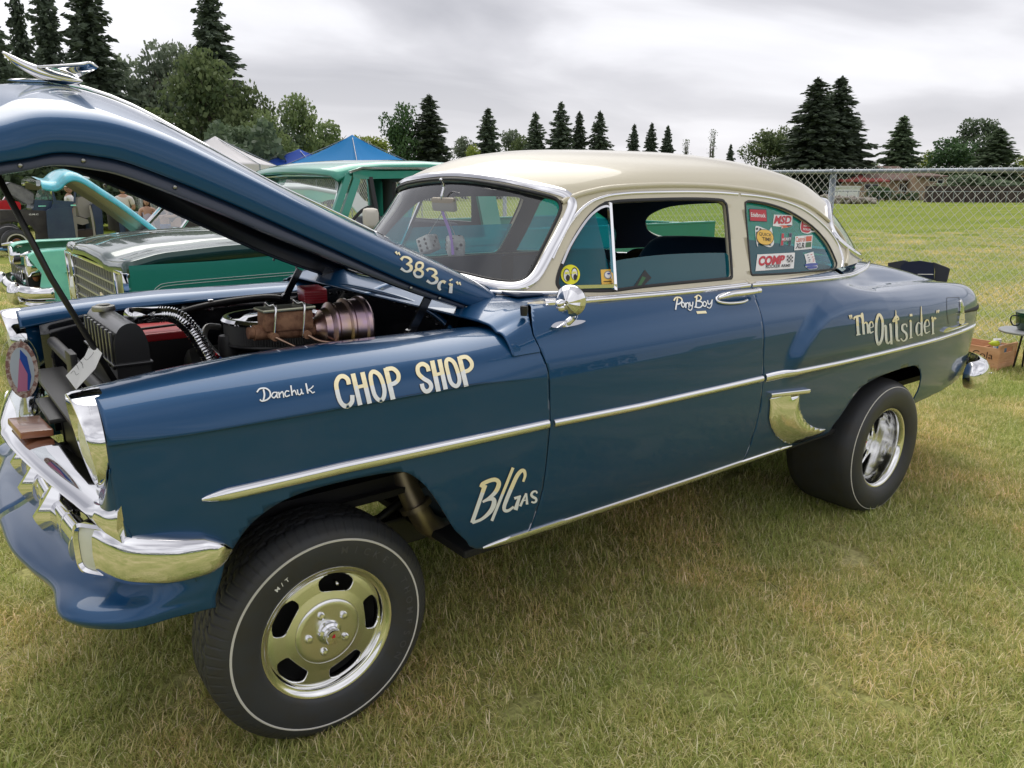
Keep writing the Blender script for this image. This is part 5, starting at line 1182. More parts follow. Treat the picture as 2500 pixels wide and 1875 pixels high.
for s in (1, -1):
    P_ = np.array([[(x, s*-(.80-.045), z) if z > 1.0 else (x, s*-.85, z) for z in (.56, .9, 1.02, 1.20, 1.243)] for x in np.linspace(.72, 1.78, 10)])
    o = link('door_trim', grid_mesh('door_trim', P_, None, flip=s < 0), panel, car)
    P_ = np.array([[(x, s*-.70, z) for z in (.7, 1.0, 1.235)] for x in np.linspace(1.82, 2.55, 8)])
    link('rear_side_trim', grid_mesh('rear_side_trim', P_, None, flip=s < 0), panel, car)
mb = MB(); p = Vector(at(1084, 499, y=-.02)); mb.box(p, (.022, .16, .055), Matrix.Rotation(R(-8), 3, 'Y'), bev=.01); rvm = mb.build('rear_view_mirror', mat('aged_plastic', (.42,.37,.30), .5), car, auto=40)
MB().tube(cat([p, p+Vector((-.01,.0,.03)), p+Vector((.0,.0,.07)), p+Vector((-.015,0,.10))], 5), .006, 8).build('mirror_arm', chrome, rvm, smooth=True)
# ================================================================ loose things on and in the car
dice_w = mat('fuzzy_white', (.70,.70,.69), .95, sheen=1, bump=(160, .8, .004))
def die(c, rz, rx, label, e_=.075):
    t = thing('fuzzy_dice', c, label, 'dice', 'pair of furry dice behind the windscreen'); rm = Matrix.Rotation(rz, 3, 'Z') @ Matrix.Rotation(rx, 3, 'X')
    MB().box(c, (e_, e_, e_), rm, bev=.014).build('die', dice_w, t, smooth=True, auto=60)
    mb = MB()
    for ax_, sg, pts in ((0, -1, [(-.5,-.6),(-.5,0),(-.5,.6),(.5,-.6),(.5,0),(.5,.6)]), (1, -1, [(-.5,-.5),(.5,.5),(0,0)]), (2, 1, [(-.5,-.5),(.5,.5)])):
        for a, b in pts:
            v = [0, 0, 0]; v[ax_] = sg*(e_/2+.0008); o2 = [i for i in range(3) if i != ax_]; v[o2[0]] = a*e_*.45; v[o2[1]] = b*e_*.45
            nrm = [0, 0, 0]; nrm[ax_] = sg; M4 = Matrix.Translation(Vector(c)) @ rm.to_4x4() @ Matrix.Translation(Vector(v)) @ Vector(nrm).to_track_quat('Z', 'Y').to_matrix().to_4x4()
            mb.lathe([(.0065, 0), (.005, .0015), (0, .002)], 12, M4)
    mb.build('pips', satin, t, smooth=True)
    MB().tube([Vector(c)+Vector((0,0,e_*.55)), p+Vector((0,0,-.02))], .0018, 6).build('string', white, t)
die(tuple(at(1046, 596, x=1.02)), R(20), R(-20), 'white furry die showing six spots, left one of the pair in the windscreen')
die(tuple(at(1112, 600, x=1.02)), R(-25), R(15), 'white furry die half hidden by the purple ribbon, right one of the pair')
pu = mat('purple_ribbon', (.42,.20,.75), .5); rp = cat([at(1077,505,x=.99), at(1085,530,x=.985), at(1098,565,x=.98), at(1104,600,x=.98), at(1106,622,x=.98)], 5)
rb2 = MB(); rb2.sweep(rp, [(-.010,0),(.010,0),(.010,.001),(-.010,.001)], (-1, 0, 0)); tag(rb2.build('ribbon', pu), 'narrow purple ribbon hanging from the rear view mirror', 'ribbon')
# award plaque : wooden foot with a clear acrylic panel
wood = mat('plaque_wood', (.36,.14,.07), .35, 0, .5, .1, noise=(3, (.27,.095,.045), .4, .6, (1, 14, 6)), bump=(40,.1,.001))
pc_ = Vector((-.605, -.10, .905))
t = thing('award_plaque', tuple(pc_), 'clear acrylic award on a reddish wooden foot standing on the chrome grille bar', 'award')
rmz = Matrix.Rotation(R(4), 3, 'Z') @ Matrix.Rotation(R(5), 3, 'Y')
bm_ = MB().box(pc_+Vector((.0, 0, .012)), (.085, .19, .022), rmz, bev=.006).build('wooden_foot', wood, t, auto=20)
acr = glass('acrylic', (.93,.95,.95), 1.2); rp_ = lambda x, y, z: pc_+rmz @ Vector((x, y, z))
foot = [(-.026,.0),(.026,.0),(.034,.055),(.045,.10),(.052,.16),(.048,.215),(.030,.25),(0,.262),(-.030,.25),(-.048,.215),(-.052,.16),(-.045,.10),(-.034,.055)]
am = Matrix.Translation(pc_+Vector((.0,-.0,.022))) @ Matrix.Rotation(R(24), 4, 'Z') @ Matrix.Rotation(R(90), 4, 'X')
mb = MB(); mb.prism([tuple(q) for q in cat(foot, 3, True)], -.004, .004); mb.v = [tuple(am @ Vector(v)) for v in mb.v]; mb.build('acrylic_panel', acr, t)
def apl(pts, z, m, name):
    mb = MB(); mb.prism(pts, z, z+.0006); mb.v = [tuple(am @ Vector(v)) for v in mb.v]; return mb.build(name, m, t)
E2 = lambda cx, cy, rx, ry, n=28: [(cx+rx*math.cos(a), cy+ry*math.sin(a)) for a in np.linspace(0, 2*math.pi, n, endpoint=False)]
apl(E2(0,.165,.046,.085), .0042, mat('plaque_print', (.30,.16,.14), .4, noise=(70, (.65,.55,.5), .45, .55)), 'printed_ring')
apl(E2(0,.165,.034,.066), .0050, mat('print_pale', (.55,.62,.70), .4), 'printed_centre')
apl([(-.016,.12),(.010,.10),(.022,.14),(.018,.20),(.002,.225)], .0058, mat('print_blue2', (.03,.10,.45), .4), 'printed_mark'); apl([(-.024,.105),(.004,.10),(.012,.15),(-.004,.20)], .0064, mat('print_pink', (.60,.22,.38), .4), 'printed_mark')
# paper card clipped on the rod
card = thing('show_card', tuple(at(205, 890, y=-.27)), 'white folded paper card with a printed note leaning on the prop rod', 'paper')
cq = [(240,835),(250,833)]; z2b = pix(0, 700, 3.0157)
cor = [at(*z2b(672, 405), y=-.24), at(*z2b(752, 490), y=-.27), at(*z2b(560, 758), y=-.31), at(*z2b(484, 655), y=-.29)]
mid1 = (np.array(cor[0])*.55+np.array(cor[3])*.45)+np.array([.012,0,.0]); mid2 = (np.array(cor[1])*.55+np.array(cor[2])*.45)+np.array([.012,0,0])
pm = MB().add([tuple(cor[0]), tuple(cor[1]), tuple(mid2), tuple(mid1), tuple(cor[2]), tuple(cor[3])], [(0,1,2,3),(3,2,4,5)]).build('card', mat('paper', (.82,.82,.80), .7), card); solid(pm, .0008, 0)
bvc = bvh_of(pm.data); mb = MB()
for a in ([(600,472),(640,468),(642,495),(604,502)], [(610,462),(626,460),(627,472),(612,474)]): put_poly(mb, a, bvc, .001, 0, z2b)
for l_ in ([(615,520),(640,540),(680,500),(690,480)], [(550,545),(570,520),(600,560),(612,600)], [(530,590),(560,575),(580,610)], [(520,640),(545,620),(560,650),(580,640)], [(570,530),(610,575)], [(640,455),(665,450)]): put_stroke(mb, l_, 2.2, bvc, z2b, .001)
mb.build('printed_note', SM['black'], card)
# ================================================================ placing things far off
HZ = lambda u: 447.3+.0029*(u-1250)
def gp(u, D, z=0.):
    """ground point seen in column u at distance D along the view"""
    d = _f+_r*(u-1250)/FPX-_u*(HZ(u)-937.5)/FPX; h = np.array([d[0], d[1], 0]); fh = np.array([math.sin(YAW), math.cos(YAW), 0]); h = h/(h@fh)
    return Vector((CAM[0]+h[0]*D, CAM[1]+h[1]*D, z))
def ztop(u, v, D): return CAM[2]+(HZ(u)-v)/FPX*D*1.02
# ================================================================ ground
gmat = bpy.data.materials.new('grass_ground'); gmat.use_nodes = True; t = gmat.node_tree; bs = t.nodes['Principled BSDF']; bs.inputs['Roughness'].default_value = .95; bs.inputs['Specular IOR Level'].default_value = .1
tcn = t.nodes.new('ShaderNodeTexCoord')
def noise_node(t, scale, detail=5, vec=None, rough=.6, stretch=None):
    n = t.nodes.new('ShaderNodeTexNoise'); n.inputs['Scale'].default_value = scale; n.inputs['Detail'].default_value = detail; n.inputs['Roughness'].default_value = rough
    if stretch:
        m_ = t.nodes.new('ShaderNodeMapping'); m_.inputs['Scale'].default_value = stretch; m_.inputs['Rotation'].default_value = (0, 0, R(-8)); t.links.new(vec, m_.inputs[0]); vec = m_.outputs[0]
    t.links.new(vec, n.inputs['Vector']); return n
def ramp_node(t, src, stops):
    r = t.nodes.new('ShaderNodeValToRGB'); r.color_ramp.elements[0].position, r.color_ramp.elements[0].color = stops[0][0], (*stops[0][1], 1)
    r.color_ramp.elements[1].position, r.color_ramp.elements[1].color = stops[-1][0], (*stops[-1][1], 1)
    for p_, c_ in stops[1:-1]: e_ = r.color_ramp.elements.new(p_); e_.color = (*c_, 1)
    t.links.new(src, r.inputs[0]); return r
def mix_node(t, f, a, b, mode='MIX'):
    m_ = t.nodes.new('ShaderNodeMix'); m_.data_type = 'RGBA'; m_.blend_type = mode
    for i, v in ((0, f), (6, a), (7, b)):
        if isinstance(v, (int, float)): m_.inputs[i].default_value = v
        elif isinstance(v, tuple): m_.inputs[i].default_value = (*v, 1)
        else: t.links.new(v, m_.inputs[i])
    return m_.outputs[2]
geo = t.nodes.new('ShaderNodeNewGeometry'); pos = geo.outputs['Position']
a1 = ramp_node(t, noise_node(t, 1.1, 6, pos).outputs[0], [(.35, (.28,.30,.10)), (.5, (.38,.37,.15)), (.66, (.52,.46,.24))])
a2 = ramp_node(t, noise_node(t, .13, 4, pos, stretch=(1,3.5,1)).outputs[0], [(.38, (.175,.235,.035)), (.5, (.215,.265,.042)), (.62, (.26,.30,.06))])
vd = t.nodes.new('ShaderNodeVectorMath'); vd.operation = 'DISTANCE'; t.links.new(pos, vd.inputs[0]); vd.inputs[1].default_value = (0, 0, 0)
mr = t.nodes.new('ShaderNodeMapRange'); mr.inputs[1].default_value = 9; mr.inputs[2].default_value = 22; t.links.new(vd.outputs['Value'], mr.inputs[0])
near_far = mix_node(t, mr.outputs[0], a1.outputs[0], a2.outputs[0])
fine = ramp_node(t, noise_node(t, 45, 3, pos).outputs[0], [(.3, (.55,.55,.5)), (.7, (1.25,1.25,1.2))])
t.links.new(mix_node(t, 1.0, near_far, fine.outputs[0], 'MULTIPLY'), bs.inputs['Base Color'])
bp_ = t.nodes.new('ShaderNodeBump'); bp_.inputs['Distance'].default_value = .03; bp_.inputs['Strength'].default_value = .6; t.links.new(noise_node(t, 30, 4, pos).outputs[0], bp_.inputs['Height']); t.links.new(bp_.outputs[0], bs.inputs['Normal'])
xs = np.concatenate([np.linspace(-700, -30, 12), np.linspace(-24, 40, 90), np.linspace(50, 900, 16)]); ysg = np.concatenate([np.linspace(-200, -12, 8), np.linspace(-10, 40, 70), np.linspace(50, 900, 18)])
Gx, Gy = np.meshgrid(xs, ysg, indexing='ij'); Gz = .012*np.sin(Gx*.9+1.2)*np.sin(Gy*.8)*((np.abs(Gx) < 25) & (np.abs(Gy) < 30))*np.clip((np.hypot(Gx-1.5, Gy)-4)/3, 0, 1)-.004-.2*np.clip((Gy-7)/9, 0, 1)**2*(3-2*np.clip((Gy-7)/9, 0, 1))
gnd = link('ground', grid_mesh('ground', np.stack([Gx, Gy, Gz], -1)), gmat); gnd['kind'] = 'structure'
# ---------------------------------------------------------------- grass blades
bm_ = bpy.data.materials.new('grass_blade'); bm_.use_nodes = True; t = bm_.node_tree; bs = t.nodes['Principled BSDF']; bs.inputs['Roughness'].default_value = .55; bs.inputs['Specular IOR Level'].default_value = .25
at_ = t.nodes.new('ShaderNodeAttribute'); at_.attribute_name = 'tone'; geo = t.nodes.new('ShaderNodeNewGeometry'); pos = geo.outputs['Position']
c1 = ramp_node(t, at_.outputs['Fac'], [(0, (.26,.32,.08)), (.35, (.44,.49,.14)), (.62, (.64,.61,.24)), (.82, (.86,.76,.42)), (1, (.92,.86,.58))])
pat = ramp_node(t, noise_node(t, .75, 5, pos).outputs[0], [(.36, (.82,.95,.70)), (.5, (1,1,1)), (.64, (1.35,1.16,1.30))])
cc_ = mix_node(t, 1.0, c1.outputs[0], pat.outputs[0], 'MULTIPLY'); t.links.new(cc_, bs.inputs['Base Color'])
tl = t.nodes.new('ShaderNodeBsdfTranslucent'); t.links.new(cc_, tl.inputs[0]); mxs = t.nodes.new('ShaderNodeMixShader'); mxs.inputs[0].default_value = .42
t.links.new(bs.outputs[0], mxs.inputs[1]); t.links.new(tl.outputs[0], mxs.inputs[2]); t.links.new(mxs.outputs[0], t.nodes['Material Output'].inputs[0])
def grass_patch(name, size, nb, hmin, hmax, wd, seed):
    r = np.random.default_rng(seed); x = r.uniform(-size/2, size/2, nb); y = r.uniform(-size/2, size/2, nb)
    h = r.uniform(hmin, hmax, nb)*(.75+.5*r.random(nb)); a = r.uniform(0, 2*np.pi, nb); lean = r.uniform(.35, 1.5, nb); ww = wd*r.uniform(.6, 1.3, nb)
    dx, dy = np.cos(a), np.sin(a); px_, py_ = -dy, dx; tone = np.clip(r.normal(.42, .27, nb), 0, 1)
    straw = r.random(nb) < .12; tone[straw] = r.uniform(.8, 1, straw.sum()); lean[straw] += .3
    V = np.zeros((nb, 5, 3)); s1, s2 = .5*h, h
    for k, (q, l_) in enumerate(((0, 0), (.55, .35), (1, 1))):
        cx = x+dx*np.sin(lean*(.4+.6*q))*h*q; cy = y+dy*np.sin(lean*(.4+.6*q))*h*q; cz = np.cos(lean*(.4+.6*q))*h*q-.002
        wk = ww*(1, .8, 0)[k]/2
        if k < 2: V[:, 2*k] = np.stack([cx-px_*wk, cy-py_*wk, cz], -1); V[:, 2*k+1] = np.stack([cx+px_*wk, cy+py_*wk, cz], -1)
        else: V[:, 4] = np.stack([cx, cy, cz], -1)
    me = bpy.data.meshes.new(name); nv = nb*5; me.vertices.add(nv); me.vertices.foreach_set('co', V.ravel())
    b = np.arange(nb)[:, None]*5; quads = (b+np.array([[0, 1, 3, 2]])); tris = (b+np.array([[2, 3, 4]]))
    loops = np.concatenate([quads, tris], 1).ravel(); me.loops.add(len(loops)); me.loops.foreach_set('vertex_index', loops)
    me.polygons.add(2*nb); st = np.stack([np.arange(nb)*7, np.arange(nb)*7+4], 1).ravel(); me.polygons.foreach_set('loop_start', st)
    me.update(calc_edges=True); me.validate()
    at2 = me.attributes.new('tone', 'FLOAT', 'POINT'); at2.data.foreach_set('value', np.repeat(tone, 5).astype(np.float32))
    me.materials.append(bm_); return bpy.data.objects.new(name, me)
def scatter(name, pts, protos, scale=(1, 1), label=None):
    gc = bpy.data.collections.new(name+'_protos')
    for p in protos: gc.objects.link(p)
    me = bpy.data.meshes.new(name); me.from_pydata([tuple(p) for p in pts], [], []); o = link(name, me, bm_, smooth=False); me.materials.clear()
    ng = bpy.data.node_groups.new(name, 'GeometryNodeTree'); ng.interface.new_socket('Geometry', in_out='INPUT', socket_type='NodeSocketGeometry'); ng.interface.new_socket('Geometry', in_out='OUTPUT', socket_type='NodeSocketGeometry')
    n = ng.nodes; gi = n.new('NodeGroupInput'); go = n.new('NodeGroupOutput'); ip = n.new('GeometryNodeInstanceOnPoints'); ci = n.new('GeometryNodeCollectionInfo')
    ci.inputs['Collection'].default_value = gc; ci.inputs['Separate Children'].default_value = True; ci.inputs['Reset Children'].default_value = True
    ip.inputs['Pick Instance'].default_value = True
    rv = n.new('FunctionNodeRandomValue'); rv.data_type = 'FLOAT_VECTOR'; rv.inputs[0].default_value = (0, 0, 0); rv.inputs[1].default_value = (0, 0, 6.283)
    rs = n.new('FunctionNodeRandomValue'); rs.data_type = 'FLOAT'; rs.inputs[2].default_value = scale[0]; rs.inputs[3].default_value = scale[1]; rs.inputs['Seed'].default_value = 5
    L = ng.links.new; L(gi.outputs[0], ip.inputs['Points']); L(ci.outputs[0], ip.inputs['Instance']); L(rv.outputs[0], ip.inputs['Rotation']); L(rs.outputs[1], ip.inputs['Scale']); L(ip.outputs[0], go.inputs[0])
    md = o.modifiers.new('scatter', 'NODES'); md.node_group = ng; o['kind'] = 'stuff'; return o
pa = [grass_patch('grass_tuft', .52, 3000, .028, .062, .0032, 10+i) for i in range(6)]
pb = [grass_patch('grass_tuft_far', 1.1, 2600, .030, .055, .0075, 30+i) for i in range(4)]
def gz0(y): q = min(1, max(0, (y-7)/9)); return -.2*q*q*(3-2*q)
def in_view(x, y, m=80, zt=.05):
    d = np.array([x, y, 0])-np.array(CAM); wz = d@_f
    if wz < .3: return False
    u = 1250+FPX*(d@_r)/wz; v = 937.5-FPX*(d@_u)/wz; k = m/wz*4; return -k-60 < u < 2560+k and v < 1950+k*2
pts = []; r_ = random.Random(3)
for i in range(-30, 60):
    for j in range(-20, 60):
        x, y = i*.42, j*.42; D = math.hypot(x-CAM[0], y-CAM[1])
        if D < 9.0 and in_view(x, y): pts.append((x+r_.uniform(-.1, .1), y+r_.uniform(-.1, .1), gz0(y)))
print('near tufts', len(pts)); scatter('grass', pts, pa, (.85, 1.15))
pts = []
for i in range(-20, 60):
    for j in range(-10, 60):
        x, y = i*.9, j*.9; D = math.hypot(x-CAM[0], y-CAM[1])
        if 8.4 <= D < 40 and r_.random() < min(1, (40-D)/22) and in_view(x, y): pts.append((x+r_.uniform(-.2, .2), y+r_.uniform(-.2, .2), gz0(y)))
print('far tufts', len(pts)); scatter('distant_grass', pts, pb, (.9, 1.2))
# ================================================================ chain link fence
galv = mat('galvanised_steel', (.24, .27, .30), .42, .6, bump=(12, .1, .002), noise=(3, (.33,.36,.40), .4, .6)); wirem = mat('fence_wire', (.62, .63, .60), .45, .2)
FA = Vector((8.10, .38, 0)); FD = Vector((-.06, 1, 0)).normalized(); FH = 1.765
def fpt(s_, z): p = FA+FD*s_; return Vector((p.x, p.y, z))
posts = [2.17+3.0*k for k in range(-2, 15)]
fence = thing('chain_link_fence', fpt(2.17, 0), 'tall galvanised chain link fence with a thick top rail running behind the parked cars', 'fence')
S0, S1 = posts[0], posts[-1]
MB().tube([fpt(s_, FH) for s_ in np.arange(S0, S1+.1, 1.5)], .0245, 12).build('top_rail', galv, fence, smooth=True)
for i, s_ in enumerate(posts):
    MB().tube([fpt(s_, -.02)+Vector((.04, 0, 0)), fpt(s_, FH-.05)+Vector((.04, 0, 0))], .036, 14).build('post', galv, fence, smooth=True)
    mb = MB(); mb.lathe([(.038, 0), (.040, .02), (.036, .035), (.028, .05), (.028, .09)], 14, Matrix.Translation(fpt(s_, FH-.075)+Vector((.04, 0, 0)))); mb.tube([fpt(s_-.02, FH), fpt(s_+.02, FH)], .030, 14); mb.build('post_cap', galv, fence, smooth=True, auto=40)
cw, chh = .092, .100; vs = []; fs = []; nz = int((FH+.03)/(chh/2)); n = int((S1-S0)/(cw/2)); wr_ = .0034
for i in range(n):
    s_ = S0+i*cw/2
    for k in range(nz+1):
        side_ = 1 if (k+i) % 2 else -1; z = FH+.045-k*chh/2; p = fpt(s_+side_*cw/4*.98, max(z, .01))+Vector((side_*.003-.028, 0, 0))
        for q in range(3): a = 2*math.pi*q/3; vs.append((p.x+wr_*math.sin(a), p.y+wr_*math.cos(a), p.z))
    b = i*(nz+1)*3
    for k in range(nz):
        for q in range(3): fs.append((b+3*k+q, b+3*k+(q+1) % 3, b+3*k+3+(q+1) % 3, b+3*k+3+q))
cl_ = MB().add(vs, fs).build('wire_mesh', wirem, fence); cl_['kind'] = 'stuff'
# ================================================================ trees
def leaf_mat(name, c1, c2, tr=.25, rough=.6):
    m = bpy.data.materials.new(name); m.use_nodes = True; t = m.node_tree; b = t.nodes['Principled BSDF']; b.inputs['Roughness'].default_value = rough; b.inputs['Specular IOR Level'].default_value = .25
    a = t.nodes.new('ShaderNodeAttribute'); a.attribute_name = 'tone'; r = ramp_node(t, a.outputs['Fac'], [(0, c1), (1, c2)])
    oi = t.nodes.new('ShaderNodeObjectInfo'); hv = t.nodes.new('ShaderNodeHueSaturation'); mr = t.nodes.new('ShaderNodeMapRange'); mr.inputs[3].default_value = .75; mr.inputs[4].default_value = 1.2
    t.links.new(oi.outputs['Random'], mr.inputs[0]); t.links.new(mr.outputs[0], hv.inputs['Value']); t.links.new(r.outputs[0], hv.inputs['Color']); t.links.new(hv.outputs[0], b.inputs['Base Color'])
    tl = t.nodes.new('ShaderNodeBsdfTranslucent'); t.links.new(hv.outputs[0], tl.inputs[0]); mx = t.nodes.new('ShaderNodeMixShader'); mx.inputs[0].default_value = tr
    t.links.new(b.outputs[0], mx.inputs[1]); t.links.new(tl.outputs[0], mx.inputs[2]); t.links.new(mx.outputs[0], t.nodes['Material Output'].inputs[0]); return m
L_spruce = leaf_mat('spruce_needles', (.055,.080,.058), (.14,.18,.12), .2); L_pine = leaf_mat('pine_needles', (.045,.095,.045), (.12,.21,.08), .2)
L_dec = leaf_mat('poplar_leaves', (.09,.14,.06), (.24,.30,.13), .32); L_lime = leaf_mat('bright_leaves', (.15,.21,.04), (.33,.38,.09), .32); L_dark = leaf_mat('dark_leaves', (.07,.105,.065), (.17,.23,.13), .3)
L_grey = leaf_mat('willow_leaves', (.13,.17,.12), (.27,.32,.22), .32)
bark = mat('bark', (.06, .048, .040), .9, noise=(8, (.12,.10,.085), .4, .6), bump=(20, .5, .02))
def cards(C_, A_, B_, tone, name):
    """quads: centre C, half axes A and B (n,3)"""
    n = len(C_); V = np.stack([C_-A_-B_*.6, C_+A_*.2-B_, C_+A_+B_*.5, C_-A_*.3+B_], 1); me = bpy.data.meshes.new(name); me.vertices.add(4*n); me.vertices.foreach_set('co', V.ravel())
    me.loops.add(4*n); me.loops.foreach_set('vertex_index', np.arange(4*n)); me.polygons.add(n); me.polygons.foreach_set('loop_start', np.arange(n)*4); me.update(calc_edges=True)
    a = me.attributes.new('tone', 'FLOAT', 'POINT'); a.data.foreach_set('value', np.repeat(np.clip(tone, 0, 1), 4).astype(np.float32)); return me
def rdir(r, n):
    v = r.normal(size=(n, 3)); return v/np.linalg.norm(v, axis=1)[:, None]
def spruce_mesh(seed, full=1.0, droop=.35):
    """unit tree: height 1, half width ~.2"""
    r = np.random.default_rng(seed); C_, A_, B_, T_ = [], [], [], []
    z = .035
    while z < .985:
        L = (.215*(1-z)**.80*(1 if z > .12 else .8)+.008)*r.uniform(.72, 1.18); nb = int(5+10*(1-z)); a0 = r.uniform(0, 6.28)
        for k in range(nb):
            if r.random() > .90*full: continue
            a = a0+6.283*k/nb+r.normal()*.18; l_ = L*r.uniform(.62, 1.22); m = max(3, int(l_/.011)); d = np.array([math.cos(a), math.sin(a), 0]); s_ = np.array([-d[1], d[0], 0])
            q = np.linspace(.12, 1, m); up_ = .10 if z > .75 else -.02
            path = d*(l_*q)[:, None]+np.array([0, 0, 1])*(up_*l_*q-droop*l_*q**2*(1-.8*z)+.09*l_*q**3)[:, None]+np.array([0, 0, z])
            for p, qq in zip(path, q):
                for e_ in range(3):
                    off = s_*r.normal()*.018*(1.1-qq)*(1.2-z)+np.array([0, 0, r.normal()*.004-.004*e_]); C_.append(p+off); dd = d*r.uniform(.3, 1)+s_*r.normal()*.6+np.array([0, 0, -.35*r.random()]); dd /= np.linalg.norm(dd)
                    w_ = np.cross(dd, rdir(r, 1)[0]); w_ /= np.linalg.norm(w_)+1e-9; sz = .0150*(1.25-.55*z)*r.uniform(.7, 1.4); A_.append(dd*sz*1.3); B_.append(w_*sz*.55); T_.append(.25+.6*qq*r.random()+.15*r.random())
        z += .0235*(1.15-.65*z)
    for i in range(14): p = np.array([r.normal()*.003, r.normal()*.003, .96+.04*i/14]); C_.append(p); A_.append(np.array([0, 0, .012])); B_.append(np.array([.004, .002, 0])); T_.append(.5)
    return cards(np.array(C_), np.array(A_), np.array(B_), np.array(T_), 'crown')
def round_mesh(seed, lobes=16, n=5200, airy=.0, sz=.016, tall=1.0):
    """unit tree: height 1 (crown from .12), half width ~.4"""
    r = np.random.default_rng(seed); C_, A_, B_, T_ = [], [], [], []; L_ = []
    for k in range(lobes):
        h = r.uniform(.22, .86); rad = math.sqrt(max(.02, 1-((h-.52)/.50)**2)); a = r.uniform(0, 6.28); d = rad*.27*math.sqrt(r.random())
        L_.append((np.array([math.cos(a)*d, math.sin(a)*d, h]), r.uniform(.09, .17)*(1.15-.35*h)))
    L_.append((np.array([0, 0, .5]), .24)); L_.append((np.array([.02, 0, .85]), .11))
    per = n//len(L_)
    for c, rad in L_:
        d = rdir(r, per); rr = rad*(.55+.5*r.random(per)**.6)*(1+.22*np.sin(d[:, 0]*7+c[0]*50)*np.cos(d[:, 2]*6+seed)); p = c+d*rr[:, None]*np.array([1.1, 1.1, .95*tall]); keep = r.random(per) > airy*.5
        p = p[keep]; m = len(p); ax = rdir(r, m); bx = np.cross(ax, rdir(r, m)); bx /= np.linalg.norm(bx, axis=1)[:, None]+1e-9; s_ = sz*r.uniform(.6, 1.5, m)[:, None]
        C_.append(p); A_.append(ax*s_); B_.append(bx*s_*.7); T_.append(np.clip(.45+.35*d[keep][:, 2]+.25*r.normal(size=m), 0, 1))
    return cards(np.concatenate(C_), np.concatenate(A_), np.concatenate(B_), np.concatenate(T_), 'crown')
def trunk_mesh(kind, seed=0):
    r = random.Random(seed); mb = MB()
    if kind == 's': mb.tube([(0, 0, 0), (.002, .001, .4), (0, 0, .97)], [.016, .010, .002], 8)
    else:
        mb.tube([(0, 0, 0), (.01, .0, .2), (0, .01, .45), (.005, 0, .7)], [.026, .020, .013, .004], 8)
        for k in range(11):
            a = r.uniform(0, 6.28); z = r.uniform(.18, .6); L = r.uniform(.15, .3); mb.tube([(0, 0, z), (math.cos(a)*L*.5, math.sin(a)*L*.5, z+L*.45), (math.cos(a)*L, math.sin(a)*L, z+L*1.0)], [.010, .006, .002], 5)
    return mb.mesh('trunk')
SPR = [spruce_mesh(1), spruce_mesh(2, .92, .45), spruce_mesh(3, .86, .25), spruce_mesh(4, .95, .4)]
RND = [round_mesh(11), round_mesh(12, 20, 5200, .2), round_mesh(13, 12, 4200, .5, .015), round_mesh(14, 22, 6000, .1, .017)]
TRK = {'s': trunk_mesh('s'), 'r': trunk_mesh('r', 2)}
PINE = round_mesh(15, 26, 6000, .0, .015, 1.1)
_ct = {}
def crown_copy(me, m):
    k = (me.name, m.name)
    if k not in _ct: c = me.copy(); c.materials.clear(); c.materials.append(m); c.shade_smooth() if False else None; _ct[k] = c
    return _ct[k]
for me in TRK.values(): me.materials.append(bark)
def tree(u, vt, hw, kind, D, m, label, name, group=None, var=0, base=0.):
    p = gp(u, D); H = ztop(u, vt, D)-base; W = hw/FPX*D
    t_ = thing(name, (p.x, p.y, base-.25), label, 'tree', group, random.Random(int(u*7+D)).uniform(0, 6.28))
    me = SPR[var % 4] if kind == 's' else (PINE if kind == 'p' else RND[var % 4])
    c = bpy.data.objects.new('crown', crown_copy(me, m)); col.objects.link(c); c.parent = t_; sx = W/(.155 if kind == 's' else .34); c.scale = (sx, sx, H)
    c2 = bpy.data.objects.new('trunk', TRK['s' if kind in 's' else 'r']); col.objects.link(c2); c2.parent = t_; tw_ = max(sx, H*.5) if kind == 's' else sx; c2.scale = (tw_, tw_, H); return t_
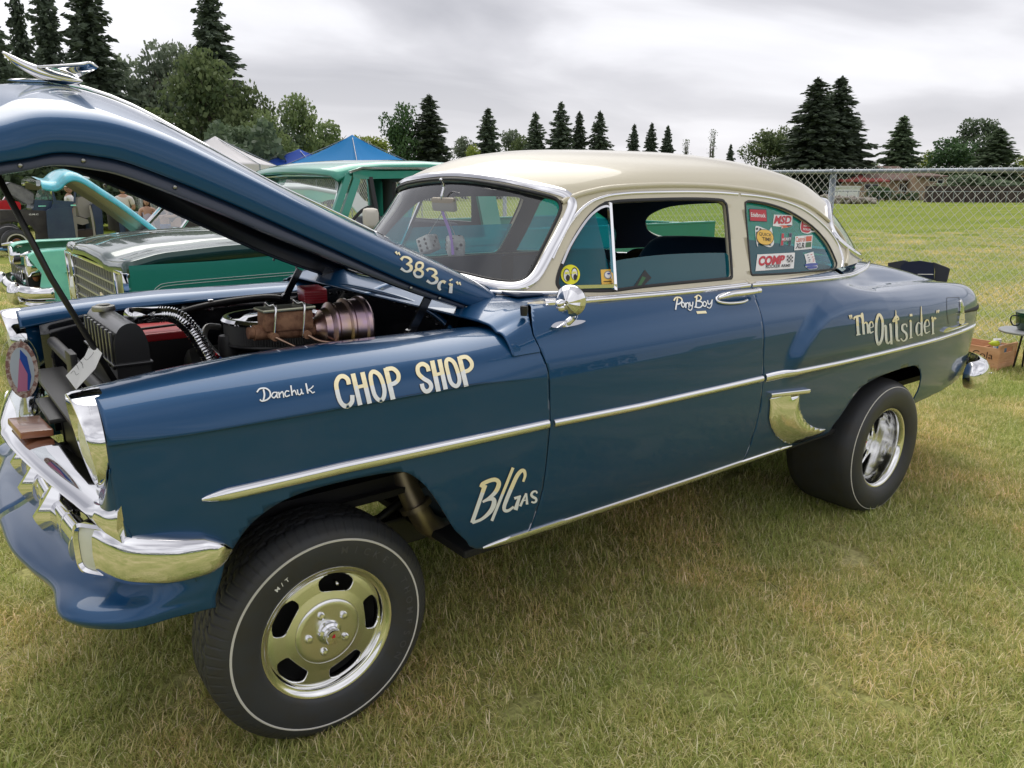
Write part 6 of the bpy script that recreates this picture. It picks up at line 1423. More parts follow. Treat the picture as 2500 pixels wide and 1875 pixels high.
TL = [ # u, vtop, half width, kind, distance, material, label
 (12,-70,70,'s',40,L_spruce,'huge dark spruce at the far left edge behind the open bonnets'), (98,-12,42,'s',50,L_spruce,'slim spruce second from the left edge of the tree belt'), (165,-45,58,'s',47,L_spruce,'tall spruce third from the left, close beside a broader one'), (262,-40,88,'s',45,L_spruce,'broad tall spruce fourth from the left with layered boughs'), (548,14,84,'s',58,L_spruce,'lone tall spruce rising behind the rounded leafy trees'),
 (86,150,105,'r',42,L_dark,'dark leafy tree in front of the leftmost spruces'), (205,190,90,'r',43,L_dark,'dusky leafy tree below the broad spruce, left of the ornament gap'), (350,150,95,'r',55,L_grey,'thin grey green tree with open twiggy top'), (452,118,88,'r',56,L_grey,'grey green airy tree left of the lone spruce'), (525,128,98,'r',47,L_dec,'large rounded leafy tree in front of the lone spruce'), (622,205,70,'r',48,L_dec,'rounded green tree at the right foot of the lone spruce'),
 (655,262,62,'r',46,L_dec,'green tree filling the gap right of the big rounded one'), (600,300,70,'r',44,L_dark,'dark leafy tree directly over the white tent'), (735,228,56,'r',52,L_dec,'sparse small tree with an open round top above the tents'), (700,300,75,'r',50,L_dark,'dark low tree behind the deep blue tent'), (800,292,72,'r',55,L_dec,'spreading green tree left of the azure tent peak'), (905,328,66,'r',62,L_lime,'yellow green tree just right of the azure tent peak'), (390,260,110,'r',46,L_dec,'wide bushy tree behind the raised bonnet ridge'), (270,300,110,'r',42,L_dark,'bushy tree seen under and over the raised bonnet nose'),
 (120,330,120,'r',40,L_dark,'shrubby tree behind the navy pickup'), (40,300,90,'r',38,L_dark,'dark shrubby tree at the left edge behind the red car'), (470,340,100,'r',42,L_dark,'low dark tree behind the white tent'), (590,330,90,'r',44,L_dark,'low bushy tree between the white and blue tents'),
 (985,258,52,'p',88,L_pine,'dense rounded pine left of the pointed spruce above the windscreen'), (1052,246,58,'s',88,L_spruce,'pointed spruce beside the rounded pine'), (1135,332,34,'r',100,L_grey,'pale small tree between the pine pair and the next spruce'), (1160,352,34,'r',95,L_lime,'light green bush at the foot of the spruce above the roof front'), (1192,276,42,'s',98,L_spruce,'spruce standing alone above the front of the cream roof'), (1248,318,40,'r',112,L_grey,'thin pale poplars between two spruces over the roof'), (1275,330,36,'r',110,L_dec,'small green tree behind the roof left of the middle spruce'), (1306,286,40,'s',104,L_spruce,'broad based spruce left of the tallest over the roof'), (1367,264,44,'s',104,L_spruce,'tallest slender spruce above the middle of the cream roof'), (1411,284,30,'s',106,L_spruce,'narrow spruce right beside the tallest one over the roof'), (1460,283,38,'s',106,L_spruce,'last spruce of the row over the roof middle'),
 (1543,313,26,'s',130,L_spruce,'left spruce of the three small ones over the roof rear'), (1585,310,26,'s',130,L_spruce,'middle spruce of the three small ones over the roof rear'), (1624,316,24,'s',130,L_spruce,'right spruce of the three small ones over the roof rear'), (1778,357,18,'s',150,L_spruce,'tiny spruce just above the roof slope'),
 (1855,318,60,'r',112,L_dec,'leafy green tree rising left of the pair of big spruces'), (1905,308,46,'r',114,L_dec,'leafy tree touching the left big spruce'), (1974,212,78,'s',100,L_spruce,'left of the two big spruces behind the fence'), (2030,210,82,'s',102,L_spruce,'right of the two big spruces behind the fence'), (2078,332,34,'s',106,L_spruce,'small spruce at the right foot of the two big ones'), (2112,392,36,'r',150,L_dec,'low distant leafy tree line above the house roof'), (2188,294,52,'s',104,L_dark,'broad solitary spruce above the house roof'), (2222,380,22,'r',110,L_lime,'pale bush right of the solitary spruce'),
 (2258,366,34,'r',112,L_lime,'yellowish tree left of the street lamp'), (2312,334,54,'r',108,L_pine,'bright green rounded tree by the street lamp'), (2375,292,56,'r',110,L_dark,'large dark leafy tree above the fence at right'), (2422,320,66,'s',96,L_dark,'brownish spruce in front of the large dark leafy tree'), (2380,420,90,'r',90,L_dark,'dark shrubby tree right of the house'), (2482,376,50,'r',115,L_lime,'light green tree at the right edge'), (2490,440,30,'r',88,L_dark,'low dark bush at the right edge before the far house')]
for i, (u, vt, hw, k, D, m, lab) in enumerate(TL):
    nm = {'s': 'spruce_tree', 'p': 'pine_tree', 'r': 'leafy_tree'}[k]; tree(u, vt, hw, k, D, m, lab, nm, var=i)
# bare-looking poplars
for u, vt, D, lab in ((1671, 350, 150, 'cluster of thin upright poplars over the rear of the roof'), (1733, 328, 150, 'taller thin upright poplar right of the roof peak')):
    p = gp(u, D); H = ztop(u, vt, D); t_ = thing('poplar_tree', p, lab, 'tree'); mb = MB(); r = random.Random(int(u))
    for k in range(9): dx = r.uniform(-.8, .8); h_ = H*r.uniform(.7, 1) if k else H; mb.tube([(p.x, p.y, 0), (p.x+dx*.5, p.y, h_*.5), (p.x+dx, p.y, h_)], [.12, .10, .03], 5)
    mb.build('trunk', bark, t_)
    n = 260; rr = np.random.default_rng(int(u)); z = rr.uniform(.5, 1, n)*H; C_ = np.stack([rr.normal(size=n)*.35+p.x, rr.normal(size=n)*.35+p.y, z], -1); ax = rdir(rr, n)*.12; me = cards(C_, ax, np.cross(ax, rdir(rr, n)), rr.random(n), 'crown'); me.materials.append(L_grey); link('crown', me, L_grey, t_, smooth=False)
# far hedge line closing the horizon on the left (reads as one mass)
n = 16000; rr = np.random.default_rng(5); s_ = rr.random(n); uu = -150+s_*1150; C_ = []
for k in range(n):
    D = rr.uniform(30, 34) if uu[k] < 700 else rr.uniform(60, 64); g_ = gp(uu[k], D); hmax = 2.6+1.0*math.sin(uu[k]*.013)+.6*math.sin(uu[k]*.05); C_.append((g_.x, g_.y, rr.random()**.8*max(1.2, hmax)))
C_ = np.array(C_); ax = rdir(rr, n)*.14; me = cards(C_, ax, np.cross(ax, rdir(rr, n)), rr.random(n)*.8, 'hedge'); me.materials.append(L_dark); o = link('hedge', me, L_dark, smooth=False); o['kind'] = 'stuff'
n = 9000; uu = 1000+rr.random(n)*1600; C_ = []
for k in range(n):
    D = rr.uniform(118, 126); g_ = gp(uu[k], D); hmax = 2.2+.9*math.sin(uu[k]*.021)+.6*math.sin(uu[k]*.083); C_.append((g_.x, g_.y, rr.random()**.8*max(1., hmax)))
C_ = np.array(C_); ax = rdir(rr, n)*.42; me = cards(C_, ax, np.cross(ax, rdir(rr, n)), rr.random(n)*.8, 'distant_hedge'); me.materials.append(L_dark); o = link('distant_hedge', me, L_dark, smooth=False); o['kind'] = 'stuff'

n = 30000; rr = np.random.default_rng(9); C_ = []  # unseen hedge ring added behind the camera for the reflections
for k in range(n):
    a = rr.uniform(R(95), R(325)); D = rr.uniform(62, 68); hmax = 4.2+.8*math.sin(a*9)+.3*math.sin(a*61); hh_ = rr.random()**.8*hmax; C_.append((CAM[0]+math.sin(a+YAW)*D, CAM[1]+math.cos(a+YAW)*D, hh_))
C_ = np.array(C_); ax = rdir(rr, n)*.27; me = cards(C_, ax, np.cross(ax, rdir(rr, n)), rr.random(n)*.8, 'reflection_hedge'); me.materials.append(L_dark); o = link('unseen_reflection_hedge', me, L_dark, smooth=False); o['kind'] = 'stuff'
# ================================================================ neighbouring vehicles
tgreen = mat('truck_green', (.02, .26, .18), .35, .3, 1, .03); tgreen2 = mat('truck_dark_green', (.006, .045, .035), .3, .35, 1, .03)
mint = mat('mint_paint', (.26, .76, .58), .4, 0, .5, .1, noise=(7, (.22,.68,.53), .45, .62)); turq = mat('turquoise_paint', (.08, .52, .64), .4, 0, .6, .1, noise=(9, (.10,.30,.34), .5, .72))
navy_p = mat('old_navy_paint', (.012, .030, .085), .35, 0, .6, .12, noise=(5, (.02,.045,.10), .4, .6)); primer = mat('black_primer', (.030, .026, .028), .6, noise=(4, (.05,.045,.045), .4, .6)); gprimer = mat('grey_primer', (.13, .13, .14), .6, noise=(6, (.19,.19,.20), .4, .6))
rust = mat('rust', (.30, .11, .04), .8, noise=(20, (.14,.05,.02), .4, .6)); silverp = mat('silver_plastic', (.42, .43, .40), .35, .4); tan_v = mat('tan_vinyl', (.33, .31, .27), .6)
def simple_wheel(c, r, w_, par, s=1, hub=None, stripe=False, hubm=None):
    T = Matrix.Translation(c) @ (WRX if s > 0 else Matrix.Rotation(R(-90), 4, 'X')); R0 = r*.56
    wo = MB().lathe([(R0*1.02, .004), (R0*.98, -.004), (R0*.80, -.012), (R0*.62, -.035), (R0*.60, -.03), (R0*.30, -.018), (0, -.015)], 40, T).build('wheel', hubm or black, par, smooth=True, auto=35)
    MB().lathe([(R0*.95,-.01),(R0,.012),(r*.74,.022),(r*.90,.008),(r*.97,-.012),(r,-.03),(r,-w_+.03),(r*.95,-w_+.01),(R0,-w_)], 48, T).build('tyre', rubber, wo, smooth=True)
    if stripe: MB().lathe([(R0*1.04,.0175),(R0*1.20,.0235)], 48, T).build('whitewall', mat('whitewall'), wo, smooth=True)
    if hub: MB().lathe([(R0*.55,-.02),(R0*.55,.01),(R0*.45,.02),(R0*.15,.022),(R0*.12,.034),(0,.036)], 32, T).build('hub_cap', hub, wo, smooth=True, auto=35)
    return wo
# ---- green pickup parked beside the coupe
gt = thing('green_pickup_truck', (2.6, 3.0, 0), 'dark green 1970s pickup truck with silver grille parked right behind the coupe', 'pickup truck')
Y0, Y1 = 2.05, 3.97
def both(fn):
    for y, s in ((Y0, 1), (Y1, -1)): fn(y, s)
xs = np.linspace(.14, 1.50, 26); zc_r = np.interp(xs, [.14,.33,.66,1.0,1.5], [1.185,1.232,1.256,1.268,1.29])
P_ = []
for x, z in zip(xs, zc_r):
    row = []
    for y, dz in ((Y0+.004,-.10),(Y0+.006,-.03),(Y0+.020,-.006),(Y0+.06,.002),(Y0+.14,-.006),(Y0+.30,-.016),(Y0+.42,-.012),(Y0+.47,.006),(Y0+.55,.014),(3.01,.030),(Y1-.55,.014),(Y1-.47,.006),(Y1-.42,-.012),(Y1-.14,-.006),(Y1-.06,.002),(Y1-.020,-.006),(Y1-.006,-.03),(Y1-.004,-.10)):
        front = -.035*(1-((y-3.01)/.96)**2)*max(0, 1-(x-.14)/.5); row.append((x+front, y, z+dz))
    P_.append(row)
ho = link('hood', grid_mesh('hood', np.array(P_), None, flip=True), tgreen2, gt); solid(ho, .004, -1); ho.data.set_sharp_from_angle(angle=R(25))
P_ = [[(x-dx_, y, z-dz_) for dx_, dz_ in ((0,0),(.010,.010),(.016,.030),(.016,.055))] for x, y, z in P_[0]]
link('hood_lip', grid_mesh('hood_lip', np.array(P_)), tgreen2, gt)
def side_t(y, s):
    pr = [(.14,.62),(.14,1.10),(.33,1.16),(1.2,1.19),(2.75,1.22),(2.75,.50),(1.55,.46),(1.50,.60),(1.36,.78),(1.08,.86),(.80,.78),(.66,.60),(.60,.52)]
    mb = MB(); mb.prism(pr, y, y+s*.02, 'xz'); mb.build('fender', tgreen, gt)
    band_ = np.array([[(x, y-s*.004*math.sin(math.pi*(z-.5)/.75)-s*.002, z) for z in np.linspace(.96, 1.17, 6)] for x in np.linspace(.15, 2.7, 20)])
    link('side_panel', grid_mesh('side_panel', band_, None, flip=s < 0), tgreen, gt)
    bp2 = [(2.80,.52),(2.80,1.27),(5.25,1.27),(5.25,.60),(4.85,.55),(4.78,.70),(4.60,.84),(4.35,.86),(4.12,.82),(3.98,.68),(3.92,.52)]
    mb = MB(); mb.prism(bp2, y, y+s*.05, 'xz'); mb.box((4.02, y+s*.03, 1.275), (2.46, .07, .02), bev=.006); mb.build('bed_side', tgreen, gt)
    for z0 in (.0, -.016):
        q = [(.26,y-s*.010,1.018+z0*.3),(.29,y-s*.010,1.046+z0),(.35,y-s*.010,1.062+z0),(.64,y-s*.010,1.069+z0),(1.2,y-s*.010,1.076+z0),(2.7,y-s*.010,1.09+z0)]
        MB().sweep(cat(q, 5), [(-.002,-.001),(.002,-.001),(.002,.001),(-.002,.001)], (0,0,1)).build('pinstripe', white, gt)
    simple_wheel((1.08, y+s*.04, .36), .37, .22, gt, s, chrome, False); simple_wheel((4.35, y+s*.04, .36), .37, .22, gt, s, chrome, False)
both(side_t)
MB().box((5.24, 3.01, .93), (.03, 1.84, .66), bev=.01).build('tailgate', tgreen, gt); MB().box((4.0, 3.01, .70), (2.4, 1.8, .03)).build('bed_floor', tgreen2, gt); MB().box((2.81, 3.01, .98), (.03, 1.84, .58)).build('bed_front', tgreen, gt)
MB().box((2.6, 3.01, .45), (4.9, 1.0, .12)).build('chassis', satin, gt)
MB().box((.20, 3.01, .90), (.04, 1.84, .48)).build('radiator_support', satin, gt)
gx = .115
gr = MB(); gr.box((gx+.02, 3.01, 1.125), (.05, 1.84, .022), bev=.006); gr.box((gx+.02, 3.01, .70), (.05, 1.84, .03), bev=.006)
for y in (Y0+.01, Y0+.24, Y1-.24, Y1-.01): gr.box((gx+.02, y, .91), (.05, .018, .44), bev=.005)
go = gr.build('grille_frame', chrome, gt, auto=35)
for z in (.775,.84,.905,.97,1.035): MB().box((gx+.03, 3.01, z), (.03, 1.40, .012)).build('grille_bar', silverp, go)
for k in range(18): MB().box((gx+.035, 2.33+k*.08, .91), (.02, .010, .40)).build('grille_upright', silverp, go)
MB().box((gx+.05, 3.01, .91), (.01, 1.40, .40)).build('grille_backing', mat('grille_backing', (.10,.10,.085), .5, .5), go)
for y in (Y0+.125, Y1-.125):
    MB().box((gx+.03, y, .91), (.03, .20, .40), bev=.01).build('headlight_panel', mat('gold_reflector', (.35,.36,.15), .3, .8), go); MB().lathe([(.085,-.01),(.09,.0),(.08,.012),(0,.03)], 28, Matrix.Translation((gx+.01, y, .86)) @ Matrix.Rotation(R(-90), 4, 'Y')).build('headlight', mat('lamp_glass'), go, smooth=True)
MB().prism([(-.03,0),(0,-.045),(.03,0),(0,.03)], 0, .006).build('dummy', gt) if False else MB().box((gx-.002, 2.72, .92), (.012, .07, .05), Matrix.Rotation(R(12), 3, 'X'), bev=.006).build('grille_badge', gold, go)
# cab
def pill(name, a, b, w_, m, par=gt, t_=.03): MB().sweep([a, b], [(-w_/2,-t_/2),(w_/2,-t_/2),(w_/2,t_/2),(-w_/2,t_/2)], (0,1,0)).build(name, m, par)
rp = []
for x, z, in ((1.50,1.652),(1.56,1.69),(1.66,1.715),(1.85,1.735),(2.2,1.745),(2.55,1.735),(2.70,1.70),(2.74,1.66)):
    rp.append([(x-.05*(1-((y-3.01)/.86)**2)*(x < 1.7), y, z+.030*(1-((y-3.01)/.84)**2)-.03*(abs(y-3.01) > .80)) for y in np.linspace(2.17, 3.85, 19)])
ro = link('roof', grid_mesh('roof', np.array(rp), None, flip=True), tgreen, gt); solid(ro, .02, -1)
def cab_s(y, s):
    yt, yb = 3.01-(3.01-y)*.873, y+s*.05
    A0, A1 = Vector((1.36, yb, 1.27)), Vector((1.57, yt, 1.67)); B0, B1 = Vector((2.66, yb, 1.22)), Vector((2.60, yt, 1.69)); 
    pill('windscreen_pillar', A0, A1, .045, tgreen); pill('door_frame', A0+Vector((.07,0,0)), A1+Vector((.06,0,-.02)), .05, tgreen); pill('door_frame', A1+Vector((.03,0,0)), B1, .05, tgreen); pill('cab_pillar', B0+Vector((.05,0,0)), B1+Vector((.05,0,0)), .16, tgreen)
    pill('rain_gutter', A1+Vector((.0,-s*.012,.02)), A1+Vector((.10,-s*.012,.048)), .014, chrome); pill('rain_gutter', A1+Vector((.10,-s*.012,.048)), B1+Vector((.1,-s*.012,.035)), .014, chrome)
    pill('window_divider', Vector((1.76, yb, 1.24)), Vector((1.73, yt, 1.66)), .028, satin)
    MB().add([A0+Vector((.09,0,0)), Vector((1.75, yb, 1.24)), Vector((1.72, yt, 1.65)), A1+Vector((.09,0,-.03))], [(0,1,2,3)]).build('quarter_light', plain_glass, gt)
    P_ = np.array([[(x, y+s*.0+(0 if z < 1.2 else s*.03), z) for z in (.5,.8,1.1,1.18,1.235)] for x in np.linspace(1.30, 2.74, 8)]); o = link('door_panel', grid_mesh('door_panel', P_, None, flip=s < 0), tgreen, gt); solid(o, .01, -1)
    pill('door_gap', Vector((1.40, y-s*.0065, .55)), Vector((1.40, y-s*.0065, 1.20)), .006, satin, t_=.001)
both(cab_s)
wsq = [Vector((1.385, 2.14, 1.30)), Vector((1.30, 3.01, 1.30)), Vector((1.385, 3.88, 1.30)), Vector((1.585, 3.73, 1.665)), Vector((1.50, 3.01, 1.675)), Vector((1.585, 2.29, 1.665))]
MB().add(wsq, [(0,1,4,5),(1,2,3,4)]).build('windscreen', glass('hazy_windscreen', (.8,.88,.86), 2.2, haze=.12), gt); MB().tube(wsq, .010, 8, closed=True).build('windscreen_trim', chrome, gt, smooth=True)
mb = MB(); mb.box((2.73, 3.01, 1.27), (.04, 1.7, .12)); mb.box((2.72, 3.01, 1.66), (.04, 1.6, .06)); mb.box((2.725, 2.30, 1.47), (.04, .18, .40)); mb.box((2.725, 3.72, 1.47), (.04, .18, .40)); mb.build('cab_back', satin, gt)
mb = MB(); mb.box((2.45, 3.01, 1.08), (.14, 1.5, .52), bev=.05); mb.box((2.15, 3.01, .88), (.55, 1.5, .14), bev=.05); mb.build('bench_seat', cloth, gt, auto=50)
MB().box((1.50, 3.01, 1.22), (.28, 1.7, .10), bev=.03).build('dashboard', satin, gt); c_ = Vector((1.80, 2.50, 1.28)); sm2 = Matrix.Translation(c_) @ Matrix.Rotation(R(-60), 4, 'Y')
MB().tube([sm2 @ Vector((.2*math.cos(a), .2*math.sin(a), 0)) for a in np.linspace(0, 2*math.pi, 32, endpoint=False)], .012, 8, closed=True).build('steering_wheel', satin, gt, smooth=True)
p = Vector(at(905, 533, y=1.93)); MB().box(p, (.10, .14, .13), Matrix.Rotation(R(-25), 3, 'Z'), bev=.03).build('door_mirror', mat('ivory_plastic', (.66,.62,.54), .5), gt, smooth=True, auto=60)
MB().tube([p, p+Vector((.04,.14,-.10))], .008, 8).build('mirror_arm', chrome, gt)
# ---- mint saloon with raised turquoise bonnet
mc = thing('mint_saloon', (2.0, 6.5, 0), 'mint green 1950s saloon with its turquoise bonnet raised, beyond the green pickup', 'car'); zq = pix(0, 350, 3.16)
YA, YB = 5.65, 7.35; mz = -.03
def mint_side(y, s):
    top = [(.05,.955),(.10,.985),(.25,1.00),(.55,1.005),(1.0,1.01),(1.45,1.02),(3.2,1.02),(4.6,1.0),(4.9,.95)]
    c = [tuple(q) for q in cat(top, 4)]; low = [(4.9,.45),(4.5,.42),(4.35,.62),(4.0,.70),(3.7,.62),(3.55,.40),(1.55,.40),(1.42,.62),(1.1,.72),(.78,.62),(.66,.42),(.20,.46),(.10,.62),(.14,.80)]
    MB().prism(c+low, y, y+s*.03, 'xz').build('side_panel', mint, mc)
    P_ = np.array([[(x+.02*k, y+s*(.03+.30*k), z+.012*math.sin(k*3)) for k in (0,.12,.3,.6,.85,1)] for x, z in c[:22]]); o = link('fender', grid_mesh('fender', P_, None, flip=s > 0), mint, mc); solid(o, .01, 0)
    MB().sweep([(.33,y-s*.006,.80),(1.4,y-s*.006,.80),(3.4,y-s*.006,.80)], [(-.004,-.01),(.004,-.01),(.004,.01),(-.004,.01)], (0,-s,0)).build('side_moulding', chrome, mc)
    T = Matrix.Translation((.07, y+s*.17, .86)) @ Matrix.Rotation(R(-90), 4, 'Y')
    h = MB().lathe([(.10,-.06),(.105,.0),(.10,.03),(.092,.03),(.088,.02)], 28, T).build('headlight', chrome, mc, smooth=True); MB().lathe([(.088,.015),(.05,.03),(0,.034)], 28, T).build('headlight_lens', mat('lamp_glass'), h, smooth=True)
    MB().tube([(.0,y+s*.05,.97),(.08,y+s*.12,.985),(.16,y+s*.25,.96)], [.012,.02,.01], 10).build('lamp_hood', chrome, h, smooth=True)
    simple_wheel((1.1, y+s*.03, .33), .34, .2, mc, s, chrome, True); simple_wheel((3.98, y+s*.03, .33), .34, .2, mc, s, chrome, True)
mint_side(YA, 1); mint_side(YB, -1)
MB().ball((.12, YA+.30, .80), (.04,.10,.10), 16, 10).build('rusty_bucket', rust, mc, smooth=True)
mb = MB(); mb.box((.30, 6.5, .62), (.5, 1.1, .3)); mb.box((1.0, 6.5, .60), (.9, 1.1, .4)); mb.build('engine_bay', satin, mc)
bp3 = [(.22,5.62,.60),(.06,5.70,.60),(-.02,5.95,.60),(-.06,6.5,.60),(-.02,7.05,.60),(.06,7.30,.60),(.22,7.38,.60)]
for z, r_, d in ((.62,.062,0),(.50,.05,.02)): MB().tube([(x+d, y, z) for x, y, _ in cat(bp3, 6)], [r_]*37, 12).build('bumper', chrome, mc, smooth=True)
for y in (5.95, 7.05): MB().ball((-.07, y, .60), (.07,.06,.11), 14, 10).build('bumper_bullet', chrome, mc, smooth=True)
for k in range(7): MB().box((.03, 6.05+k*.15, .74), (.02,.02,.14)).build('grille_bar', chrome, mc)
tp_ = [tuple(at(*zq(u, v), y=6.5)) for u, v in [(245,272),(290,282),(345,286),(385,268),(430,228),(480,214),(540,232),(600,268),(700,335),(800,400),(950,510),(1100,625),(1222,728)]]
P_ = []
for x, _, z in cat(tp_, 4): P_.append([(x+.0, 6.5+k*.62, z-.055*abs(k)**2.2-(.045 if abs(k) > .96 else 0)) for k in np.linspace(-1, 1, 15)])
o = link('raised_bonnet', grid_mesh('raised_bonnet', np.array(P_), None, flip=False), [turq, hood_in], mc); solid(o, .02, 1, 1)
b1_, b2_ = at(*zq(560, 228), y=6.5), at(*zq(690, 268), y=6.5); MB().tube([tuple(b1_), tuple((np.array(b1_)+np.array(b2_))/2+[0,0,-.03]), tuple(b2_)], [.006,.03,.008], 10).build('bonnet_ornament', mat('white_enamel', (.75,.75,.73), .4), mc, smooth=True)
b1_ = at(*zq(240, 270), y=6.5); MB().sweep([(b1_[0]-.01, 6.5-.55, b1_[2]-.04), (b1_[0]-.02, 6.5, b1_[2]+.0), (b1_[0]-.01, 6.5+.55, b1_[2]-.04)], [(-.02,-.03),(.02,-.03),(.02,.02),(-.02,.02)], (0,0,1)).build('bonnet_lip', chrome, mc)
# cabin of the saloon
wq = [Vector((1.33, YA+.10, 1.04)), Vector((1.18, 6.5, 1.04)), Vector((1.33, YB-.10, 1.04)), Vector((1.75, YB-.25, 1.50)), Vector((1.66, 6.5, 1.52)), Vector((1.75, YA+.25, 1.50))]
MB().add(wq, [(0,1,4,5),(1,2,3,4)]).build('windscreen', glass('hazy_windscreen'), mc); MB().tube(wq, .018, 8, closed=True).build('windscreen_trim', chrome, mc, smooth=True)
rp = [[(x, 6.5+k, z-.05*abs(k/.65)**3) for k in np.linspace(-.65, .65, 13)] for x, z in ((1.66,1.50),(1.85,1.57),(2.3,1.60),(2.9,1.59),(3.3,1.52),(3.6,1.42))]; o = link('roof', grid_mesh('roof', np.array(rp), None, flip=True), white, mc); solid(o, .03, -1)
for y, s in ((YA, 1), (YB, -1)): pill('pillar', Vector((3.75, y+s*.1, 1.02)), Vector((3.4, y+s*.22, 1.48)), .16, white, mc)
MB().box((3.0, 6.5, 1.0), (3.6, 1.5, .04), bev=.02).build('deck', mint, mc); MB().box((1.36, 6.5, 1.03), (.34, 1.4, .03), bev=.01).build('scuttle', mint, mc)
pc = Vector(at(*zq(1385, 690), y=5.95)); cardp = thing('windscreen_card', pc, 'white numbered paper card inside the windscreen of the mint saloon', 'paper'); MB().box(pc, (.006, .17, .13), Matrix.Rotation(R(-35), 3, 'Y')).build('card', mat('paper'), cardp)
# ---- navy and black pickup beyond
yG = float(at(51, 625, z=-.2)[1]); zg3 = pix(0, 380, 4.608); G = lambda u, v, dy=0.: at(*zg3(u, v), y=yG+dy)
np_ = thing('navy_pickup_truck', tuple(G(600, 990)), 'battered navy 1950s pickup with black front fender, raised grey bonnet and open cab door', 'pickup truck')
def shape(name, pts, m, dy=0., th=.05, par=None, z=None): q = [G(u, v, dy) for u, v in pts]; return MB().prism([(a[0], a[2]) for a in q], yG+dy, yG+dy+th, 'xz').build(name, m, par or np_)
shape('front_fender', [(0,612),(340,612),(520,620),(530,680),(545,965),(470,985),(430,985),(425,880),(380,800),(280,760),(150,748),(50,775),(0,800)], primer, 0, .5)
shape('fender_flare', [(0,735),(80,718),(180,716),(290,735),(380,790),(430,860),(440,880),(420,870),(360,800),(270,752),(160,738),(60,746),(0,765)], primer, -.05, .06)
shape('cowl_side', [(370,600),(395,500),(420,498),(590,508),(575,600),(520,640),(380,620)], navy_p, .05, 1.3)
dr_ = shape('open_door', [(520,625),(560,595),(810,585),(815,640),(860,960),(700,968),(560,970),(540,900)], navy_p, -.35, .08)
shape('door_shoulder', [(575,600),(600,535),(830,530),(825,588)], navy_p, -.30, .08)
shape('window_frame', [(580,350),(600,345),(612,500),(830,515),(835,400),(815,350),(835,348),(858,420),(850,535),(600,530)], navy_p, -.28, .05)
shape('rear_pillar', [(1020,560),(1060,520),(1130,560),(1150,640),(1170,940),(1090,945),(1070,760)], navy_p, .0, 1.4)
shape('sill', [(560,962),(1090,945),(1180,945),(1230,960),(1230,985),(900,990),(480,1005)], black, .0, .5)
shape('cab_back', [(1000,380),(1060,380),(1060,560),(1130,940),(870,930),(880,560)], satin, 1.45, .05)
shape('cab_roof', [(420,325),(470,290),(700,270),(1000,285),(1070,330),(1070,380),(1040,380),(1010,330),(480,335)], navy_p, .1, 1.35)
shape('windscreen', [(445,345),(570,350),(590,500),(390,490)], glass('hazy_windscreen'), .2, .01)
shape('windscreen_frame', [(560,345),(585,350),(640,520),(610,525)], navy_p, .1, .1)
shape('seat_back', [(880,470),(930,458),(985,470),(1020,560),(1015,690),(960,705),(895,680),(870,580)], tan_v, .25, .45)
shape('seat_cushion', [(830,690),(900,690),(990,720),(1000,760),(930,780),(840,760)], tan_v, .15, .55)
shape('door_jamb', [(825,585),(850,590),(880,930),(858,940),(820,700)], tan_v, -.02, .05); shape('door_jamb', [(1000,560),(1030,560),(1085,940),(1060,942),(1040,780)], tan_v, .0, .05)
shape('kick_panel', [(870,850),(1060,830),(1080,930),(880,935)], mat('floor_brown', (.05,.035,.03), .7), .05, .6)
q = MB(); pts = [G(*p) for p in ((80,330),(120,303),(190,330),(250,350),(390,430),(385,530),(330,560),(200,480),(60,390))]
for dy_, nm in ((.15, 'raised_bonnet'), (.95, 'raised_bonnet')): MB().prism([(a[0], a[2]) for a in pts], yG+dy_, yG+dy_+.07, 'xz').build(nm, gprimer, np_)
P_ = np.array([[(a[0], yG+.15+k*.85, a[2]) for k in (0,.5,1)] for a in pts[:5]]); o = link('bonnet_skin', grid_mesh('bonnet_skin', P_), gprimer, np_); solid(o, .02, 0)
for yy, ss in ((yG-.04, 1), (yG+1.75, -1)):
    wc = G(195, 990); s_w = float(np.linalg.norm(np.array(G(195, 990))-np.array(G(195, 1135)))); simple_wheel((wc[0], yy, -.2+s_w*1.02), s_w*1.06, .2, np_, ss, rust, True); simple_wheel((wc[0]+2.95, yy, -.2+s_w*1.02), s_w*1.06, .2, np_, ss, rust, True)
MB().box((G(1600, 800)[0]+.6, yG+.85, .55), (2.3, 1.5, .5), bev=.02).build('bed', primer, np_)
bvG = bvh_of(MB().prism([(G(0,500)[0], -.1), (G(1200,500)[0], -.1), (G(1200,500)[0], 1.6), (G(0,500)[0], 1.6)], yG-.02, yG-.015, 'xz').mesh('pb'))
mb = MB(); put_text(mb, 'G.M.C', [(325,652),(432,650),(432,668),(322,670)], bvG, .02, .03, 0, zg3); mb.build('fender_lettering', white, np_)
mb = MB(); put_poly(mb, [(428,562),(515,560),(515,572),(430,574)], bvG, .03, 0, zg3); put_poly(mb, [(765,548),(825,546),(825,560),(765,562)], bvG, .4, 0, zg3); mb.build('chrome_script', chrome, np_)
a = G(540, 400); MB().ball((a[0], yG-.45, a[2]), (.03,.08,.10), 12, 8).build('door_mirror', chrome, np_, smooth=True)
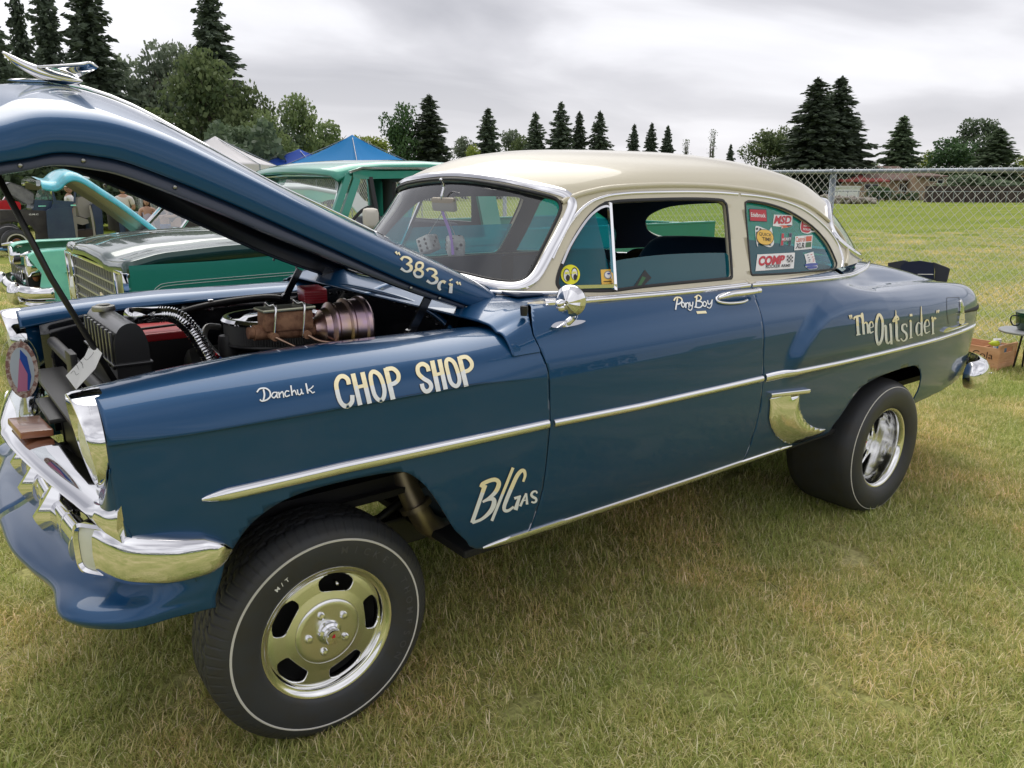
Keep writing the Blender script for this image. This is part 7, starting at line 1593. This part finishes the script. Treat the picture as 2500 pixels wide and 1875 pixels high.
# ---- red car at the far left edge
yR = yG+4.5; rc = thing('red_car', tuple(at(30, 560, y=yR)), 'bright red old car with a chrome windscreen, cut by the left edge', 'car'); redp = mat('car_red', (.50,.012,.020), .3, 0, 1, .05)
RR_ = lambda u, v: at(*zg3(u, v), y=yR)
q = [RR_(*p) for p in ((-300,560),(-300,520),(0,512),(60,500),(130,505),(215,520),(235,545),(235,640),(-300,660))]; MB().prism([(a[0], a[2]) for a in q], yR, yR+1.7, 'xz').build('body', redp, rc)
q = [RR_(*p) for p in ((40,500),(75,450),(100,452),(120,500))]; MB().prism([(a[0], a[2]) for a in q], yR+.2, yR+1.5, 'xz').build('windscreen', glass('hazy_windscreen'), rc); MB().tube([(a[0], yR+.2, a[2]) for a in q], .02, 6).build('windscreen_frame', chrome, rc)
q = RR_(150, 640); simple_wheel((q[0]-.2, yR-.02, .10), .33, .2, rc, 1, chrome, False)
a = at(*zg3(100, 1085), z=-.1); cr_ = thing('mechanic_creeper', (a[0]-.15, a[1], -.2), 'blue and rust coloured low creeper board on small wheels at the left edge', 'creeper board')
MB().box((a[0]-.30, a[1], -.02), (.62, .40, .05), bev=.02).build('board', mat('creeper_blue', (.05,.18,.34), .5), cr_, auto=40); MB().box((a[0]+.06, a[1], -.01), (.26, .34, .07), Matrix.Rotation(R(8),3,'Y'), bev=.03).build('headrest', mat('worn_brown', (.12,.07,.05), .8), cr_, auto=40)
for dx in (-.5, .05): MB().lathe([(0,.04),(.05,.04),(.05,0),(0,0)], 16, Matrix.Translation((a[0]+dx, a[1]-.17, -.13)) @ WRX).build('wheel', rust, cr_)
# ================================================================ people
skin_m = mat('skin', (.46, .27, .19), .6); hair_b = mat('brown_hair', (.055, .030, .018), .8); hair_g = mat('grey_hair', (.25,.24,.23), .8); denim = mat('denim', (.022,.04,.085), .85, noise=(12,(.035,.06,.12),.4,.6)); shirt_w = mat('white_shirt', (.62,.58,.55), .85); shirt_b = mat('black_shirt', (.010,.010,.014), .85); lilac = mat('lilac_top', (.50,.46,.56), .8)
def skin_body(name, nodes, edges, m, par, sub=2):
    me = bpy.data.meshes.new(name); me.from_pydata([tuple(n[:3]) for n in nodes], edges, []); me.materials.append(m)
    o = bpy.data.objects.new(name, me); col.objects.link(o); sk = o.modifiers.new('s', 'SKIN'); sk.use_smooth_shade = True
    sv = me.skin_vertices[0].data if me.skin_vertices else None
    if sv is None:
        bm = bmesh.new(); bm.from_mesh(me); ly = bm.verts.layers.skin.verify(); bm.to_mesh(me); bm.free(); sv = me.skin_vertices[0].data
    for i, n in enumerate(nodes):
        r_ = n[3]; sv[i].radius = (r_, r_) if not hasattr(r_, '__len__') else tuple(r_); sv[i].use_root = (i == 0)
    ss = o.modifiers.new('u', 'SUBSURF'); ss.levels = sub; ss.render_levels = sub
    o.parent = par; o.matrix_basis = Matrix.Translation(par.location).inverted() if par.rotation_euler[2] == 0 else par.matrix_basis.inverted(); return o
def person(loc, H, yaw, label, top, bottom, hair, arms='down', hat=None, long_hair=False, tank=False, group=None):
    t = thing('person', loc, label, 'person', group, yaw); k = H/1.75; Mt = Matrix.Translation(loc) @ Matrix.Rotation(yaw, 4, 'Z')
    P = lambda x, y, z: Mt @ Vector((x*k, y*k, z*k))       # faces local -y
    def nd(x, y, z, r_): p = P(x, y, z); return (p.x, p.y, p.z, (r_*k, r_*k*.8) if r_ > .1 else r_*k)
    wr2 = {'down': ((.22,-.02,1.15),(.23,-.06,.88)), 'cross': ((.23,-.04,1.16),(.04,-.24,1.10)), 'reach': ((.22,-.10,1.18),(.16,-.36,1.16))}[arms]
    N_ = [nd(0,0,.95,.13), nd(0,.0,1.12,.125), nd(0,.01,1.30,.145), nd(0,.02,1.44,.10), nd(0,0,1.53,.055)]; E3 = [(0,1),(1,2),(2,3),(3,4)]
    for s in (1, -1):
        b = len(N_); e1, e2 = wr2; N_ += [nd(s*.18,.01,1.41,.062), nd(s*e1[0],e1[1],e1[2],.042), nd(s*e2[0],e2[1],e2[2],.030)]; E3 += [(3,b),(b,b+1),(b+1,b+2)]
        b = len(N_); N_ += [nd(s*.10,0,.86,.092), nd(s*.11,-.02,.48,.060), nd(s*.11,.02,.09,.042), nd(s*.115,-.10,.035,.038)]; E3 += [(0,b),(b,b+1),(b+1,b+2),(b+2,b+3)]
    body = skin_body('body', N_, E3, skin_m, t)
    S_ = [nd(0,0,.97,.142), nd(0,.0,1.12,.137), nd(0,.01,1.30,.157), nd(0,.02,1.43,.105)]; SE = [(0,1),(1,2),(2,3)]
    if not tank:
        for s in (1, -1): b = len(S_); e1 = wr2[0]; S_ += [nd(s*.18,.01,1.41,.076), nd(s*(.18+(e1[0]-.18)*.7),.01+(e1[1]-.01)*.7,1.41+(e1[2]-1.41)*.7,.062)]; SE += [(3,b),(b,b+1)]
    skin_body('shirt', S_, SE, top, t)
    T_ = [nd(0,0,.95,.140)]; TE = []
    for s in (1, -1): b = len(T_); T_ += [nd(s*.10,0,.86,.104), nd(s*.11,-.02,.48,.075), nd(s*.11,.02,.10,.062)]; TE += [(0,b),(b,b+1),(b+1,b+2)]
    skin_body('trousers', T_, TE, bottom, t)
    rm = Matrix.Rotation(yaw, 3, 'Z'); hd = MB(); hd.ball(P(0,-.01,1.645), (.075*k,.095*k,.115*k), 20, 14, rot=rm); hd.ball(P(0,-.105,1.635), (.012*k,.02*k,.022*k), 8, 6, rot=rm)
    for s in (1, -1): hd.ball(P(s*.076,.0,1.64), (.010*k,.02*k,.03*k), 8, 6, rot=rm)
    ho = hd.build('head', skin_m, t, smooth=True)
    ey = MB(); 
    for s in (1, -1): ey.ball(P(s*.03,-.097,1.66), (.011*k,.006*k,.006*k), 8, 6, rot=rm)
    ey.ball(P(0,-.095,1.585), (.022*k,.008*k,.006*k), 8, 6, rot=rm); ey.build('face_features', hair_b, ho, smooth=True)
    hb = MB(); hb.ball(P(0,.018,1.675), (.084*k,.098*k,.108*k), 18, 12, rot=rm)
    if long_hair: hb.ball(P(0,.06,1.53), (.085*k,.05*k,.17*k), 14, 10, rot=rm); [hb.ball(P(s*.075,.01,1.55), (.022*k,.05*k,.15*k), 10, 8, rot=rm) for s in (1, -1)]
    hb.build('hair', hair, t, smooth=True)
    if hat: hm = MB(); hm.ball(P(0,.01,1.735), (.092*k,.105*k,.062*k), 18, 10, rot=rm); hm.ball(P(0,-.11,1.715) if hat[1] == 'cap' else P(0,0,1.715), ((.065,.07,.010) if hat[1] == 'cap' else (.17,.18,.010))[0:1]*0+tuple(q*k for q in ((.065,.07,.010) if hat[1] == 'cap' else (.17,.18,.010))), 18, 6, rot=rm); hm.build('hat', hat[0], t, smooth=True)
    for s in (1, -1):
        e2 = wr2[1]; w_ = P(s*e2[0], e2[1], e2[2]); dirv = (P(s*e2[0], e2[1], e2[2])-P(s*wr2[0][0], wr2[0][1], wr2[0][2])).normalized(); hnd = MB(); hnd.ball(w_+dirv*.05*k, (.030*k,.024*k,.040*k), 10, 8)
        for f_ in range(4): off = (rm @ Vector(((f_-1.5)*.014*k, 0, 0))); hnd.tube([w_+dirv*.07*k+off, w_+dirv*(.105+.01*(f_ in (1,2)))*k+off, w_+dirv*.125*k+off+Vector((0,0,-.012*k))], [.008*k,.007*k,.005*k], 6)
        hnd.tube([w_+dirv*.04*k+rm @ Vector((s*-.02*k,0,0)), w_+dirv*.08*k+rm @ Vector((s*-.045*k,0,0))], [.009*k,.006*k], 6); hnd.build('hand', skin_m, body, smooth=True, keep=True)
    for s in (1, -1): MB().box(P(s*.115,-.06,.04), (.09*k,.26*k,.08*k), rm, bev=.03*k).build('shoe', satin, t, smooth=True)
    return t
def person_at(u, vtop, D_hint_y, H, **k):
    """stands where a figure of height H with its head top at (u, vtop) would"""
    best = None
    for y in np.linspace(9, 30, 400):
        p = at(u, vtop, y=y); e_ = abs(p[2]-(gz0(y)+H))
        if best is None or e_ < best[0]: best = (e_, p[0], y)
    return best
def pplace(u, y): p = at(u, 500, y=y); return (float(p[0]), float(y), gz0(y))
l = pplace(303, 20.0); h = at(303, 452, y=20.0)[2]+.2; cap = mat('brown_cap', (.22,.13,.06), .8)
person(l, float(h), R(158), 'man in white tee shirt, jeans and brown cap seen from behind', shirt_w, denim, hair_g, 'cross', (cap, 'cap'))
l = pplace(358, 17.6); h = at(358, 483, y=17.6)[2]+.2; person(l, float(h), R(-12), 'smiling woman with brown hair in a lilac vest top holding her arms folded', lilac, shirt_b, hair_b, 'cross', None, True, True)
l = pplace(398, 17.2); h = at(398, 462, y=17.2)[2]+.2; person(l, float(h), R(70), 'man in black tee shirt and blue jeans half hidden under the bonnet edge', shirt_b, mat('blue_denim', (.06,.13,.32), .85), hair_b, 'reach')
l = pplace(425, 16.6); h = at(425, 470, y=16.6)[2]+.2; person(l, float(h), R(-80), 'dark dressed person reaching an arm towards the man in black', shirt_b, shirt_b, hair_b, 'reach')
l = pplace(172, yG+2.6); h = at(168, 453, y=yG+2.6)[2]+.2; person(l, float(h), R(95), 'man in white shirt and pale straw hat seen through the cab windows', white, denim, skin_m, 'cross', (mat('straw', (.6,.52,.38), .8), 'brim'))
# ================================================================ tents
def tent(u, vp, D, half, m, label, rot=.3, eave=2.15):
    p = gp(u, D, -.2); zp_ = ztop(u, vp, D); t = thing('canopy_tent', p, label, 'tent', None, 0); a0 = YAW*-1+rot; c4 = [Vector((p.x+half*math.cos(a0+math.pi/2*k), p.y+half*math.sin(a0+math.pi/2*k), eave)) for k in range(4)]; pk = Vector((p.x, p.y, zp_))
    for k in range(4):
        a, b = c4[k], c4[(k+1) % 4]; P_ = []
        for q in np.linspace(0, 1, 9):
            row = []
            for w_ in np.linspace(0, 1, 9): e_ = a.lerp(b, w_); x = e_.lerp(pk, q); sag = .16*math.sin(math.pi*q)*(1-.6*abs(2*w_-1))+.10*math.sin(math.pi*q*.5)*q*(1-q)*4*.3; row.append((x.x, x.y, x.z-sag*.8))
            P_.append(row)
        o = link('canopy_panel', grid_mesh('canopy_panel', np.array(P_)), m, t); solid(o, .004, 0)
        MB().prism([(0,0),(1,0),(1,1)], 0, 1) if False else None
        MB().add([a, b, b+Vector((0,0,-.22)), a+Vector((0,0,-.22))], [(0,1,2,3)]).build('valance', m, t)
        MB().tube([a+Vector((0,0,.0)), Vector((a.x, a.y, -.22))], .02, 8).build('leg', galv, t); MB().tube([a.lerp(pk, .0), a.lerp(pk, .97)+Vector((0,0,-.03))], .012, 6).build('rafter', galv, t)
    return t
def cloth_m(n, c): 
    m = leaf_mat(n, c, c, .35, .7); return m
tent(535, 343, 26, 2.3, cloth_m('white_canvas', (.92,.90,.92)), 'white canopy tent left of the blue tents', .9)
tent(735, 371, 31, 2.2, cloth_m('deep_blue_canvas', (.02,.10,.55)), 'deep blue canopy tent between the white and azure ones', .5)
tent(865, 340, 27, 2.25, cloth_m('azure_canvas', (.01,.30,.72)), 'azure canopy tent with the highest peak above the green pickup', .25)
# ================================================================ house beyond the field
fh = Vector((math.sin(YAW), math.cos(YAW), 0)); rh = Vector((math.cos(YAW), -math.sin(YAW), 0)); z5 = pix(1700, 180, 2.765)
brick = mat('tan_stucco', (.42,.30,.22), .85, bump=(4,.2,.02)); roofb = mat('brown_shingle', (.13,.085,.07), .9, noise=(2,(.18,.12,.10),.4,.6)); roofr = mat('red_fascia', (.26,.05,.045), .8); dkw = mat('window_dark', (.02,.025,.03), .1, 0, 1)
def pxb(mb, x0, y0, x1, y1, D, dep, mi=0, px=z5):
    u0, v0 = px(x0, y0); u1, v1 = px(x1, y1); a = gp(u0, D); b = gp(u1, D); z0 = ztop(u0, v1, D); z1 = ztop(u0, v0, D); ab = (b-a)
    A_, B_ = a, b; f2 = fh*dep; vs = [Vector((*q.xy, z)) for q in (A_, B_, B_+f2, A_+f2) for z in (z0, z1)]; mb.add(vs, [(0,2,3,1),(2,4,5,3),(4,6,7,5),(6,0,1,7),(1,3,5,7),(0,6,4,2)], mi); return mb
DH = 96
hs_ = thing('bungalow', gp(2190, DH, -.2), 'low tan bungalow with brown and red roofs beyond the field', 'house')
pxb(MB(), 985, 722, 1300, 850, DH, 8).build('wall', brick, hs_); pxb(MB(), 1290, 712, 1540, 850, DH+1.2, 8).build('wall', brick, hs_); pxb(MB(), 1470, 690, 1690, 850, DH-.6, 9).build('wall', brick, hs_)
def roofp(x0, x1, ye, yr, D, dep, m, ov=6):
    u0, ve = z5(x0-ov, ye); u1, _ = z5(x1+ov, ye); _, vr = z5(0, yr); ze = ztop(u0, ve, D-.8); a, b = gp(u0, D-.8), gp(u1, D-.8); zr = ztop(u0, vr, D+dep/2); f2 = fh*(dep+1.6); m2 = fh*(dep/2+.8)
    ins = (b-a).normalized()*1.0; vs = [Vector((*q.xy, z)) for q, z in ((a, ze), (b, ze), (b+f2, ze), (a+f2, ze), (a+m2+ins, zr), (b+m2-ins, zr), (a, ze-.18), (b, ze-.18), (b+f2, ze-.18), (a+f2, ze-.18))]
    return MB().add(vs, [(0,1,5,4),(2,3,4,5),(1,2,5),(3,0,4),(0,6,7,1),(1,7,8,2),(2,8,9,3),(3,9,6,0),(9,8,7,6)]).build('roof', m, hs_)
roofp(985, 1300, 722, 680, DH, 8, roofr); roofp(1160, 1530, 716, 634, DH+1.2, 8, roofb); roofp(1510, 1690, 694, 664, DH-.6, 9, roofb)
for x0, y0, x1, y1, dd2 in ((1140,745,1228,778,0),(1375,745,1405,786,1.2),(1570,700,1612,726,-.6)):
    f_ = pxb(MB(), x0-3, y0-3, x1+3, y1+3, DH+dd2-.06, .1).build('window', white, hs_); pxb(MB(), x0, y0, x1, y1, DH+dd2-.09, .1).build('pane', dkw, f_); pxb(MB(), (x0+x1)/2-1.2, y0, (x0+x1)/2+1.2, y1, DH+dd2-.12, .1).build('mullion', white, f_)
pxb(MB(), 1412, 728, 1442, 848, DH+1.1, .1).build('door', dkw, hs_)
f_ = pxb(MB(), 1624, 714, 1668, 810, DH-.7, .1).build('window', white, hs_)
for k in range(3): pxb(MB(), 1630, 722+k*29, 1661, 744+k*29, DH-.75, .1).build('pane', dkw, f_)
MB().tube([gp(2075, DH+4, 2.5), gp(2075, DH+4, ztop(2075, 406, DH+4))], .09, 8).build('chimney_pipe', white, hs_)
sh = thing('garden_shed', gp(2080, 88, -.2), 'small white shed left of the bungalow', 'shed'); pxb(MB(), 968, 768, 1108, 836, 88, 2.2).build('wall', mat('shed_white', (.70,.71,.74), .6), sh); pxb(MB(), 960, 756, 1114, 768, 87.9, 2.5).build('roof', mat('shed_roof', (.55,.55,.56), .7), sh)
h2 = thing('far_house', gp(2490, 105, -.2), 'pinkish house partly seen between shrubs at the right edge', 'house'); z23 = pix(2360, 380, 11.85); pxb(MB(), 1260, 560, 1760, 900, 105, 6, px=z23).build('wall', mat('pink_stucco', (.48,.33,.27), .85), h2); pxb(MB(), 1200, 500, 1800, 580, 104.5, 7, px=z23).build('roof', roofb, h2)
for k, (u, hw, hh_) in enumerate(((2150, 26, 30), (2165, 20, 26), (2128, 16, 18), (2200, 14, 14), (2235, 18, 16))): tree(u, 478-hh_, hw, 'r', 90, L_pine, ['round green shrub in front of the bungalow window', 'second shrub before the bungalow, just right of its window', 'small shrub by the left bungalow wall', 'low shrub beside the bungalow door', 'low shrub under the right bungalow windows'][k], 'shrub', var=k)
rk = mat('fieldstone', (.22,.20,.18), .9, noise=(3,(.32,.28,.25),.4,.6)); mb = MB(); r = random.Random(4)
for k in range(150):
    u = r.uniform(2008, 2140); D = r.uniform(76, 80); p = gp(u, D); mb.ball((p.x, p.y, r.uniform(-.2, .55)*(1-(u-2008)/200)), (r.uniform(.15,.34), r.uniform(.15,.3), r.uniform(.12,.24)), 7, 5)
mb.build('rock_pile', rk)['kind'] = 'stuff'
bf = thing('board_fence', gp(2400, 84, -.2), 'weathered brown board fence across the right side of the field', 'fence'); bwood = mat('weathered_boards', (.085,.062,.058), .9, noise=(3,(.13,.10,.095),.4,.6))
bm1 = None
for k in range(150):
    u = 2262+k*1.75
    if u > 2530: break
    a = gp(u, 84); o = MB().box((a.x, a.y, .62+.015*(k % 3)), (.14, .03, 1.62), -YAW); mb_ = o; ob = mb_.build('board', bwood, bf)
for k in range(12): a = gp(2262+k*24, 84.1); MB().box((a.x, a.y, .6), (.1,.1,1.75), -YAW).build('post', bwood, bf)
ff = thing('far_chain_fence', gp(2250, 79, -.2), 'low far chain link fence with thin pale rail along the field edge', 'fence'); MB().tube([gp(u, 79, .95) for u in range(2010, 2540, 30)], .04, 6).build('rail', galv, ff)
for k, u in enumerate(range(2020, 2540, 26)): MB().tube([gp(u, 79, -.25), gp(u, 79, .98)], .035, 6).build('post', galv, ff)
lf_ = thing('left_field_fence', gp(300, 36, -.2), 'dark wire fence with tall thin posts behind the people and trucks', 'fence')
for u in range(-40, 700, 62): MB().tube([gp(u, 33, -.25), gp(u, 33, 1.75)], .03, 6).build('post', galv, lf_)
MB().tube([gp(u, 33, 1.70) for u in range(-60, 720, 30)], .022, 6).build('rail', galv, lf_)
lp = thing('street_lamp', gp(2289, 112, 0), 'thin grey street lamp with curved arm above the bungalow', 'street lamp'); q = [gp(2289, 112, -.2), gp(2289, 112, ztop(2289, 400, 112)), gp(2287.5, 112, ztop(2289, 380, 112)), gp(2284, 112, ztop(2289, 371, 112)), gp(2277, 112, ztop(2289, 368, 112))]
MB().tube(cat([tuple(p) for p in q], 5), .10, 8).build('pole', mat('lamp_grey', (.45,.46,.47), .5), lp, smooth=True); p = gp(2275, 112, ztop(2289, 369, 112)); MB().ball(p, (.45,.3,.12), 10, 6).build('lamp_head', mat('lamp_grey'), lp, smooth=True)
# ================================================================ small things on the right
def cw_(u, v, z=0.): return Vector(at(u, v, z=z))
c0 = cw_(2433, 908); c1 = cw_(2480, 895); e1 = (c1-c0); L1 = e1.length; e1 = e1.normalized(); cl = cw_(2349, 889); e2 = (cl-c0).normalized(); e2 = (e2-e1*e2.dot(e1)).normalized(); L2 = .47; L1 = max(.28, min(.34, L1)); hgt = .235
crt = thing('wooden_crate', c0, 'old wooden Pepsi-Cola bottle crate on the grass by the rear bumper', 'crate'); cwood = mat('crate_wood', (.60,.30,.15), .7, noise=(5,(.74,.42,.24),.35,.65,(1,1,6)), bump=(30,.2,.002)); rmc = Matrix((tuple(e2), tuple(-e1), (0,0,1))).transposed() if False else Matrix(((e2.x, e1.x, 0), (e2.y, e1.y, 0), (0, 0, 1)))
def cb(a0, a1, b0, b1, z0, z1, nm='plank', m=cwood): cen = c0+e2*(a0+a1)/2+e1*(b0+b1)/2+Vector((0,0,(z0+z1)/2)); return MB().box(cen, (a1-a0, b1-b0, z1-z0), rmc, bev=.002).build(nm, m, crt)
for b0 in (0, L1-.012): cb(.012, L2-.012, b0, b0+.012, .0, .058); cb(.012, L2-.012, b0, b0+.012, .062, hgt-.028)
for a0 in (0, L2-.018):
    cb(a0, a0+.018, 0, L1, 0, .07); cb(a0, a0+.018, 0, .022, .07, hgt); cb(a0, a0+.018, L1-.022, L1, .07, hgt); cb(a0+.004, a0+.014, .022, L1-.022, .07, hgt-.075); cb(a0, a0+.018, .022, L1-.022, hgt-.030, hgt); cb(a0+.002, a0+.016, .022, .09, hgt-.075, hgt-.03); cb(a0+.002, a0+.016, L1-.09, L1-.022, hgt-.075, hgt-.03)
cb(.012, L2-.012, .012, L1-.012, .004, .016, 'floor_board'); cb(L2/2-.006, L2/2+.006, .012, L1-.012, .016, hgt-.07, 'divider')
def cp(a, z, off=-.0015): return c0+e2*a+e1*off+Vector((0,0,z))
def ctext(s_, a0, a1, z0, z1, nm, m, bold=.01, sk=0):
    V, F_ = text_geo(s_, bold); lo, hi = V.min(0), V.max(0); vs = [cp(a0+(a1-a0)*(v[0]-lo[0])/(hi[0]-lo[0]), z0+(z1-z0)*(v[1]-lo[1])/(hi[1]-lo[1])) for v in V]; return MB().add(vs, F_).build(nm, m, crt)
ink = mat('crate_ink', (.03,.012,.01), .7); ctext('Pepsi-Cola', .46, .05, .085, .165, 'crate_lettering', ink, .0); ctext('refreshing', .42, .30, .172, .190, 'crate_lettering', ink, .02); ctext('satisfying', .29, .18, .066, .086, 'crate_lettering', ink, .02)
t_ = thing('yellow_bottle', cp(.08, .2, .1), 'lime yellow plastic bottle lying on top of the crate corner', 'bottle'); a = cp(.10, hgt+.008, .02); b = cp(.03, hgt+.012, .05); MB().tube([a+(a-b)*.15, a, a.lerp(b, .2), a.lerp(b, .8), b], [.006,.010,.024,.026,.012], 14).build('bottle', mat('lime_plastic', (.55,.62,.04), .35), t_, smooth=True)
t_ = thing('paper_cup', cp(.16, .2, .2), 'white cup standing inside the crate', 'cup'); MB().lathe([(.026,0),(.034,.09),(.031,.09),(.024,.004),(0,.004)], 18, Matrix.Translation(cp(.105, hgt-.06, .17))).build('cup', white, t_, smooth=True)
t_ = thing('blue_bag', cp(.04, .1, .2), 'blue and white packet behind the crate handle hole', 'packet'); MB().box(cp(.06, .15, .17), (.05,.12,.13), rmc, bev=.02).build('packet', mat('packet_blue', (.05,.25,.45), .4), t_, auto=50)
# folding chair behind the boot
ch = thing('camping_chair', (7.6, 1.3, 0), 'navy folding camping chair back showing above the boot', 'chair'); nf = mat('navy_canvas', (.010,.016,.050), .8); gf = mat('charcoal_canvas', (.035,.038,.055), .8)
def chp(u, v): return Vector(at(u, v, y=1.3+(2240-u)/140*.3)) if False else Vector(at(u, v, x=7.62))
zc4 = pix(2100, 600, 4.74)
def cpanel(pts, m, nm, dx=0.):
    q = [chp(*zc4(*p)) for p in pts]; vs = [v+Vector((dx,0,0)) for v in q]+[v+Vector((dx+.02,0,0)) for v in q]; n = len(q); return MB().add(vs, [tuple(range(n)), tuple(range(2*n-1, n-1, -1))]+[(i, (i+1) % n, n+(i+1) % n, n+i) for i in range(n)]).build(nm, m, ch)
cpanel([(480,230),(540,185),(700,172),(845,196),(862,300),(850,450),(830,640),(560,640),(470,440)], nf, 'back_panel', -.02); cpanel([(320,200),(500,168),(545,180),(470,300),(470,640),(360,640),(330,400)], gf, 'side_panel'); cpanel([(840,190),(1000,250),(1032,268),(990,445),(960,640),(830,640),(850,440),(866,300)], gf, 'side_panel')
q = [chp(*zc4(*p))+Vector((-.024,0,0)) for p in ((680,328),(860,330))]; MB().tube(q, .004, 6).build('piping', white, ch)
for y in (.85, 1.65):
    for x0, x1 in ((7.25, 7.75), (7.75, 7.25)): MB().tube([(x0, y, 0), (x1, y, .52)], .010, 8).build('leg', satin, ch)
MB().box((7.5, 1.25, .42), (.44,.7,.03), bev=.01).build('seat', nf, ch)
# camp table with a green pot at the right edge
tc_ = Vector(at(2512, 806, x=6.9)); ct = thing('camp_table', (tc_.x, tc_.y, 0), 'small grey folding table at the right edge of the picture', 'table'); zt = tc_.z; r_t = .225
MB().lathe([(0,0),(r_t,0),(r_t+.006,-.008),(r_t,-.022),(0,-.024)], 40, Matrix.Translation(tc_)).build('table_top', mat('grey_laminate', (.30,.31,.32), .35), ct, smooth=True, auto=35)
for a in (-50, -10, 30, 70): MB().tube([(tc_.x+.05*math.cos(R(a)), tc_.y+.05*math.sin(R(a)), zt-.02), (tc_.x+.16*math.cos(R(a)), tc_.y+.10*math.sin(R(a)), 0)], .009, 8).build('leg', satin, ct)
pk_ = thing('enamel_pot', tc_, 'dark green enamel pot with a wire handle on the small table', 'pot'); ge = mat('green_enamel', (.010,.045,.022), .2, 0, 1, .05)
pc2 = tc_+Vector((.0,.0,.002)); po = MB().lathe([(0,0),(.085,0),(.105,.03),(.122,.15),(.120,.155),(.10,.02),(0,.01)], 36, Matrix.Translation(pc2)).build('pot', ge, pk_, smooth=True, auto=40); MB().lathe([(0,.185),(.02,.185),(.03,.178),(.10,.168),(.122,.156)], 36, Matrix.Translation(pc2)).build('lid', mat('lid_green', (.10,.13,.07), .3, .3), pk_, smooth=True)
hv_ = Vector((-.79,.61,0)).normalized(); MB().tube(cat([tuple(pc2+hv_*.115+Vector((0,0,.125))), tuple(pc2+hv_*.165+Vector((0,0,.125))), tuple(pc2+hv_*.175+Vector((0,0,.09))), tuple(pc2+hv_*.150+Vector((0,0,.045))), tuple(pc2+hv_*.105+Vector((0,0,.04)))], 5), .006, 8).build('handle', satin, pk_, smooth=True)
